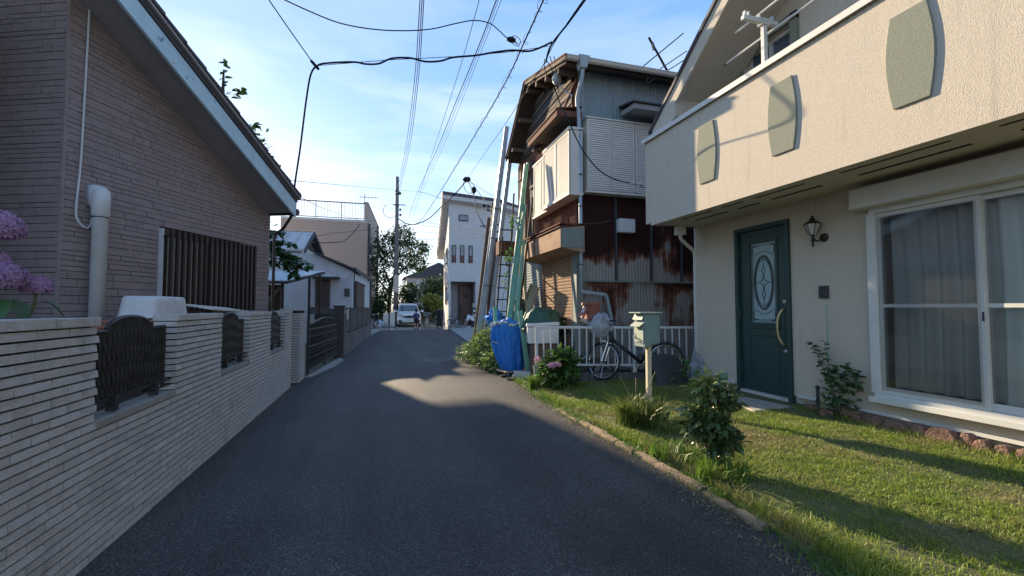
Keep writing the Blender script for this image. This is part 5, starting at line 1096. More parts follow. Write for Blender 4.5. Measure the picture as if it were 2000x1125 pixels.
def louvre_panel(f, a0, a1, z0, z1, parent, pitch=.042):
    """f(a, d, z): point on the shutter plane, d outward"""
    m_ = MB()
    for (p, q) in (((a0, z0), (a1, z0)), ((a0, z1), (a1, z1))): m_.bar(f(p[0], .0, p[1]), f(q[0], .0, q[1]), .028, .028)
    for a in (a0, a1): m_.bar(f(a, .002, z0), f(a, .002, z1), .028, .028)
    fr = m_.build('shutter_panel', 'shutter', parent)
    m_ = MB(); z = z0 + .03
    while z < z1 - .03:
        m_.add([f(a0, .009, z), f(a1, .009, z), f(a1, -.002, z + pitch * .86), f(a0, -.002, z + pitch * .86)], [(0, 1, 2, 3)]); m_.add([f(a0, .009, z), f(a1, .009, z), f(a1, -.012, z + .002), f(a0, -.012, z + .002)], [(0, 1, 2, 3)]); z += pitch
    m_.build('louvres', 'shutter', fr, stuff=True)
mb = MB(); mb.box(3.72, 7.0, 7.66, 7.82, 3.63, 5.03); sbx = mb.build('shutter_box', 'shutter', ch)
fN = lambda a, d, z: Vector((3.72 + a, 7.64 - d, z))
for a0, a1 in ((.02, .50), (.52, 1.0), (1.06, 1.62), (1.64, 2.2)): louvre_panel(fN, a0, a1, 3.66, 5.0, ch)
for z0_, z1_ in ((5.031, 5.06), (3.59, 3.628)): mb = MB(); mb.box(3.70, 7.0, 7.62, 7.82, z0_, z1_); mb.build('shutter_rail', 'shutter', ch)
mb = MB(); mb.prism([(4.55, 7.30, 5.18), (7.0, 7.30, 5.18), (7.0, 7.82, 5.22), (4.55, 7.82, 5.22)], (0, 0, .10)); cnp = mb.build('window_canopy', 'soffit', ch)
mb = MB(); mb.prism([(4.5, 7.26, 5.285), (7.0, 7.26, 5.285), (7.0, 7.82, 5.40), (4.5, 7.82, 5.40)], (0, 0, .03)); mb.build('canopy_roof', 'rooftile', cnp)
# face towards the street (normal -X)
def ssheets(y0, y1, z0, z1, m, x=3.60):
    y = y0; k = 0
    while y < y1 - .02:
        e = min(y + .7, y1); m_ = MB(); dx = -.006 * (k % 2)
        corrugate(m_, lambda a, d, z: (x + dx + d, y + a, z), e - y, z0, z1, .045, .007, 5); m_.build('ribbed_sheet', m, ch, smooth=False, fix=False); y = e; k += 1
ssheets(7.84, 11.72, 2.86, 3.72, 'brownrib'); ssheets(9.95, 11.72, 3.72, 5.3, 'brownrib'); ssheets(7.84, 8.9, 4.85, 5.9, 'brownrib', 3.605); ssheets(8.9, 11.6, 4.85, 5.35, 'brownrib', 3.605)
for k in range(11):
    z = 5.38 + k * .115; y0 = 8.0 + max(0, (z - 5.95) / .30); y1 = min(11.5, 11.6 - max(0, (z - 5.45) / .85)); 
    if y0 < y1:
        m_ = MB(); m_.cbox((3.585 - .008 * (k % 2), (y0 + y1) / 2, z), (.02, y1 - y0, .108), (random.uniform(-.012, .012), .1, 0)); m_.build('gable_board', ('darkwood', 'oldwood', 'greycable', 'oldwood')[k % 4], ch)
mb = MB(); mb.bar((3.56, 7.84, 5.80), (3.56, 9.2, 5.12), .02, .05); mb.bar((3.56, 7.9, 4.86), (3.56, 11.6, 4.86), .03, .04); mb.build('trim_strip', 'brownrib', ch)
mb = MB()
for y0, y1 in ((11.0, 11.2), (10.4, 10.6), (11.35, 11.5)): mb.box(3.57, 3.59, y0, y1, 2.9, 5.1)
mb.build('loose_plank', 'darkwood', ch)
# street-side window: two shutter boxes
for (y0, y1, x_, pans) in ((7.58, 9.0, 3.34, ((0.03, .68), (.72, 1.39))), (9.02, 9.98, 3.46, ((.03, .46), (.49, .93)))):
    m_ = MB(); m_.box(x_ + .02, 3.6, y0, y1, 3.55, 4.74); m_.build('shutter_box', 'shutter', ch)
    fS = lambda a, d, z, y0=y0, x_=x_: Vector((x_ - d, y0 + a, z))
    for a0, a1 in pans: louvre_panel(fS, a0, a1, 3.58, 4.71, ch)
    m_ = MB(); m_.box(x_ - .03, 3.6, y0 - .02, y1 + .01, 3.50, 3.548); m_.build('shutter_rail', 'shutter', ch); m_ = MB(); m_.box(x_ - .03, 3.6, y0 - .02, y1 + .01, 4.742, 4.79); m_.build('shutter_rail', 'shutter', ch)
mb = MB(); mb.box(3.45, 3.6, 10.0, 10.3, 4.3, 4.36); mb.box(3.45, 3.6, 10.0, 10.3, 3.8, 3.86); mb.box(3.5, 3.6, 10.02, 10.28, 3.86, 4.3); mb.build('window_rack', 'darkwood', ch)
mb = MB(); mb.prism([(3.12, 7.62, 5.0), (3.60, 7.62, 5.03), (3.60, 9.3, 5.03), (3.12, 9.3, 5.0)], (0, 0, .045)); can2 = mb.build('street_window_canopy', 'oldwood', ch)
mb = MB(); mb.box(3.09, 3.12, 7.60, 9.34, 4.98, 5.10); mb.prism([(3.07, 7.58, 5.10), (3.60, 7.58, 5.19), (3.60, 9.36, 5.19), (3.07, 9.36, 5.10)], (0, 0, .025)); mb.box(3.10, 3.6, 7.59, 7.62, 4.99, 5.10); mb.build('canopy_edge', 'brownrib', can2)
mb = MB(); mb.cbox((3.4, 9.25, 4.93), (.3, .18, .08), (.3, .2, .4)); mb.cbox((3.3, 9.33, 4.9), (.2, .1, .05), (.6, .1, .2)); mb.build('broken_board', 'darkwood', can2)
# hood above the roller shutters
mb = MB(); mb.prism([(3.12, 7.52, 2.86), (3.12, 7.52, 2.50), (3.60, 7.52, 2.42), (3.60, 7.52, 2.92)], (0, 2.42, 0)); hd = mb.build('shop_hood', 'hood', ch)
mb = MB(); mb.box(3.095, 3.60, 7.50, 9.96, 2.93, 2.95); mb.prism([(3.09, 7.5, 2.87), (3.62, 7.5, 2.94), (3.62, 9.97, 2.94), (3.09, 9.97, 2.87)], (0, 0, .02)); mb.build('hood_flashing', 'brownrib', hd)
mb = MB(); mb.box(3.105, 3.118, 8.95, 8.985, 2.51, 2.86); mb.build('hood_seam', 'brownrib', hd)
mb = MB(); mb.box(3.13, 3.58, 7.506, 7.518, 2.5, 2.86); mb.build('hood_end', 'greygreen', hd)
mb = MB(); mb.box(3.56, 3.70, 7.80, 8.03, 0, 2.86); mb.build('corner_pilaster', 'greygreen', ch)
for y0, y1, m in ((8.05, 9.62, 'roller'), (9.70, 11.0, 'rollerold')):
    def rs_(u, v, y0=y0, y1=y1): z = .05 + 2.5 * v; return Vector((3.59 - .010 * abs(math.sin(z / .066 * math.pi)), y0 + (y1 - y0) * u, z))
    m_ = MB(); m_.grid(rs_, 1, 38 * 6); rsx = m_.build('roller_shutter', m, ch, fix=False)
    m_ = MB(); m_.box(3.555, 3.61, y0 - .045, y0 - .002, 0, 2.6); m_.box(3.555, 3.61, y1 + .002, y1 + .04, 0, 2.6); m_.build('guide_rail', 'hood', rsx)
# roof
mb = MB(); nE, rD, fE = (7.46, 6.03), (9.9, 6.74), (11.5, 5.42)
for (a, b) in ((nE, rD), (rD, fE)):
    for x0 in np.arange(3.22, 8.9, .8):
        m_ = MB(); L_ = math.hypot(b[0] - a[0], b[1] - a[1])
        m_.grid(lambda u, v: Vector((x0 + .82 * u, a[0] + (b[0] - a[0]) * v, a[1] + (b[1] - a[1]) * v + .012 * math.sin((x0 + .82 * u) * 2 * math.pi / .068))), 60, 1); m_.build('roof_sheet', 'brownrib' if b == fE else 'rust_mid', ch, smooth=True, fix=False)
mb = MB(); mb.prism([(3.24, nE[0] + .05, nE[1] - .09), (3.24, rD[0], rD[1] - .09), (3.24, rD[0], rD[1] - .03), (3.24, nE[0] + .05, nE[1] - .03)], (5.6, 0, 0)); mb.prism([(3.24, rD[0] + .001, rD[1] - .09), (3.24, fE[0], fE[1] - .09), (3.24, fE[0], fE[1] - .03), (3.24, rD[0] + .001, rD[1] - .03)], (5.6, 0, 0)); mb.build('roof_boards', 'darkwood', ch)
mb = MB(); mb.bar((3.21, nE[0] - .04, nE[1] - .02), (3.21, rD[0], rD[1] - .01), .03, .07); mb.bar((3.21, rD[0], rD[1] - .01), (3.21, fE[0] + .05, fE[1] - .02), .03, .07); mb.build('verge_board', 'oldwood', ch)
mb = MB(); mb.bar((3.20, nE[0] - .05, nE[1] + .035), (3.20, rD[0], rD[1] + .045), .05, .03); mb.bar((3.20, rD[0], rD[1] + .045), (3.20, fE[0] + .05, fE[1] + .035), .05, .03); mb.build('verge_flashing', 'brownrib', ch)
for y, z in ((7.9, 6.0), (8.6, 6.2), (9.2, 6.38), (9.85, 6.55), (10.5, 6.1), (11.1, 5.55)):
    m_ = MB(); m_.bar((3.24, y, z), (3.62, y, z), .08, .1); m_.build('purlin_end', 'oldwood', ch)
mb = MB(); n_ = 12
gp_ = [(math.cos(math.pi * i / 8), -math.sin(math.pi * i / 8)) for i in range(9)]
mb.grid(lambda u, v: Vector((3.2 + 5.6 * u, 7.42 + .065 * math.cos(math.pi * v), 6.03 - .065 * math.sin(math.pi * v) + .0)), 10, 8); mb.tube([(3.2, 7.355, 6.035), (8.8, 7.355, 6.035)], .012, 5); mb.build('gutter', 'shutter', ch, smooth=True, fix=False)
mb = MB(); mb.prism([(3.42, 7.33, 6.07), (3.66, 7.33, 6.07), (3.60, 7.36, 5.84), (3.48, 7.36, 5.84)], (0, .16, 0)); hp = mb.build('rain_hopper', 'galv', ch, bevel=.01)
mb = MB(); mb.tube(spline([(3.54, 7.42, 5.86), (3.53, 7.45, 5.66), (3.49, 7.56, 5.35), (3.53, 7.60, 5.05), (3.55, 7.60, 4.6)], 4), .036, 8); mb.tube([(3.55, 7.60, 4.62), (3.56, 7.6, 3.0), (3.57, 7.60, 1.72)], .036, 8); mb.tube([(3.57, 7.60, 1.74), (3.60, 7.60, 1.69), (4.06, 7.60, 1.64), (4.10, 7.62, 1.60), (4.40, 7.74, .55), (4.42, 7.75, .1)], .034, 8); mb.build('downpipe', 'bluedown', ch, smooth=True)
mb = MB()
for z in (4.75, 3.9, 3.3, 2.2): mb.torus((3.555, 7.6, z), .042, .010, (0, 0, 1), 12, 5); mb.bar((3.56, 7.62, z), (3.58, 7.83, z), .012)
mb.build('pipe_bracket', 'greycable', ch)
mb = MB(); mb.blob((3.30, 8.1, 5.95), (.10, .09, .13), 2, .1); mb.tube(spline([(3.2, 8.0, 6.35), (3.25, 8.05, 6.1), (3.3, 8.1, 5.95), (3.4, 8.0, 5.7), (3.5, 7.8, 5.5)], 4), .012, 5); mb.tube(spline([(3.15, 8.1, 6.4), (3.4, 8.3, 6.0), (3.5, 8.5, 5.9)], 4), .012, 5); mb.build('service_connector', 'galv', ch)
ant = thing('tv_antenna', 'TV antenna on the near roof edge of the corrugated house', 'antenna', (5.5, 7.7, 6.1))
mb = MB(); mb.tube([(5.54, 7.62, 6.02), (5.52, 7.62, 6.2), (5.08, 7.6, 6.82)], .022, 6); mb.blob((5.54, 7.62, 6.15), .05, 2, .2); mb.build('mast', 'cable', ant)
mb = MB(); mb.tube([(4.85, 7.6, 6.12), (5.9, 7.6, 7.05)], .012, 5); mb.tube([(4.95, 7.5, 5.85), (5.0, 7.5, 5.95), (5.9, 7.5, 6.62)], .010, 5); mb.tube([(4.95, 7.5, 5.85), (4.98, 7.5, 5.82), (5.95, 7.5, 6.5)], .010, 5); mb.bar((5.16, 7.6, 6.72), (5.2, 7.6, 6.58), .04); mb.build('elements', 'greycable', ant)

# leaning pipes and poles at the far corner of that house
def leaner(name, lab, p0, p1, r, m, group=None, n=8):
    t_ = thing(name, lab, name.replace('_', ' '), (p0[0], p0[1], 0), group); mb = MB(); mb.tube([p0, Vector(p0).lerp(Vector(p1), .5) + Vector((.01, 0, 0)), p1], r, n); o = mb.build('shaft', m, t_, smooth=False); return t_
leaner('steel_pipe', 'tallest grey steel pipe leaning upright beside the rusty house, left of its pair', (2.55, 12.15, 0), (3.25, 11.65, 6.38), .068, 'galv', 'leaning grey pipes', 10)
leaner('steel_pipe', 'shorter grey steel pipe leaning beside the tallest one, right of its pair', (2.76, 12.1, 0), (3.38, 11.64, 5.79), .06, 'galv', 'leaning grey pipes', 10)
leaner('steel_pipe', 'thin grey pipe tied close to the left of the tallest steel pipe', (2.45, 12.2, 0), (3.14, 11.8, 5.75), .026, 'galv', 'leaning grey pipes')
mb = MB()
for z in (2.0, 3.3, 4.1): x = 2.55 + .11 * z; mb.torus((x + .08, 12.15 - .078 * z, z), .16, .008, (.1, -.07, 1), 16, 4)
tag(mb.build('tie_wire', 'cable'), 'dark tie wire looped round the leaning grey steel pipes', 'wire')
gl = ['palest green pole of the leaning bundle, far left', 'green pole second from the left in the leaning bundle', 'green pole in the middle of the leaning bundle', 'tall green pole reaching highest beside the rusty street face', 'tall green pole just right of the highest one', 'green pole near the right of the leaning bundle', 'thicker short green pole standing in front, right of the bundle']
gpd = [((2.50, 9.55, 0), (3.0, 9.45, 3.4), .026), ((2.55, 9.52, 0), (3.02, 9.42, 3.55), .026), ((2.60, 9.48, 0), (3.06, 9.42, 3.7), .028), ((2.56, 9.6, 0), (3.06, 9.40, 4.62), .030), ((2.62, 9.6, 0), (3.12, 9.42, 4.66), .026), ((2.66, 9.45, 0), (3.03, 9.40, 2.9), .028), ((2.72, 9.35, 0), (2.97, 9.35, 2.55), .042)]
for (a, b, r), lb in zip(gpd, gl): leaner('green_pole', lb, a, b, r, 'greenpole', 'green poles leaning in a bundle')
leaner('dark_pole', 'dark thin pole leaning just right of the green poles', (2.76, 9.5, 0), (3.22, 9.42, 3.75), .024, 'rubber')
leaner('dark_pole', 'dark bar leaning behind the grey pipes against the ladder', (2.5, 12.6, 0), (2.95, 12.5, 4.0), .055, 'woodpole')
ld = thing('ladder', 'narrow dark ladder standing between the grey pipes and the green poles', 'ladder', (2.85, 10.9, 0))
for s_ in (0, .3): 
    m_ = MB(); m_.bar((2.7 + s_, 11.0, 0), (2.95 + s_, 10.95, 4.35 if s_ else 3.2), .05, .04); m_.build('rail', 'darkwood', ld)
for k in range(11): 
    z = .4 + k * .3; m_ = MB(); m_.bar((2.7 + .0575 * z, 11.0, z), (3.0 + .0575 * z, 11.0, z), .03); m_.build('rung', 'darkwood', ld)
mb = MB(); mb.cbox((3.15, 11.3, 2.95), (.5, .35, .35)); tag(mb.build('rusty_crate', 'brownrib', bevel=.01), 'rusty brown box high behind the green poles', 'box')
vt = thing('climbing_weed', 'small leafy weed climbing beside the green poles', 'plant', (2.62, 9.9, 0))
mb = MB(); mb.tube(spline([(2.6, 10, 0), (2.66, 9.9, 1.5), (2.8, 9.7, 2.6), (2.84, 9.6, 3.4)], 4), .008, 4); mb.build('stem', 'stem', vt)
leafcloud('foliage', 'leafbright', [((2.84, 9.6, 3.35), (.10, .1, .12)), ((2.78, 9.7, 2.6), (.12, .1, .14)), ((2.72, 9.8, 2.0), (.08, .1, .2))], 90, .10, vt, 8)
wp = thing('wooden_utility_pole', 'thin old wooden pole with insulators, in front of the white three storey house', 'pole', (3.66, 15.6, 0))
mb = MB(); mb.tube([(3.66, 15.6, 0), (3.76, 15.45, 4.0), (3.80, 15.4, 5.15)], [.10, .08, .07], 10); mb.build('pole', 'woodpole', wp, smooth=True)
mb = MB()
for z in (5.0, 4.85, 4.35, 4.1): mb.bar((3.6, 15.4, z), (3.98, 15.4, z), .03); mb.blob((3.60, 15.4, z + .03), .04, 1, 0); mb.blob((3.97, 15.4, z + .03), .035, 1, 0)
mb.bar((3.3, 15.35, 4.28), (3.78, 15.4, 4.3), .03); mb.blob((3.45, 15.35, 5.02), .06, 2, .1); mb.build('insulators', 'cable', wp)
mb = MB(); mb.tube([(3.98, 16.4, 0), (4.12, 16.3, 4.0)], .08, 8); tag(mb.build('wooden_post', 'woodpole'), 'shorter dark wooden post right beside the thin wooden pole', 'post')

# mesh fence with bags on a block base
mf = thing('white_mesh_fence', 'short white wire mesh fence on a dark block base, near the thin wooden pole', 'fence', (4.3, 18.15, 0))
mb = MB(); mb.box(3.72, 5.4, 17.95, 18.25, 0, .05); mb.box(3.75, 5.4, 17.9, 18.05, -.02, .06); mb.build('base', 'block', mf)
for x in (3.78, 5.0): m_ = MB(); m_.bar((x, 18.1, .05), (x, 18.1, .82), .04); m_.build('post', 'whitefence', mf)
mb = MB(); mb.bar((3.78, 18.1, .8), (5.0, 18.1, .8), .025); mb.bar((3.78, 18.1, .1), (5.0, 18.1, .1), .02)
for k in range(24): mb.bar((3.8 + k * .05, 18.1, .1), (3.8 + k * .05, 18.1, .8), .009)
for k in range(7): mb.bar((3.78, 18.1, .18 + k * .1), (5.0, 18.1, .18 + k * .1), .008)
mb.build('mesh', 'whitefence', mf)
mb = MB(); mb.box(2.95, 4.6, 13.2, 13.55, 0, .32); tag(mb.build('block_edge', 'block', bevel=.01), 'low dark concrete block edge beside the weeds', 'block')
for k, (c, r, m, lab) in enumerate([((4.1, 18.5, .38), (.28, .25, .36), 'bluebag', 'pale blue bulging bag behind the white mesh fence'), ((4.5, 18.5, .55), (.3, .28, .5), 'greysheet', 'tall grey bag behind the white mesh fence'), ((4.35, 18.35, .2), (.3, .15, .16), 'blackbag', 'black bag low behind the white mesh fence'), ((4.2, 18.45, .74), (.2, .2, .1), 'bluebag', 'pale bag lying on top of the bag heap behind the mesh fence')]):
    m_ = MB(); m_.blob(c, r, k + 11, .22, 16, 11); tag(m_.build('rubbish_bag', m, smooth=True), lab, 'bag', 'bags behind the white mesh fence')

# ------------------------------------------------------------------ junk in front of the corrugated house
def cloth(fn, nu, nv, name, m, parent=None):
    mb = MB(); mb.grid(fn, nu, nv); return mb.build(name, m, parent, smooth=True, fix=False)
rj0 = random.Random(2)
bt = thing('blue_tarp_bundle', 'tall bundle wrapped in bright blue tarpaulin tied with string at the road edge', 'tarp bundle', (2.62, 9.05, 0))
def tarp(u, v):
    t = u * 2 * math.pi; c_, s_ = math.cos(t), math.sin(t); n1 = mnoise.noise(Vector((c_ * 2.2, s_ * 2.2, v * .7))); n2 = mnoise.noise(Vector((c_ * 5.5 + v * .8, s_ * 5.5, v * .9 + 4))); n3 = mnoise.noise(Vector((c_ * 9, s_ * 9, v * 6)))
    r = .20 + .125 * v ** .6 - .05 * max(0, v - .75) + .045 * n1 + (.055 * n2) * (.3 + .8 * v) + .018 * n3
    z = .10 + .97 * v + .05 * n1 * v
    return Vector((2.66 - .12 * v ** .8 + c_ * r * 1.1 * (1 + .12 * max(0, -c_) * math.sin(v * 3.1)), 9.05 + s_ * r * .75, z))
cloth(tarp, 160, 40, 'tarp', 'bluetarp', bt)
mb = MB(); mb.blob((2.55, 9.05, 1.03), (.24, .19, .12), 4, .3, 24, 14, 3); mb.build('tied_top', 'bluetarp', bt, smooth=True)
mb = MB()
for k in range(34):
    p = tarp(k / 34, .985); mb.cbox(p + Vector((0, 0, rj0.uniform(-.02, .03))), (rj0.uniform(.03, .09), rj0.uniform(.03, .08), .03), (rj0.uniform(-.6, .6), rj0.uniform(-.6, .6), rj0.uniform(0, 3)))
mb.build('ragged_hem', 'paper', bt, stuff=True)
mb = MB()
for i0, v0 in ((23, .56), (30, .60)):
    q_ = [tarp((i0 + k) / 60, v0 + .01 * math.sin(k)) for k in range(7)]; mb.tube([p + Vector((p.x - 2.57, p.y - 9.05, 0)).normalized() * .012 for p in q_], .008, 4)
mb.build('hem', 'paper', bt)
mb = MB(); mb.cbox((2.62, 9.0, .085), (.56, .5, .02), (.02, .04, .2)); mb.build('base_board', 'ply', bt)
for dx, dy in ((-.15, -.15), (.12, -.18), (0, .15)): 
    m_ = MB(); m_.lathe([(.05, 0), (.035, .075)], (2.62 + dx, 9.0 + dy, 0), 8); m_.build('base_leg', 'redbox', bt)
b2 = thing('blue_tarp_bundle', 'crumpled blue tarpaulin hanging behind, left of the tall blue tarp bundle', 'tarp bundle', (2.66, 10.7, 0))
mb = MB(); mb.blob((2.70, 10.7, 1.10), (.20, .16, .20), 3, .42, 26, 18, 3.4); mb.blob((2.74, 10.75, .86), (.11, .12, .22), 5, .45, 22, 14, 3.4); mb.build('tarp', 'bluetarp', b2, smooth=True)
mb = MB(); mb.cbox((2.70, 10.75, .25), (.25, .2, .5)); mb.build('bin', 'greygreen', b2, bevel=.02)
gpst = thing('green_post', 'flat pale green post standing right of the tall blue tarp bundle', 'post', (2.80, 8.55, 0))
mb = MB(); mb.bar((2.83, 8.5, 0), (2.66, 8.55, 1.34), .095, .03, (0, 1, 0)); mb.build('plank', 'greenpole', gpst)
mb = MB(); mb.bar((2.50, 9.75, 0), (2.44, 9.75, 1.42), .08, .03, (0, 1, 0)); tag(mb.build('green_post', 'greenpole'), 'short pale green post behind, left of the green pole bundle', 'post')
wbx = thing('white_foam_box', 'big white foam box stacked behind the white railing', 'box', (3.0, 8.35, .66))
mb = MB(); mb.prism([(2.71, 8.19, .70), (3.27, 8.05, .70), (3.285, 8.045, 1.02), (2.70, 8.19, 1.02)], (.1, .42, 0)); mb.build('box_body', 'whitebox', wbx, bevel=.02)
mb = MB(); mb.prism([(2.68, 8.175, 1.023), (3.30, 8.02, 1.05), (3.30, 8.02, 1.12), (2.68, 8.175, 1.085)], (.11, .46, 0)); mb.build('lid', 'whitebox', wbx, bevel=.015)
mb = MB(); mb.prism([(2.78, 8.22, 0.02), (3.34, 8.08, 0.02), (3.34, 8.08, .69), (2.78, 8.22, .69)], (.09, .40, 0)); tag(mb.build('wooden_crate', 'oldwood', bevel=.008), 'weathered wooden crate carrying the white foam box', 'crate')
gt = thing('green_tarp_cover', 'dark green tarpaulin draped over the heap behind the white foam box', 'tarp', (3.15, 8.6, 0))
def gtf(u, v):
    t = u * 2 * math.pi; r = v; c_, s_ = math.cos(t), math.sin(t)
    fold = mnoise.noise(Vector((c_ * 2.6, s_ * 2.6, 3))) + .6 * mnoise.noise(Vector((c_ * 6, s_ * 6, 8)))
    z = 1.39 - .16 * r ** 2 - .26 * max(0, r - .72) / .28 * (1 + .5 * fold) + .05 * fold * r + .05 * mnoise.noise(Vector((c_ * r * 3, s_ * r * 3, 1)))
    k = r * (1 + .10 * fold * r); return Vector((3.13 + c_ * k * .47, 8.55 + s_ * k * .42, z))
cloth(gtf, 90, 22, 'tarp', 'greentarp', gt)
mb = MB(); mb.box(2.9, 3.45, 8.35, 8.85, 0, 1.15); mb.build('heap', 'darkwood', gt)
# dark clutter: old bike wheels, pipes, hoses
jk = thing('scrap_heap', 'dark heap of scrap pipes and hoses behind the white railing', 'scrap', (3.7, 7.6, 0))
rj = random.Random(9)
for k in range(10):
    x = rj.uniform(3.0, 4.6); y = rj.uniform(7.45, 7.68); m_ = MB(); m_.tube(spline([(x, y, rj.uniform(.1, .3)), (x + rj.uniform(.1, .4), y + .02, rj.uniform(.3, .6)), (x + rj.uniform(.4, .8), y, rj.uniform(.1, .5))], 5), rj.uniform(.012, .03), 6); m_.build('hose', rj.choice(['galv', 'rubber', 'darkwood']), jk)
for k in range(9):
    x = rj.uniform(3.0, 4.8); m_ = MB(); m_.cbox((x, rj.uniform(7.5, 7.66), rj.uniform(.15, .45)), (rj.uniform(.2, .5), .12, rj.uniform(.06, .2)), (0, rj.uniform(-.3, .3), 0)); m_.build('scrap_board', rj.choice(['darkwood', 'block', 'oldwood', 'greyboard']), jk)
bicycle('bicycle', 'dark old bicycle jammed between the green tarpaulin and the roller shutter', 'bicycle', (3.42, 8.75, .35), R(95), steer=.5, scale=.95, basket=False, tilt=.1)
mb = MB(); mb.blob((3.2, 10.2, 1.1), (.25, .4, .55), 6, .25, 14, 10); tag(mb.build('junk_pile', 'greyboard'), 'dark pile of junk at the far side of the roller shutters', 'junk')
mb = MB(); mb.cbox((3.28, 9.7, 1.62), (.05, .35, .6), (.3, .2, .3)); mb.cbox((3.2, 9.9, 1.7), (.05, .3, .9), (.15, -.1, -.2)); tag(mb.build('board_stack', 'ply'), 'sunlit boards leaning on the junk beside the green poles', 'boards')
# sandals / shoes
for k, (x, y) in enumerate(((2.43, 8.75), (2.44, 8.35))):
    t_ = thing('sandal', ['worn grey sandal on the asphalt, nearer the weeds', 'worn grey sandal on the asphalt below the blue tarp bundle'][k], 'sandal', (x, y, 0), 'worn sandals')
    m_ = MB(); m_.prism([(x - .12, y - .03, .012), (x - .05, y - .045, .012), (x + .08, y - .045, .012), (x + .12, y, .012), (x + .08, y + .045, .012), (x - .05, y + .04, .012), (x - .12, y + .03, .012)], (0, 0, .03)); m_.build('sole', 'greycable', t_)
    m_ = MB(); m_.torus((x + .03, y, .035), .05, .014, (1, 0, 0), 12, 5, 0, math.pi); m_.build('strap', 'greysheet', t_)
mb = MB(); mb.prism([(2.55, 8.62, .02), (2.85, 8.4, .02), (2.75, 8.2, .02)], (0, 0, .12)); tag(mb.build('white_carton', 'coping'), 'flattened white carton on the ground under the blue tarp bundle', 'carton')

# ------------------------------------------------------------------ white railing on its kerb
FO = Vector((2.67, 7.58, 0)); FU = Vector((2.67, -.78, 0)).normalized(); MF = frame_mat(FO, FU, (FU.y, -FU.x, 0))
wf = thing('white_railing', 'low white painted metal railing with square balusters in front of the rusty house', 'railing', tuple(MF @ Vector((1.4, 0, .2))))
FL = 2.95
for k in range(6):
    m_ = MB(MF); m_.box(k * FL / 6 + .004 - .05, (k + 1) * FL / 6 - .05 - .004, -.08, .08, 0, .235); m_.build('kerb_block', 'block', wf, bevel=.008)
mb = MB(MF); mb.box(-.03, FL, -.022, .022, 1.02, 1.062); mb.build('top_rail', 'whitefence', wf, bevel=.004)
mb = MB(MF); mb.box(0, FL, -.018, .018, .355, .392); mb.build('bottom_rail', 'whitefence', wf, bevel=.004)
for a in (0.0, 1.75, FL - .02): m_ = MB(MF); m_.box(a - .025, a + .025, -.026, .026, .235, 1.018); m_.build('post', 'whitefence', wf, bevel=.004)
for k in range(21):
    a = .13 + k * .128
    if abs(a - 1.75) < .05 : continue
    m_ = MB(MF); m_.box(a - .011, a + .011, -.011, .011, .394, 1.018); m_.build('baluster', 'whitefence', wf)

# main bicycle with bagged basket
bk, FB, SB, hdv = bicycle('bicycle', 'black city bicycle with a bag in its front basket leaning on the white railing', 'bicycle', (4.28, 6.96, .12), math.pi + math.atan2(FU.y, FU.x), steer=-.75, tilt=.06)
mb = MB(SB); b0 = hdv + Vector((.20, 0, .12))
def bag(u, v):
    t = u * 6.2832; p = v * math.pi; d = Vector((math.cos(t) * math.sin(p), math.sin(t) * math.sin(p), math.cos(p))); k = 1 + .22 * mnoise.noise(d * 2.6) + .07 * math.sin(t * 7 + p * 5)
    return b0 + Vector((d.x * .19, d.y * .22, d.z * .22 + .05)) * k
mb.grid(bag, 36, 20); pbag = thing('plastic_bag', 'crumpled clear plastic bag stuffed in the front basket of the black bicycle', 'bag', tuple(SB @ b0)); mb.build('bag', 'plastic_bag', pbag, smooth=True, fix=False)
gs = thing('grey_cover_sheet', 'stiff dark grey sheet leaning over the rear half of the black bicycle', 'sheet', (4.78, 6.62, .12))
def gsf(u, v):
    a = 1.92 + .48 * u + .06 * u * (1 - v); z = .11 + .50 * v - .06 * v * abs(2 * u - 1) ** 2.5; b = .78 - .40 * v + .02 * math.sin(u * 5)
    return MF @ Vector((a, b, z))
mb = MB(); mb.grid(gsf, 16, 12); o = mb.build('sheet', 'greyboard', gs, smooth=True); sm = o.modifiers.new('solid', 'SOLIDIFY'); sm.thickness = .02

# rusty red letter box on the downpipe corner
rbx = thing('red_letter_box', 'faded red house-shaped letter box stuffed with papers on the downpipe corner', 'letter box', (3.68, 7.5, 1.3))
mb = MB(); mb.prism([(3.60, 7.42, 1.18), (3.86, 7.42, 1.18), (3.86, 7.42, 1.42), (3.73, 7.42, 1.50), (3.60, 7.42, 1.42)], (0, .18, 0)); mb.build('box', 'redbox', rbx, bevel=.006)
mb = MB(); mb.prism([(3.57, 7.40, 1.44), (3.58, 7.40, 1.49), (3.89, 7.40, 1.49), (3.89, 7.40, 1.44)], (0, .22, 0)); mb.build('roof', 'redbox', rbx)
mb = MB(); mb.prism([(3.60, 7.41, 1.43), (3.45, 7.35, 1.22), (3.49, 7.35, 1.20), (3.63, 7.41, 1.41)], (0, .19, 0)); fl = mb.build('front_flap', 'redbox', rbx)
mb = MB(); mb.prism([(3.555, 7.40, 1.378), (3.505, 7.38, 1.31), (3.500, 7.38, 1.312), (3.55, 7.40, 1.382)], (0, .10, 0)); mb.build('flap_slot', 'paper', fl)
mb = MB()
for k in range(4): mb.cbox((3.53 + .03 * k, 7.44, 1.16 - .01 * k), (.13, .14, .012), (rj.uniform(-.5, .5), .4 + .25 * k, rj.uniform(-.5, .5)))
tag(mb.build('newspapers', 'paper'), 'folded newspapers sticking out under the red letter box flap', 'papers')
mb = MB(); mb.bar((3.74, 7.6, 1.2), (3.74, 7.6, 0), .03); mb.build('post', 'greycable', rbx)

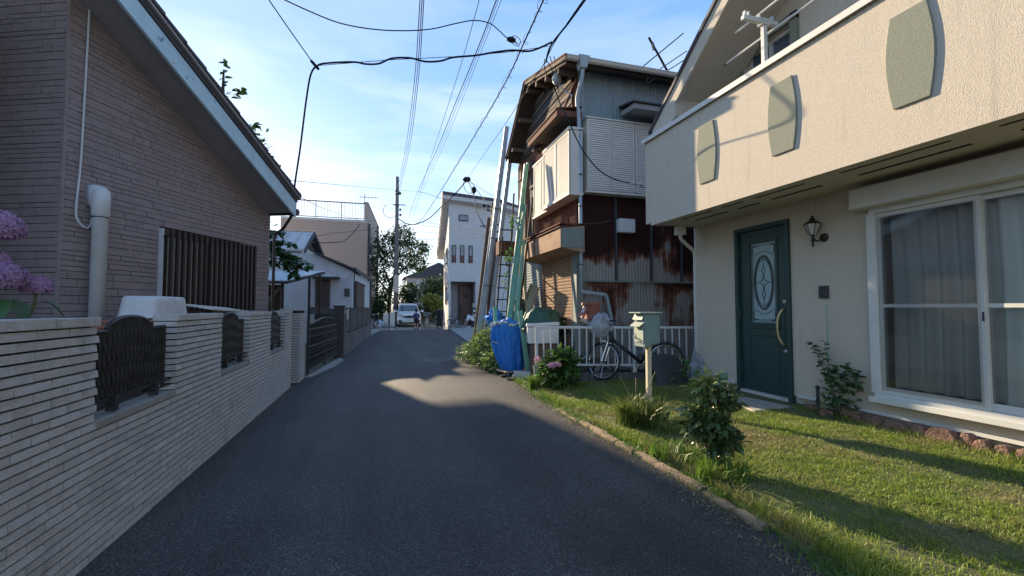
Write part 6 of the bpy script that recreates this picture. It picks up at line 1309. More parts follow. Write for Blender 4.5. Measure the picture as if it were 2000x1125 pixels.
# green letter box on a cream post
ml = thing('green_letter_box', 'weathered pale green letter box on a cream post standing in the lawn', 'letter box', (3.42, 5.16, .08))
ML_ = Matrix.Translation(Vector((3.47, 5.30, 0))) @ Matrix.Rotation(R(-4), 4, 'Z')       # local -X = front
mb = MB(ML_); mb.prism([(-.13, -.14, .87), (-.13, -.14, 1.31), (.10, -.14, 1.31), (.10, -.14, .93)], (0, .28, 0)); mb.build('box', 'mailgreen', ml, bevel=.008)
mb = MB(ML_); mb.box(-.20, .13, -.16, .16, 1.325, 1.337); mb.build('roof_plate', 'mailfront', ml)
mb = MB(ML_); mb.prism([(-.133, -.135, 1.19), (-.20, -.135, 1.145), (-.20, -.135, 1.153), (-.133, -.135, 1.20)], (0, .27, 0)); mb.build('rain_lip', 'mailfront', ml)
mb = MB(ML_); mb.prism([(-.133, -.13, 1.30), (-.165, -.13, 1.235), (-.160, -.13, 1.232), (-.131, -.13, 1.29)], (0, .26, 0)); mb.build('slot_flap', 'mailfront', ml)
mb = MB(ML_); mb.box(-.142, -.131, -.125, .125, .93, 1.165); mb.build('front_door', 'mailfront', ml, bevel=.003)
mb = MB(ML_); mb.tube([(-.15, -.10, .965), (-.15, .03, .955)], .006, 5); mb.tube([(-.15, -.03, .99), (-.158, -.03, .93)], .007, 5); mb.lathe([(.012, 0), (.012, -.03)], (-.142, .085, 1.0), 8, 'x'); mb.tube(spline([(-.15, .06, .965), (-.155, .1, .985), (-.15, .11, 1.03), (-.155, .08, 1.05)], 4), .004, 4); mb.build('latch', 'steel', ml)
mb = MB(ML_); mb.box(-.03, .03, -.03, .03, -.05, .888); mb.build('post', 'postpaint', ml, bevel=.004)

# ================================================================== CREAM STUCCO HOUSE (right)
sh_ = thing('cream_stucco_house', 'cream stucco house with an overhanging balcony, dark green door and white sliding window', 'house', (7.5, 3, .15))
XF, YE, XB = 5.10, 6.36, 4.15
mb = MB()
WY0, WY1, WZ0, WZ1 = 1.55, 3.50, .44, 2.46
DY0, DY1, DZ1 = 4.53, 5.45, 2.56
mb.box(XF, 10, DY1, YE, .27, 2.76); mb.box(XF, 10, WY1, DY0, .27, 2.76); mb.box(XF, 10, DY0, DY1, DZ1, 2.76); mb.box(XF, 5.4, WY0, WY1, WZ1, 2.76); mb.box(XF, 5.4, WY0, WY1, .27, WZ0); mb.box(XF, 10, -6, WY0, .27, 2.76); mb.box(5.41, 10, WY0 - .001, WY1 + .001, .27, .3)
mb.build('wall', 'cream', sh_)
mb = MB(); mb.box(9.8, 10, -6, YE, 0, 7.5); mb.box(5.3, 9.8, YE - .2, YE - .002, .3, 2.7); mb.build('rear_wall', 'cream', sh_)
mb = MB(); mb.box(XF + .03, 9.9, -5.9, YE - .03, -.1, .268); mb.build('foundation', 'cream', sh_)
mb = MB(); mb.box(XF - .025, XF + .03, DY1 + .06, YE, .262, .296); mb.box(XF - .025, XF + .03, -6, DY0 - .06, .262, .296); mb.box(XF, 10, YE - .02, YE + .012, .262, .296); mb.build('base_flashing', 'whitealu', sh_)
mb = MB(); mb.box(XF - .01, XF + .03, YE - .02, YE + .012, .30, 2.75); mb.build('corner_bead', 'whitealu', sh_)
# balcony
mb = MB(); mb.box(XB, XB + .14, -6, YE - .14, 2.72, 4.13); mb.box(XB, 10, YE - .14, YE - .004, 2.762, 4.13); mb.build('balcony_parapet', 'cream', sh_)
mb = MB(); mb.box(XB + .142, 10, -6, YE - .142, 2.764, 2.95); mb.build('balcony_slab', 'soffitcream', sh_) if 'soffitcream' in X else mb.build('balcony_slab', 'cream', sh_)
mb = MB(); mb.box(XB + .14, XF - .002, -6, YE - .14, 2.745, 2.763); mb.build('balcony_soffit', 'cream', sh_)
mb = MB(); mb.box(XB - .03, XB + .18, -6, YE + .03, 4.132, 4.165); mb.box(XB + .181, 10, YE - .18, YE + .03, 4.132, 4.165); mb.box(XB - .045, XB - .031, -6, YE + .04, 4.10, 4.168); mb.build('parapet_coping', 'coping', sh_)
for y0, y1 in ((5.1, 5.75), (3.7, 4.35), (2.4, 3.3), (1.2, 2.1), (4.55, 4.9)):
    for x in (4.36, 4.62):
        m_ = MB(); m_.box(x, x + .03, y0, y1, 2.738, 2.7445); m_.build('soffit_vent', 'dark', sh_)
for yc in (4.905, 3.735, 2.515, 1.3):
    m_ = MB(); pr_ = []
    for i in range(11): t = i / 10; pr_.append((XB, yc - .135 - .045 * math.sin(math.pi * t), 3.07 + .79 * t))
    for i in range(11): t = 1 - i / 10; pr_.append((XB, yc + .135 + .045 * math.sin(math.pi * t), 3.07 + .79 * t))
    m_.prism(pr_, (-.02, 0, 0)); m_.build('relief_panel', 'greenpanel', sh_, bevel=.006)
# upper storey, roof
mb = MB()
UW = (4.43, 5.20, 4.1, 5.12)
mb.box(XF, 5.3, UW[1], 6.34, 2.951, 5.35); mb.box(XF, 5.3, -6, UW[0], 2.951, 7.5); mb.box(XF, 5.3, UW[0], UW[1], UW[3], 5.9); mb.box(XF, 5.3, UW[0], UW[1], 2.951, UW[2]); mb.prism([(XF, 6.34, 5.352), (XF, UW[1], 5.352), (XF, UW[1], 6.0)], (.2, 0, 0)); mb.prism([(XF + .001, UW[1], 5.901), (XF + .001, UW[0], 5.901), (XF + .001, UW[0], 6.5), (XF + .001, UW[1], 6.0)], (.19, 0, 0))
mb.build('upper_wall', 'cream', sh_)
wn = MB(); y0, y1, z0, z1 = UW
for a in ((y0, y1, z1 - .05, z1), (y0, y1, z0, z0 + .05), (y0, y0 + .05, z0 + .05, z1 - .05), (y1 - .05, y1, z0 + .05, z1 - .05), ((y0 + y1) / 2 - .02, (y0 + y1) / 2 + .02, z0 + .05, z1 - .05)): wn.box(XF + .06, XF + .12, *a)
uw = wn.build('upper_window', 'whitealu', sh_); m_ = MB(); m_.box(XF + .10, XF + .105, y0 + .05, y1 - .05, z0 + .05, z1 - .05); m_.build('pane', 'skypane', uw)
mb = MB(); mb.box(XF - .05, XF - .001, y0 - .12, y0 - .02, 4.0, 5.22); mb.box(XF - .05, XF - .001, y1 + .02, y1 + .1, 4.0, 5.22); mb.box(XF - .05, XF - .001, y0 - .12, y1 + .1, 5.125, 5.22); mb.build('window_surround', 'greenpanel', sh_)
RS = .77; ze = lambda y: 4.45 + RS * (6.05 - y)                     # rake edge rises towards the camera
XR = 4.22
mb = MB(); mb.prism([(XR, 6.25, ze(6.25) - .26), (XR, 2.2, ze(2.2) - .26), (XR, 2.2, ze(2.2) - .0), (XR, 6.25, ze(6.25) - .0)], (.05, 0, 0)); mb.build('rake_board', 'cream', sh_)
mb = MB(); mb.prism([(XR - .03, 6.32, ze(6.32) + .0), (XR - .03, 2.2, ze(2.2) + .0), (XR - .03, 2.2, ze(2.2) + .06), (XR - .03, 6.32, ze(6.32) + .06)], (.1, 0, 0)); mb.build('rake_flashing', 'greygreenroof', sh_) if 'greygreenroof' in X else mb.build('rake_flashing', 'rooftile', sh_)
mb = MB(); mb.prism([(XR + .08, 6.3, ze(6.3) + .002), (XR + .08, 2.2, ze(2.2) + .002), (XR + .08, 2.2, ze(2.2) + .055), (XR + .08, 6.3, ze(6.3) + .055)], (5.8, 0, 0)); mb.prism([(XR + .08, 2.198, ze(2.2)), (XR + .08, -5.5, ze(2.2) - RS * 7.7), (XR + .08, -5.5, ze(2.2) - RS * 7.7 + .055), (XR + .08, 2.198, ze(2.2) + .055)], (5.8, 0, 0)); mb.build('roof', 'rooftile', sh_)
mb = MB(); mb.prism([(XR + .051, 5.72, ze(5.72) - .20), (XR + .051, 2.2, ze(2.2) - .20), (XR + .051, 2.2, ze(2.2) - .16), (XR + .051, 5.72, ze(5.72) - .16)], (XF - XR - .053, 0, 0)); mb.build('rake_soffit', 'cream', sh_)
mb = MB(); mb.prism([(XR + .001, 6.251, ze(6.25) - .255), (XR + .001, 5.66, ze(5.66) - .46), (XR + .001, 5.66, ze(5.66) - .02), (XR + .001, 6.251, ze(6.25) - .01)], (XF - XR - .002, 0, 0)); mb.build('eave_box', 'cream', sh_)
mb = MB(); mb.grid(lambda u, v: Vector((XR - .02 + 5 * u, 6.33 + .05 * math.cos(math.pi * v), ze(6.3) - .02 - .05 * math.sin(math.pi * v))), 4, 8); mb.build('gutter', 'coping', sh_, smooth=True, fix=False)
# rain pipe from the balcony
mb = MB(); mb.box(4.66, 4.80, 6.20, 6.32, 2.60, 2.74); mb.tube(spline([(4.73, 6.26, 2.62), (4.75, 6.27, 2.54), (4.9, 6.33, 2.46), (5.08, 6.40, 2.38), (5.13, 6.41, 2.30), (5.13, 6.41, 2.1)], 5), .03, 8); mb.tube([(5.13, 6.41, 2.12), (5.13, 6.41, .2)], .03, 8); mb.build('rain_pipe', 'coping', sh_, smooth=False)
# door
dr = MB(); dr.box(XF - .04, XF + .06, DY0 - .002, DY0 + .055, .16, DZ1); dr.box(XF - .04, XF + .06, DY1 - .055, DY1 + .002, .16, DZ1); dr.box(XF - .04, XF + .06, DY0 + .055, DY1 - .055, DZ1 - .06, DZ1)
dfr = dr.build('door', 'door', sh_, bevel=.004)
X0 = XF + .015
mb = MB(); gy0, gy1, gz0, gz1 = 4.77, 5.20, 1.19, 2.31; a, b = DY0 + .057, DY1 - .057
mb.box(X0, X0 + .045, a, gy0, .22, DZ1 - .062); mb.box(X0, X0 + .045, gy1, b, .22, DZ1 - .062); mb.box(X0, X0 + .045, gy0, gy1, gz1, DZ1 - .062); mb.box(X0, X0 + .045, gy0, gy1, .22, gz0); mb.build('door_leaf', 'door', dfr, bevel=.003)
mb = MB()
def rectframe(mb, x, y0, y1, z0, z1, w_, d): mb.box(x - d, x, y0, y1, z0, z0 + w_); mb.box(x - d, x, y0, y1, z1 - w_, z1); mb.box(x - d, x, y0, y0 + w_, z0 + w_, z1 - w_); mb.box(x - d, x, y1 - w_, y1, z0 + w_, z1 - w_)
rectframe(mb, X0 + .001, gy0 - .035, gy1 + .035, gz0 - .035, gz1 + .035, .035, .014); mb.box(X0 - .02, X0, gy0 - .06, gy1 + .06, gz0 - .075, gz0 - .04); rectframe(mb, X0 + .001, gy0 - .03, gy1 + .03, .36, 1.04, .014, .008); mb.box(X0 - .016, X0, gy0 - .04, gy1 + .04, 1.005, 1.035); mb.build('door_moulding', 'door', dfr, bevel=.003)
mb = MB(); mb.box(X0 + .012, X0 + .02, gy0, gy1, gz0, gz1); mb.build('door_glass', 'frost', dfr)
mb = MB(); gx = X0 + .008; cy, cz = (gy0 + gy1) / 2, (gz0 + gz1) / 2
def ell(ry, rz, r, n=28): mb.tube([(gx, cy + ry * math.cos(6.2832 * i / n), cz + rz * math.sin(6.2832 * i / n)) for i in range(n + 1)], r, 5)
ell(.155, .37, .016, 36); ell(.135, .33, .004)
for (y0, y1, z0, z1) in ((gy0 + .03, gy1 - .03, gz0 + .04, gz1 - .04), (gy0 + .015, gy1 - .015, gz0 + .02, gz1 - .02)): mb.tube([(gx, y0, z0), (gx, y1, z0), (gx, y1, z1), (gx, y0, z1), (gx, y0, z0)], .004, 4)
for sy in (-1, 1):
    for sz in (-1, 1): mb.tube([(gx, cy + sy * .185, cz + sz * .52), (gx, cy + sy * .185, cz + sz * .40)], .012, 4); mb.tube([(gx, cy + sy * .185, cz + sz * .52), (gx, cy + sy * .12, cz + sz * .52)], .009, 4)
for sg in (-1, 1):
    mb.tube([(gx, cy, cz + sg * .10), (gx, cy + .03, cz + sg * .16), (gx, cy, cz + sg * .24), (gx, cy - .03, cz + sg * .16), (gx, cy, cz + sg * .10)], .006, 4); mb.tube([(gx, cy, cz + sg * .24), (gx, cy, cz + sg * .36)], .004, 4)
    mb.tube([(gx, cy, cz + .11), (gx, cy + sg * .025, cz + .025), (gx, cy + sg * .09, cz), (gx, cy + sg * .025, cz - .025), (gx, cy, cz - .11)], .007, 4); mb.tube([(gx, cy + sg * .09, cz), (gx, cy + sg * .14, cz)], .004, 4)
    mb.tube(spline([(gx, cy - .17, cz + sg * .37), (gx, cy, cz + sg * .44), (gx, cy + .17, cz + sg * .37)], 5), .004, 4)
mb.build('leaded_ornament', 'lead', dfr)
hy_ = 4.655
mb = MB(); mb.tube(spline([(X0, hy_ - .01, 1.37), (X0 - .045, hy_, 1.36), (X0 - .075, hy_ + .03, 1.27), (X0 - .085, hy_ + .04, 1.14), (X0 - .075, hy_ + .03, 1.01), (X0 - .045, hy_, .92), (X0, hy_ - .01, .91)], 5), .018, 8); mb.build('handle', 'brass', dfr, smooth=True)
for z in (1.475, .82): m_ = MB(); m_.lathe([(.03, 0), (.03, -.012), (.02, -.02), (.008, -.021)], (X0, hy_ - .01, z), 14, 'x'); m_.build('lock', 'steel', dfr)
mb = MB()
for z in (.5, 1.3, 2.2): mb.tube([(X0 - .03, DY1 - .06, z - .06), (X0 - .03, DY1 - .06, z + .06)], .012, 6)
mb.build('hinge', 'door', dfr)
for k in range(5):
    w_ = (DY1 - DY0 - .08) / 5; m_ = MB(); m_.box(XF - .03, XF + .12, DY0 + .04 + k * w_ + .002, DY0 + .04 + (k + 1) * w_ - .002, .13, .215); m_.build('threshold_tile', 'white_tile', sh_, bevel=.003)
dsx = mb = MB(); mb.prism([(4.30, 4.36, 0), (XF + .02, 4.42, 0), (XF + .02, 5.62, 0), (4.78, 5.62, 0), (4.55, 5.3, 0)], (0, 0, .165)); tag(mb.build('doorstep', 'doorstep', bevel=.01), kind='structure')
# wall lamp, intercom
lp = thing('wall_lantern', 'bronze coach lantern with frosted glass on the wall right of the green door', 'wall lamp', (XF - .1, 4.12, 2.3))
mb = MB(); mb.lathe([(.055, 0), (.05, -.02), (.02, -.03)], (XF, 4.06, 2.24), 14, 'x'); mb.tube(spline([(XF - .02, 4.07, 2.23), (XF - .08, 4.10, 2.20), (XF - .105, 4.12, 2.26)], 4), .010, 6); mb.lathe([(.004, 2.13), (.014, 2.15), (.010, 2.19), (.022, 2.20), (.014, 2.26), (.03, 2.275)], (XF - .11, 4.12, 0), 10); mb.build('bracket', 'brownmetal', lp)
mb = MB(); mb.lathe([(.035, 2.28), (.085, 2.405)], (XF - .11, 4.12, 0), 6); mb.build('glass', 'lampglass', lp)
mb = MB(); mb.lathe([(.095, 2.405), (.085, 2.42), (.03, 2.455), (.035, 2.47), (.01, 2.49), (.018, 2.50), (.003, 2.515)], (XF - .11, 4.12, 0), 12)
for k in range(6): t = k * math.pi / 3; mb.tube([(XF - .11 + .036 * math.cos(t), 4.12 + .036 * math.sin(t), 2.28), (XF - .11 + .088 * math.cos(t), 4.12 + .088 * math.sin(t), 2.405)], .005, 4)
mb.build('cap', 'brownmetal', lp)
ic = thing('intercom', 'square dark intercom box on the wall between the green door and the window', 'intercom', (XF, 4.08, 1.58))
mb = MB(); mb.box(XF - .03, XF, 4.02, 4.135, 1.51, 1.66); mb.build('housing', 'intercom', ic, bevel=.006)
mb = MB(); mb.box(XF - .033, XF - .0295, 4.04, 4.115, 1.60, 1.645); mb.cbox((XF - .032, 4.077, 1.55), (.006, .03, .03)); mb.build('speaker_plate', 'iron', ic)
# sliding window with curtains, roller-shutter box
wn = MB(); y0, y1, z0, z1 = WY0, WY1, WZ0, WZ1
wn.box(XF - .075, XF + .07, y0, y1, z0, z0 + .06); wn.box(XF - .075, XF + .07, y0, y1, z1 - .06, z1); wn.box(XF - .075, XF + .07, y1 - .06, y1 + .03, z0 + .06, z1 - .06); wn.box(XF - .075, XF + .07, y0 - .03, y0 + .06, z0 + .06, z1 - .06)
win = wn.build('sliding_window', 'whitealu', sh_, bevel=.003)
mb = MB(); mb.box(XF - .12, XF - .077, y0 - .03, y1 + .03, z0 - .035, z0 + .022); mb.build('window_sill', 'whitealu', win, bevel=.004)
mb = MB(); mb.box(XF - .215, XF + .0, y0 - .08, y1 + .10, z1 + .001, z1 + .215); mb.build('shutter_housing', 'shutter', sh_, bevel=.006)
mb = MB(); mb.box(XF - .222, XF - .216, y0 - .08, y1 + .10, z1 + .003, z1 + .03); mb.build('housing_lip', 'whitealu', sh_)
ym = 2.58
for k, (a, b, xs) in enumerate(((ym - .0, y1 - .062, XF - .045), (y0 + .062, ym + .03, XF - .012))):
    s_ = MB(); w_ = .05
    s_.box(xs, xs + .03, a, b, z0 + .062, z0 + .13); s_.box(xs, xs + .03, a, b, z1 - .11, z1 - .062); s_.box(xs, xs + .03, a, a + w_, z0 + .13, z1 - .11); s_.box(xs, xs + .03, b - .035, b, z0 + .13, z1 - .11); s_.box(xs, xs + .03, a + w_, b - .035, 1.40, 1.435)
    sa = s_.build('sash', 'whitealu', win)
    for (p, q) in ((z0 + .13, 1.40), (1.435, z1 - .11)): m_ = MB(); m_.box(xs + .012, xs + .017, a + w_, b - .035, p, q); m_.build('pane', 'glass', sa)
    if k == 0:
        m_ = MB(); m_.box(xs - .012, xs - .010, a + w_ * .5, b - .01, z0 + .1, z1 - .1); m_.build('insect_screen', 'screen', sa)
mb = MB(); mb.box(XF - .05, XF - .046, ym + .005, ym + .02, 1.28, 1.36); mb.build('window_catch', 'intercom', win)
cu = thing('curtain', 'pale lace curtain hanging in folds behind the large sliding window', 'curtain', (XF + .15, 2.5, .5))
for k, (a, b) in enumerate(((2.49, 3.40), (1.6, 2.54))):
    m_ = MB(); m_.grid(lambda u, v, a=a, b=b, k=k: Vector((XF + (.12, .085)[k] + .042 * math.sin((a + (b - a) * u) * 42 + .8 * math.sin(v * 3)) * (.5 + .5 * v) + .012 * math.sin(u * 33), a + (b - a) * u, .56 + 1.86 * (1 - v))), 90, 6); m_.build('curtain_panel', 'curtain' if k == 0 else 'curtain2', cu, smooth=True, fix=False)
mb = MB(); mb.box(5.42, 8.5, WY0 - .5, WY1 + .5, .301, .34); mb.box(8.4, 8.5, WY0 - .5, WY1 + .5, .35, 2.7); mb.box(5.42, 8.4, WY1 + .45, WY1 + .5, .35, 2.7); mb.box(5.42, 8.4, WY0 - .5, WY0 - .45, .35, 2.7); mb.build('room', 'oldwhite', sh_)

# laundry stand on the balcony
la = thing('laundry_stand', 'white T-shaped laundry stand with pegs rising above the balcony parapet', 'laundry stand', (4.33, 4.12, 4.13))
mb = MB(); mb.box(4.305, 4.355, 4.095, 4.145, 3.6, 4.78); mb.build('post', 'whitealu', la, bevel=.004)
mb = MB(); mb.bar((4.02, 4.12, 4.80), (4.52, 4.12, 4.80), .05, .05); mb.build('arm', 'whitealu', la)
mb = MB()
for x in (4.05, 4.10, 4.26, 4.45): mb.cbox((x, 4.12, 4.85), (.022, .04, .06))
mb.build('peg', 'whitealu', la)
mb = MB(); mb.cbox((4.33, 4.12, 4.79), (.12, .075, .075)); mb.build('joint', 'whitealu', la)
for k, (x, ya, zz, lab) in enumerate(((4.27, 4.45, 4.93, 'laundry pole over the balcony nearer the street'), (4.40, 4.80, 4.72, 'laundry pole over the balcony nearer the house wall, with a yellow end cap'))):
    t_ = thing('laundry_pole', lab, 'pole', (x, 3, zz)); m_ = MB(); m_.tube([(x, ya, zz - .05), (x, .8, zz + .0)], .015, 8); m_.build('pole', 'whitealu', t_); m_ = MB(); m_.tube([(x, ya, zz - .05), (x, ya + .04, zz - .052)], .019, 8); m_.build('end_cap', 'mailfront' if k == 0 else 'leafweed', t_)

# ------------------------------------------------------------------ block edging
rk = random.Random(3)
ke = thing('kerb_edging', 'row of tan edging blocks along the road side of the lawn', 'edging', (2.36, 3.5, 0))
y = 2.3
while y < 5.6:
    l_ = rk.uniform(.22, .36); x = KX(y) - .025 + rk.uniform(-.012, .012); x1_ = KX(y + l_) - KX(y); hgt = .022 + .018 * (1 if y < 4.9 else .3) * rk.uniform(.3, 1.1)
    m_ = MB(); n_ = 6
    def kb(u, v): a = math.pi * v; r_ = 1 - .10 * (abs(u - .5) * 2) ** 6; return Vector((x + x1_ * u - .042 * math.copysign(abs(math.cos(a)) ** .45, math.cos(a)) * r_ + .006 * mnoise.noise(Vector((u * 3, v * 3, y * 9))), y + l_ * (u * .97 + .015), -.02 + (.02 + hgt * math.sin(a) ** .35) * r_ + .008 * mnoise.noise(Vector((u * 4, v * 4, y * 5)))))
    m_.grid(kb, 5, 8); m_.poly([kb(0, v / 8) for v in range(9)]); m_.poly([kb(1, v / 8) for v in range(9)]); o = m_.build('kerb_block', 'kerb', ke); o.rotation_euler = (0, 0, 0); y += l_ + rk.uniform(.004, .02)
he = thing('house_edging', 'row of upright red-brown edging blocks along the foot of the cream house wall', 'edging', (4.97, 2.6, .15))
y = .5; k = 0
while y < 3.62:
    w_ = rk.choice([.10, .11, .12]) if y < 2.75 else rk.choice([.13, .2, .24]); hh = rk.uniform(.13, .17); x = 4.95 + rk.uniform(-.02, .02)
    m_ = MB(); pf = [(x, y, 0), (x, y + w_, 0), (x, y + w_, .10 + hh * .75), (x, y + w_ * .8, .12 + hh * .95), (x, y + w_ * .5, .12 + hh), (x, y + w_ * .2, .12 + hh * .95), (x, y, .10 + hh * .75)]
    m_.prism(pf, (.10, .0, 0)); m_.v = [(a + rk.uniform(-.006, .006), b, c + rk.uniform(-.006, .006)) for a, b, c in m_.v]; m_.build('edging_block', 'edging', he, bevel=.012); y += w_ + rk.uniform(.003, .014)
for k, (c, s, lab) in enumerate([((4.86, 5.92, .22), (.22, .20, .16), 'red-brown block lying beside the doorstep, nearest the rusty house'), ((5.0, 5.72, .22), (.30, .16, .16), 'broad red-brown block lying by the house corner, next to the doorstep'), ((4.9, 3.95, .19), (.2, .13, .09), 'reddish block half sunk in the grass left of the rose bush'), ((5.0, 4.22, .19), (.18, .1, .08), 'small orange block in the dry grass right of the doorstep')]):
    m_ = MB(); m_.cbox(c, s, (.2, .1, .4 * k)); tag(m_.build('loose_block', 'edging', bevel=.025), lab, 'block', 'loose blocks')
mb = MB(); mb.tube([(5.04, 4.16, .12), (5.045, 4.16, .42)], .018, 7); mb.blob((5.045, 4.16, .44), .026, 1, .1); tag(mb.build('ground_pipe', 'intercom'), 'short dark pipe stub standing at the wall right of the doorstep', 'pipe')

# ------------------------------------------------------------------ plants in the lawn
def leafy(root, n, mesh, region, smin, smax, seed, out=1.0, zb=.1, name='leaf'):
    """individual leaves growing outward from stems inside a set of ellipsoids"""
    g = random.Random(seed)
    for i in range(n):
        c, r = region[g.randrange(len(region))]; 
        while True:
            d = Vector((g.uniform(-1, 1), g.uniform(-1, 1), g.uniform(-1, 1)))
            if .25 < d.length < 1: break
        d = d.normalized() * g.uniform(.55, 1.0)
        p = Vector(c) + Vector((d.x * r[0], d.y * r[1], d.z * r[2])); dd = Vector((d.x * out, d.y * out, d.z * .5 + g.uniform(-.35, .45))) + Vector((g.uniform(-.6, .6), g.uniform(-.6, .6), 0))
        inst(mesh, name, root, p, leafrot(dd, g.uniform(-.7, .7)), g.uniform(smin, smax))
LC = leafmesh('leaf', 'leafcam', .48, fold=.25, droop=.12); LR = leafmesh('leaf', 'leafrose', .72, fold=.15, droop=.2); LHY = leafmesh('leaf', 'leafhyd', .5, fold=.22, droop=.2); LB = leafmesh('leaf', 'leafbright', .42, fold=.2, droop=.15)
cx, cy = 2.64, 3.12; cz = .07
ca = thing('camellia_shrub', 'small glossy dark leaved shrub standing by the edging blocks in the near lawn', 'shrub', (cx, cy, cz))
for P in [[(cx, cy, 0), (cx - .02, cy, .3), (cx - .05, cy + .02, .7)], [(cx, cy, .1), (cx + .08, cy, .35), (cx + .13, cy - .02, .6)], [(cx, cy, .1), (cx - .1, cy, .35), (cx - .16, cy + .05, .55)], [(cx, cy, .2), (cx + .02, cy + .08, .45), (cx + .0, cy + .1, .65)]]:
    mb = MB(); limb(mb, P, .012, .004, 6); mb.build('stem', 'bark', ca)
creg = [((cx - .02, cy, .74), (.16, .15, .13)), ((cx + .10, cy, .62), (.15, .15, .14)), ((cx - .08, cy + .02, .5), (.18, .17, .15)), ((cx + .06, cy, .42), (.17, .16, .15)), ((cx - .15, cy + .02, .42), (.12, .12, .14)), ((cx + .12, cy - .02, .3), (.13, .13, .10)), ((cx + .02, cy, .25), (.10, .10, .10))]
leafy(ca, 298, LC, creg, .06, .105, 5)
leafcloud('inner_foliage', 'leafcam', [(c, tuple(x * .85 for x in r)) for c, r in creg], 1300, .075, ca, 15, shell=.2, stuff=True)
hx, hy2 = 2.86, 7.0
hb = thing('pink_hydrangea_bush', 'rounded hydrangea bush with pink flowers at the corner of the white railing', 'hydrangea', (hx, hy2, .08))
hreg = [((hx, hy2, .42), (.33, .28, .27)), ((hx + .12, hy2, .50), (.22, .2, .2)), ((hx - .14, hy2, .40), (.2, .2, .2)), ((hx + .1, hy2, .24), (.26, .24, .2))]
leafy(hb, 285, LHY, hreg, .10, .17, 6)
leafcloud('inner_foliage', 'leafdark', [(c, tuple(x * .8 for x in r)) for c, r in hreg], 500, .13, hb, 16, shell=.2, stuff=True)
mb = MB()
for t in range(7): mb.tube([(hx, hy2, .0), (hx + .22 * math.cos(t), hy2 + .2 * math.sin(t), .5)], .006, 4)
mb.build('stem', 'stem', hb)
for i, (c, r) in enumerate([((hx - .22, hy2 - .24, .46), .06), ((hx - .12, hy2 - .27, .48), .05), ((hx + .30, hy2 + .02, .56), .05)]):
    m_ = MB(); flower_head(m_, c, (r, r, r * .7), 40, 50 + i, .02); m_.build('flower_head', 'pinkpetal', hb, fix=False)
pp = thing('flower_pot', 'pale plant pot with a pink flower beside the railing corner', 'flower pot', (2.60, 7.32, .2))
mb = MB(); mb.box(2.52, 2.70, 7.25, 7.42, 0, .22); mb.build('block_stand', 'block', pp, bevel=.01)
mb = MB(); mb.lathe([(.06, .22), (.085, .40), (.09, .41), (.08, .40)], (2.60, 7.32, 0), 14); mb.build('pot', 'terracotta', pp)
m_ = MB(); flower_head(m_, (2.59, 7.28, .50), (.06, .06, .05), 30, 71, .022); m_.build('flower', 'pinkpetal', pp, fix=False)
leafy(pp, 14, LHY, [((2.60, 7.32, .45), (.08, .08, .07))], .07, .1, 8)
rx, ry = 5.0, 3.86
ro = thing('rose_bush', 'thin rose bush with a green cane stake against the wall left of the sliding window', 'rose bush', (rx, ry, .16))
stems = [[(rx, ry, .1), (rx - .03, ry + .05, .5), (rx - .03, ry + .22, .95)], [(rx, ry, .1), (rx - .03, ry - .05, .4), (rx - .05, ry - .15, .78)], [(rx, ry, .1), (rx - .06, ry + .03, .45), (rx - .05, ry + .12, 1.0)], [(rx, ry, .1), (rx - .1, ry, .35), (rx - .12, ry - .02, .7)], [(rx, ry, .2), (rx - .03, ry + .12, .6), (rx - .03, ry + .3, .98)]]
gq = random.Random(4)
for s in stems:
    mb = MB(); limb(mb, s, .007, .003, 5); mb.build('stem', 'stem', ro)
    for p in spline(s, 10)[8:]:
        for _ in range(2): t = gq.uniform(0, 6.28); inst(LR, 'leaf', ro, p + Vector((0, 0, 0)), leafrot((math.cos(t), math.sin(t), gq.uniform(-.3, .4)), gq.uniform(-.6, .6)), gq.uniform(.045, .08))
leafy(ro, 170, LR, [((rx - .04, ry - .02, .42), (.16, .20, .22)), ((rx - .04, ry - .1, .62), (.10, .14, .15)), ((rx - .05, ry, .25), (.15, .2, .12))], .06, .095, 12)
mb = MB(); mb.tube([(4.99, 3.98, .1), (5.0, 3.98, 1.44)], .006, 5); mb.build('cane_stake', 'greenpole', ro)
# strap leaved clump by the letter box
def clump(name, lab, cat, c, n, h, spread, m, wd, seed, lean=1.0):
    t_ = thing(name, lab, cat, c); g = np.random.default_rng(seed); k = n; th = g.random(k) * 6.283; r = spread * np.sqrt(g.random(k)) * .55
    P = np.stack([c[0] + r * np.cos(th), c[1] + r * np.sin(th), np.full(k, c[2] - .01)], 1); blades('strap_leaves', m, P, h * (.55 + .5 * g.random(k)), np.full(k, wd), lean, t_, seed, curve=.6); return t_
sc_ = clump('strap_leaf_clump', 'dark strap-leaved clump at the foot of the green letter box', 'plant', (2.85, 4.55, .07), 420, .36, .48, 'leafstrap', .020, 5, .85)
mb = MB()
for k in range(6): t = k * 1.1; mb.tube(spline([(2.85, 4.6, .1), (2.85 + .1 * math.cos(t), 4.6 + .1 * math.sin(t), .4), (2.85 + .22 * math.cos(t), 4.6 + .2 * math.sin(t), .52 + .03 * k)], 4), .004, 4)
mb.build('flower_stalk', 'stem', sc_)
clump('dry_clump', 'brownish withered clump spreading right of the strap-leaved clump', 'plant', (3.1, 4.25, .08), 260, .15, .5, 'drystraw' if 'drystraw' in X else 'leafstrap', .010, 6, 1.6)
clump('grass_tuft', 'bright long grass tuft at the foot of the glossy shrub', 'grass tuft', (2.60, 3.0, .06), 260, .20, .35, 'longgrass', .012, 7, 1.1)
clump('grass_tuft', 'sunlit yellow-green grass tuft below the flower pot at the road edge', 'grass tuft', (2.55, 7.15, .03), 320, .30, .30, 'longgrass', .014, 8, .9)
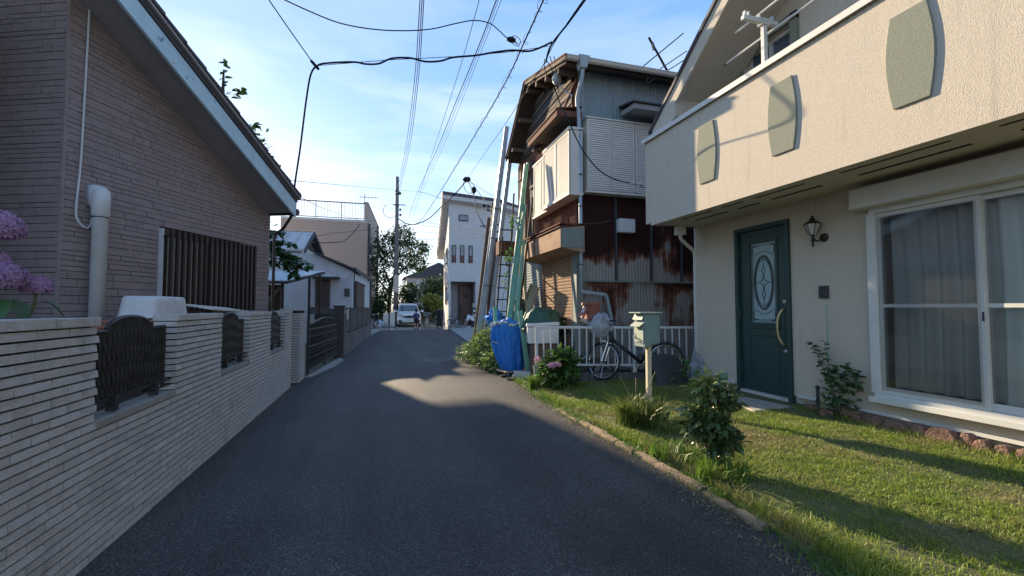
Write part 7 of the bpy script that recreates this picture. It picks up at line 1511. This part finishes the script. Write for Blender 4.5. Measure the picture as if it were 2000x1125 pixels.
clump('grass_tuft', 'small tuft of grass at the edging in the near lawn, left of the glossy shrub', 'grass tuft', (2.56, 3.55, .06), 260, .15, .4, 'longgrass', .010, 9, 1.1)
# weeds beside the tarp
for k, (c, rg, n, lab) in enumerate([((2.42, 10.9, 0), [((2.36, 10.9, .40), (.36, .5, .36)), ((2.26, 10.5, .28), (.32, .45, .28)), ((2.5, 11.3, .55), (.3, .45, .42)), ((2.2, 11.6, .25), (.3, .5, .25))], 290, 'bright tall weed patch at the road edge behind the blue tarp bundle'), ((2.40, 9.6, 0), [((2.38, 9.75, .22), (.22, .4, .22)), ((2.42, 9.45, .15), (.18, .25, .16))], 180, 'lower weed patch at the road edge hugging the blue tarp bundle')]):
    t_ = thing('weed_patch', lab, 'weeds', c); LW = leafmesh('leaf', 'leafweed', .26, fold=.15, droop=.3) if k == 0 else LW
    leafy(t_, n, LW, rg, .12, .22, 40 + k, out=.8)
    leafcloud('inner_foliage', 'leafweed', [(a, tuple(x * .9 for x in b)) for a, b in rg], 1500 if k == 0 else 700, .12, t_, 60 + k, shell=.2, wid=.3, stuff=True)
    mb = MB(); 
    for q in range(12): t = q * 2.1; mb.tube([(c[0] + .15 * math.cos(t), c[1] + .3 * math.sin(t), 0), (c[0] + .2 * math.cos(t), c[1] + .4 * math.sin(t), .6)], .005, 4)
    mb.build('stem', 'stem', t_)
# corner planting by the house end, plastic sheet
cpn = thing('shade_plant', 'dark leafy plant in the shade at the end corner of the cream house', 'plant', (4.95, 6.35, .17))
leafy(cpn, 90, LHY, [((4.95, 6.35, .36), (.22, .28, .2)), ((5.15, 6.5, .42), (.2, .15, .2)), ((4.75, 6.2, .26), (.22, .2, .12))], .09, .14, 19)
mb = MB(); 
for t in range(6): mb.tube([(4.95, 6.35, .1), (4.95 + .15 * math.cos(t), 6.35 + .15 * math.sin(t), .45)], .006, 4)
mb.build('stem', 'stem', cpn)
ps = thing('plastic_sheet', 'crumpled grey plastic sheet slumped against the foot of the cream house corner', 'plastic sheet', (5.05, 6.1, .3))
def psf(u, v):
    y = 6.40 - .58 * u; z = .17 + (.60 - .52 * u ** .7) * (1 - v) ; x = 5.085 - .20 * v + .03 * mnoise.noise(Vector((y * 9, z * 9, 3))) 
    return Vector((x + .02 * math.sin(u * 26 + v * 7), y, z + .02 * mnoise.noise(Vector((u * 8, v * 8, 1)))))
cloth(psf, 34, 16, 'sheet', 'greysheet', ps)

# ------------------------------------------------------------------ lawn grass
g = np.random.default_rng(12); N = 150000
ys = .3 + 7.2 * g.random(N) ** 1.25; ks_ = np.array([KX(q) for q in ys]) + .035; xs = ks_ + (5.04 - ks_) * g.random(N)
cl = np.array([mnoise.noise(Vector((x * 2.1, y * 1.1, .0))) for x, y in zip(xs[:], ys[:])]); cl2 = np.array([mnoise.noise(Vector((x * 7, y * 7, 5.0))) for x, y in zip(xs, ys)])
bare = np.array([mnoise.noise(Vector(((x + .22 * y) * 2.4, y * .55, 9.0))) for x, y in zip(xs, ys)])
keep = (bare < .22) | (g.random(N) < .30); keep &= ~((xs > 4.3) & (ys > 4.38) & (ys < 5.65) & (xs > 4.3 + .3 * np.clip(ys - 5.2, 0, 1))); keep &= ~(ys > 7.58 - (xs - 2.67) * .29 - .12)
xs, ys, cl, cl2, ks_ = xs[keep], ys[keep], cl[keep], cl2[keep], ks_[keep]
zs = np.array([lawn_z(x, y) for x, y in zip(xs, ys)])
edgeb = np.clip(1 - (xs - ks_) / (.28 + .35 * np.clip(2.8 - ys, 0, 1)), 0, 1) + .8 * np.clip(1 - (5.0 - xs) / .25, 0, 1) * (ys < 4.3)
hgt = (.028 + .018 * np.clip(cl, -1, 1) + .014 * cl2 + .075 * edgeb * g.random(len(xs))) * (.6 + .8 * g.random(len(xs)))
blades('grass', 'grass', np.stack([xs, ys, zs - .004], 1), np.clip(hgt, .012, .2), np.full(len(xs), .0055), 1.3, None, 5, 'short mown lawn with bare patches between the road and the cream house', 'grass')
N = 14000; ys = .3 + 8.2 * g.random(N); kx_ = np.array([KX(q) for q in ys]) - .02; xs = kx_ + .055 * g.normal(size=N) + .04; kk = (ys > 4.7) | (ys < 2.4) | (np.abs(xs - kx_) > .045) | (np.sin(ys * 2.3) + np.sin(ys * 5.1) > .9); kk &= (g.random(N) < .6 + .4 * np.sin(ys * 5)); xs, ys = xs[kk], ys[kk]
blades('verge_grass', 'longgrass', np.stack([xs, ys, np.full(len(xs), .0)], 1), .03 + .07 * g.random(len(xs)) ** 2, np.full(len(xs), .006), 1.4, None, 9, 'longer grass fringe along the edging blocks beside the road', 'grass')

N = 2600; ys = .5 + 7.5 * g.random(N); xs = np.array([KX(q) for q in ys]) - .07 - np.abs(g.normal(size=N)) * .10; kk = g.random(N) < .35 + .65 * np.clip(np.sin(ys * 3.1) + np.sin(ys * 7.7), 0, 1); xs, ys = xs[kk], ys[kk]
X['straw'] = mat('dry_straw', (.36, .28, .15), (.24, .18, .10), sc=20, rough=.95)
blades('dry_litter', 'straw', np.stack([xs, ys, np.full(len(xs), .002)], 1), np.full(len(xs), .016), np.full(len(xs), .006), 3.2, None, 21, 'dry straw and leaf litter strewn on the asphalt along the edging blocks', 'litter')

# ------------------------------------------------------------------ overhead wires
def cable(lab, pts, r=.012, m='cable', k=8, name='overhead_cable', group='overhead cables', smooth=True, wob=0):
    P = [at(*p) for p in pts]; P = spline(P, k) if smooth else P
    mb = MB(); mb.tube(P, r, 5); o = mb.build(name, m); tag(o, lab, 'cable', group); return P
for i, (x0, x1, y1, lb) in enumerate(((822, 776, 372, 'leftmost of the three parallel power lines running to the utility pole'), (826, 778, 374, 'middle of the three parallel power lines running to the utility pole'), (829.5, 780, 376, 'rightmost of the three parallel power lines running to the utility pole'))):
    cable(lb, [(x0, -60, 8.2), (x0 - 3, 20, 9.2), (x0 - 14, 170, 14), (x0 - 30, 290, 22), (x1, y1, 34.3)], .011, 'greycable')
cable('lines meeting the pole farthest left of the slanting wire group', [(940, -15, 9), (905, 110, 11.5), (872, 215, 15), (838, 320, 22), (806, 420, 33)], .008)
cable('thicker slanting wire in the middle of the slanting wire group', [(975, -15, 9), (935, 90, 11), (888, 205, 15), (850, 300, 21), (815, 376, 30), (798, 425, 34)], .013)
cable('thin slanting wire right of the thicker slanting wire', [(985, -15, 9), (940, 100, 11), (895, 215, 15), (860, 300, 20), (822, 380, 29), (806, 430, 34)], .006)
cable('thin slanting wire farthest right of the slanting group', [(979, -15, 9.1), (937, 95, 11.1), (891, 210, 15.1), (855, 300, 20.5), (818, 378, 29.5)], .006)
P = cable('lashed cable with loose coils running diagonally down to the utility pole', [(1068, -15, 7.5), (1025, 80, 9), (985, 165, 11), (930, 260, 15), (880, 342, 21), (850, 390, 26), (818, 434, 32), (788, 440, 35)], .015)
mb = MB(); q = []
for i, p in enumerate(spline(P[:44], 7)):
    t = i * .55; rr = .05 + .03 * math.sin(i * .13); q.append(p + Vector((math.cos(t) * rr, 0, math.sin(t) * rr - .02)))
mb.tube(q, .004, 4); tag(mb.build('lashing_wire', 'cable'), 'thin wire coiled around the diagonal lashed cable', 'cable', 'overhead cables')
cable('heavy cable drooping across the street from the brown house corner to the rusty house', [(573, 385, 8.3), (577, 350, 8.3), (586, 290, 8.3), (598, 195, 8.3), (607, 145, 8.3), (620, 128, 8.3), (640, 123, 8.3), (690, 121, 8.3), (715, 125, 8.3), (740, 124, 8.3), (765, 114, 8.3), (800, 113, 8.3), (830, 120, 8.3), (860, 119, 8.3), (885, 112, 8.3), (930, 108, 8.3), (965, 102, 8.3), (1000, 98, 8.3), (1030, 100, 8.2), (1050, 95, 8.1), (1078, 82, 8)], .018)
cable('messenger wire carrying the heavy street cable', [(622, 128, 8.32), (760, 117, 8.32), (900, 110, 8.32), (1000, 101, 8.32), (1072, 90, 8)], .006, smooth=False)
cable('slanting wire from the upper left down to the heavy cable clamp', [(520, -8, 7), (560, 50, 7.6), (612, 124, 8.3)], .010)
mb = MB(); a, b = at(609, 120, 8.3), at(621, 134, 8.28); mb.bar(a, b, .09, .05); tag(mb.build('cable_clamp', 'cable', bevel=.01), 'black clamp where the heavy street cable turns', 'clamp')
cable('sagging thin cable crossing high over the street', [(548, -4, 7.5), (600, 20, 7.7), (660, 44, 8), (720, 56, 8.2), (780, 60, 8.4), (840, 57, 8.6), (890, 46, 8.8), (925, 40, 9), (955, 45, 9), (975, 60, 9), (990, 74, 9.2), (1012, 86, 9.4)], .011)
mb = MB(); mb.blob(at(998, 78, 9.2), (.10, .06, .05), 3, .2); mb.tube(spline([at(995, 75, 9.2), at(1005, 70, 9.2), at(1016, 78, 9.3), at(1012, 90, 9.4), at(1000, 84, 9.3)], 5), .008, 5); tag(mb.build('cable_splice', 'cable'), 'tangled black splice where the sagging cable meets the lashed cable', 'splice')
cable('thick cable rising from the rusty house gable to the upper right', [(1066, 122, 8.1), (1072, 98, 8), (1082, 80, 8), (1110, 45, 7.7), (1150, -10, 7.2)], .017)
cable('thin twin of the rising gable cable', [(1064, 125, 8.2), (1078, 92, 8), (1108, 45, 7.7), (1146, -10, 7.2)], .008)
cable('short service drop from the rising cable to the gable connector', [(1064, 115, 8.1), (1063, 130, 8.1), (1068, 146, 8.15), (1078, 160, 8.2)], .008)
cable('second service drop at the rusty house gable', [(1066, 116, 8.1), (1075, 130, 8.1), (1082, 145, 8.2)], .008)
cable('thin wire slanting from the gable down to the far cable junction', [(1063, 124, 8.2), (1030, 175, 9.5), (985, 245, 12.5), (945, 302, 17), (912, 350, 24)], .008)
cable('heavy cable sagging from the junction to the utility pole', [(912, 350, 24), (895, 372, 26), (868, 398, 29), (840, 425, 32), (815, 437, 33.5), (795, 437, 34.5), (779, 428, 35)], .035)
cable('drop cable from the junction down to the wooden pole', [(912, 350, 24), (920, 366, 22), (926, 385, 20), (930, 407, 18), (940, 432, 16.5), (960, 462, 15.6)], .02)
cable('drop cable from the junction to the pole top right', [(913, 350, 24), (925, 362, 22), (938, 380, 19.5), (948, 392, 17), (954, 398, 15.8)], .014)
cable('thin line from the junction across to the white house', [(914, 352, 24), (955, 378, 26), (1003, 402, 29)], .010)
mb = MB(); mb.blob(at(912, 351, 24), (.22, .1, .16), 2, .2); mb.blob(at(925, 372, 21.5), (.12, .1, .16), 3, .2); mb.tube(spline([at(905, 356, 24), at(908, 370, 24), at(918, 378, 23), at(924, 372, 22)], 5), .016, 5); tag(mb.build('cable_junction', 'cable'), 'dark cable junction box hanging above the white three storey house', 'junction')
cable('thin horizontal line from the brown house across to the cable crossing', [(560, 352, 8.4), (640, 359, 12), (740, 368, 22), (815, 374, 30)], .006)
cable('line from the cable crossing down past the white house roof', [(815, 374, 30), (835, 378, 29), (860, 387, 27), (940, 408, 21), (1000, 419, 17)], .012)
cable('thin wire over the terrace railing to the pole', [(578, 380, 9), (640, 410, 20), (710, 431, 30), (770, 430, 34.8)], .008)
cable('cable sagging from the sheet-roofed house to the beige building', [(612, 470, 20.3), (625, 474, 21), (645, 474, 23), (668, 472, 25), (685, 460, 26.5), (703, 438, 27.5)], .022)
cable('lower thin wire across the beige building to the pole', [(612, 462, 20.3), (660, 455, 24), (720, 448, 30), (771, 440, 34.8)], .010)
for i, (y0, y1, lb) in enumerate(((434, 456, 'upper of the thin lines crossing the white house front'), (440, 464, 'middle of the thin lines crossing the white house front'), (452, 467, 'lowest of the thin lines crossing the white house front'))):
    cable(lb, [(780, y0 - 4, 34.8), (850, y0 + 3, 26), (905, (y0 + y1) / 2 + 2, 20), (960, y1, 15.5)], .010)
cable('thin line from the pole passing behind the tree to the white house wall', [(780, 470, 35), (830, 468, 34), (875, 466, 31.5)], .012)
for i in range(4): cable(['topmost', 'second', 'third', 'lowest'][i] + ' of the four thin far power lines low over the trees', [(800, 498 + i * 9, 60), (840, 496 + i * 9, 60), (880, 495 + i * 9, 60)], .02, 'greycable', group='far power lines')
cable('black service cable drooping across the corner of the corrugated house to its side shutters', [(1083, 172, 8.25), (1095, 205, 7.9), (1112, 240, 7.6), (1128, 275, 7.95), (1145, 303, 8), (1170, 332, 8.1), (1200, 350, 8.15), (1228, 357, 8.2)], .011)
cable('short cable from the side shutters towards the cream balcony', [(1228, 357, 8.2), (1245, 361, 8.2), (1262, 366, 8.2), (1274, 350, 8.0)], .008)
cable('thin wire from the downpipe to the meter box on the corrugated house', [(1110, 436, 8.3), (1150, 437, 8.35), (1175, 435, 8.4), (1195, 430, 8.45)], .007, 'greycable')
mb = MB(); mb.blob(at(1236, 359, 8.18), (.05, .03, .03), 1, .1); mb.blob(at(1250, 360, 8.18), (.06, .03, .03), 2, .1); tag(mb.build('cable_connector', 'pvc'), 'white cable connector on the side shutters of the corrugated house', 'connector')
mb = MB()
for t in ((568, 372), (574, 396)): mb.blob(at(*t, 8.3), .045, 1, 0)
mb.tube(spline([at(572, 372, 8.3), at(566, 385, 8.3), at(572, 400, 8.3), at(578, 395, 8.3)], 5), .008, 5); tag(mb.build('eave_insulators', 'insul'), 'red-brown insulators on the far eave corner of the brown house', 'insulator')
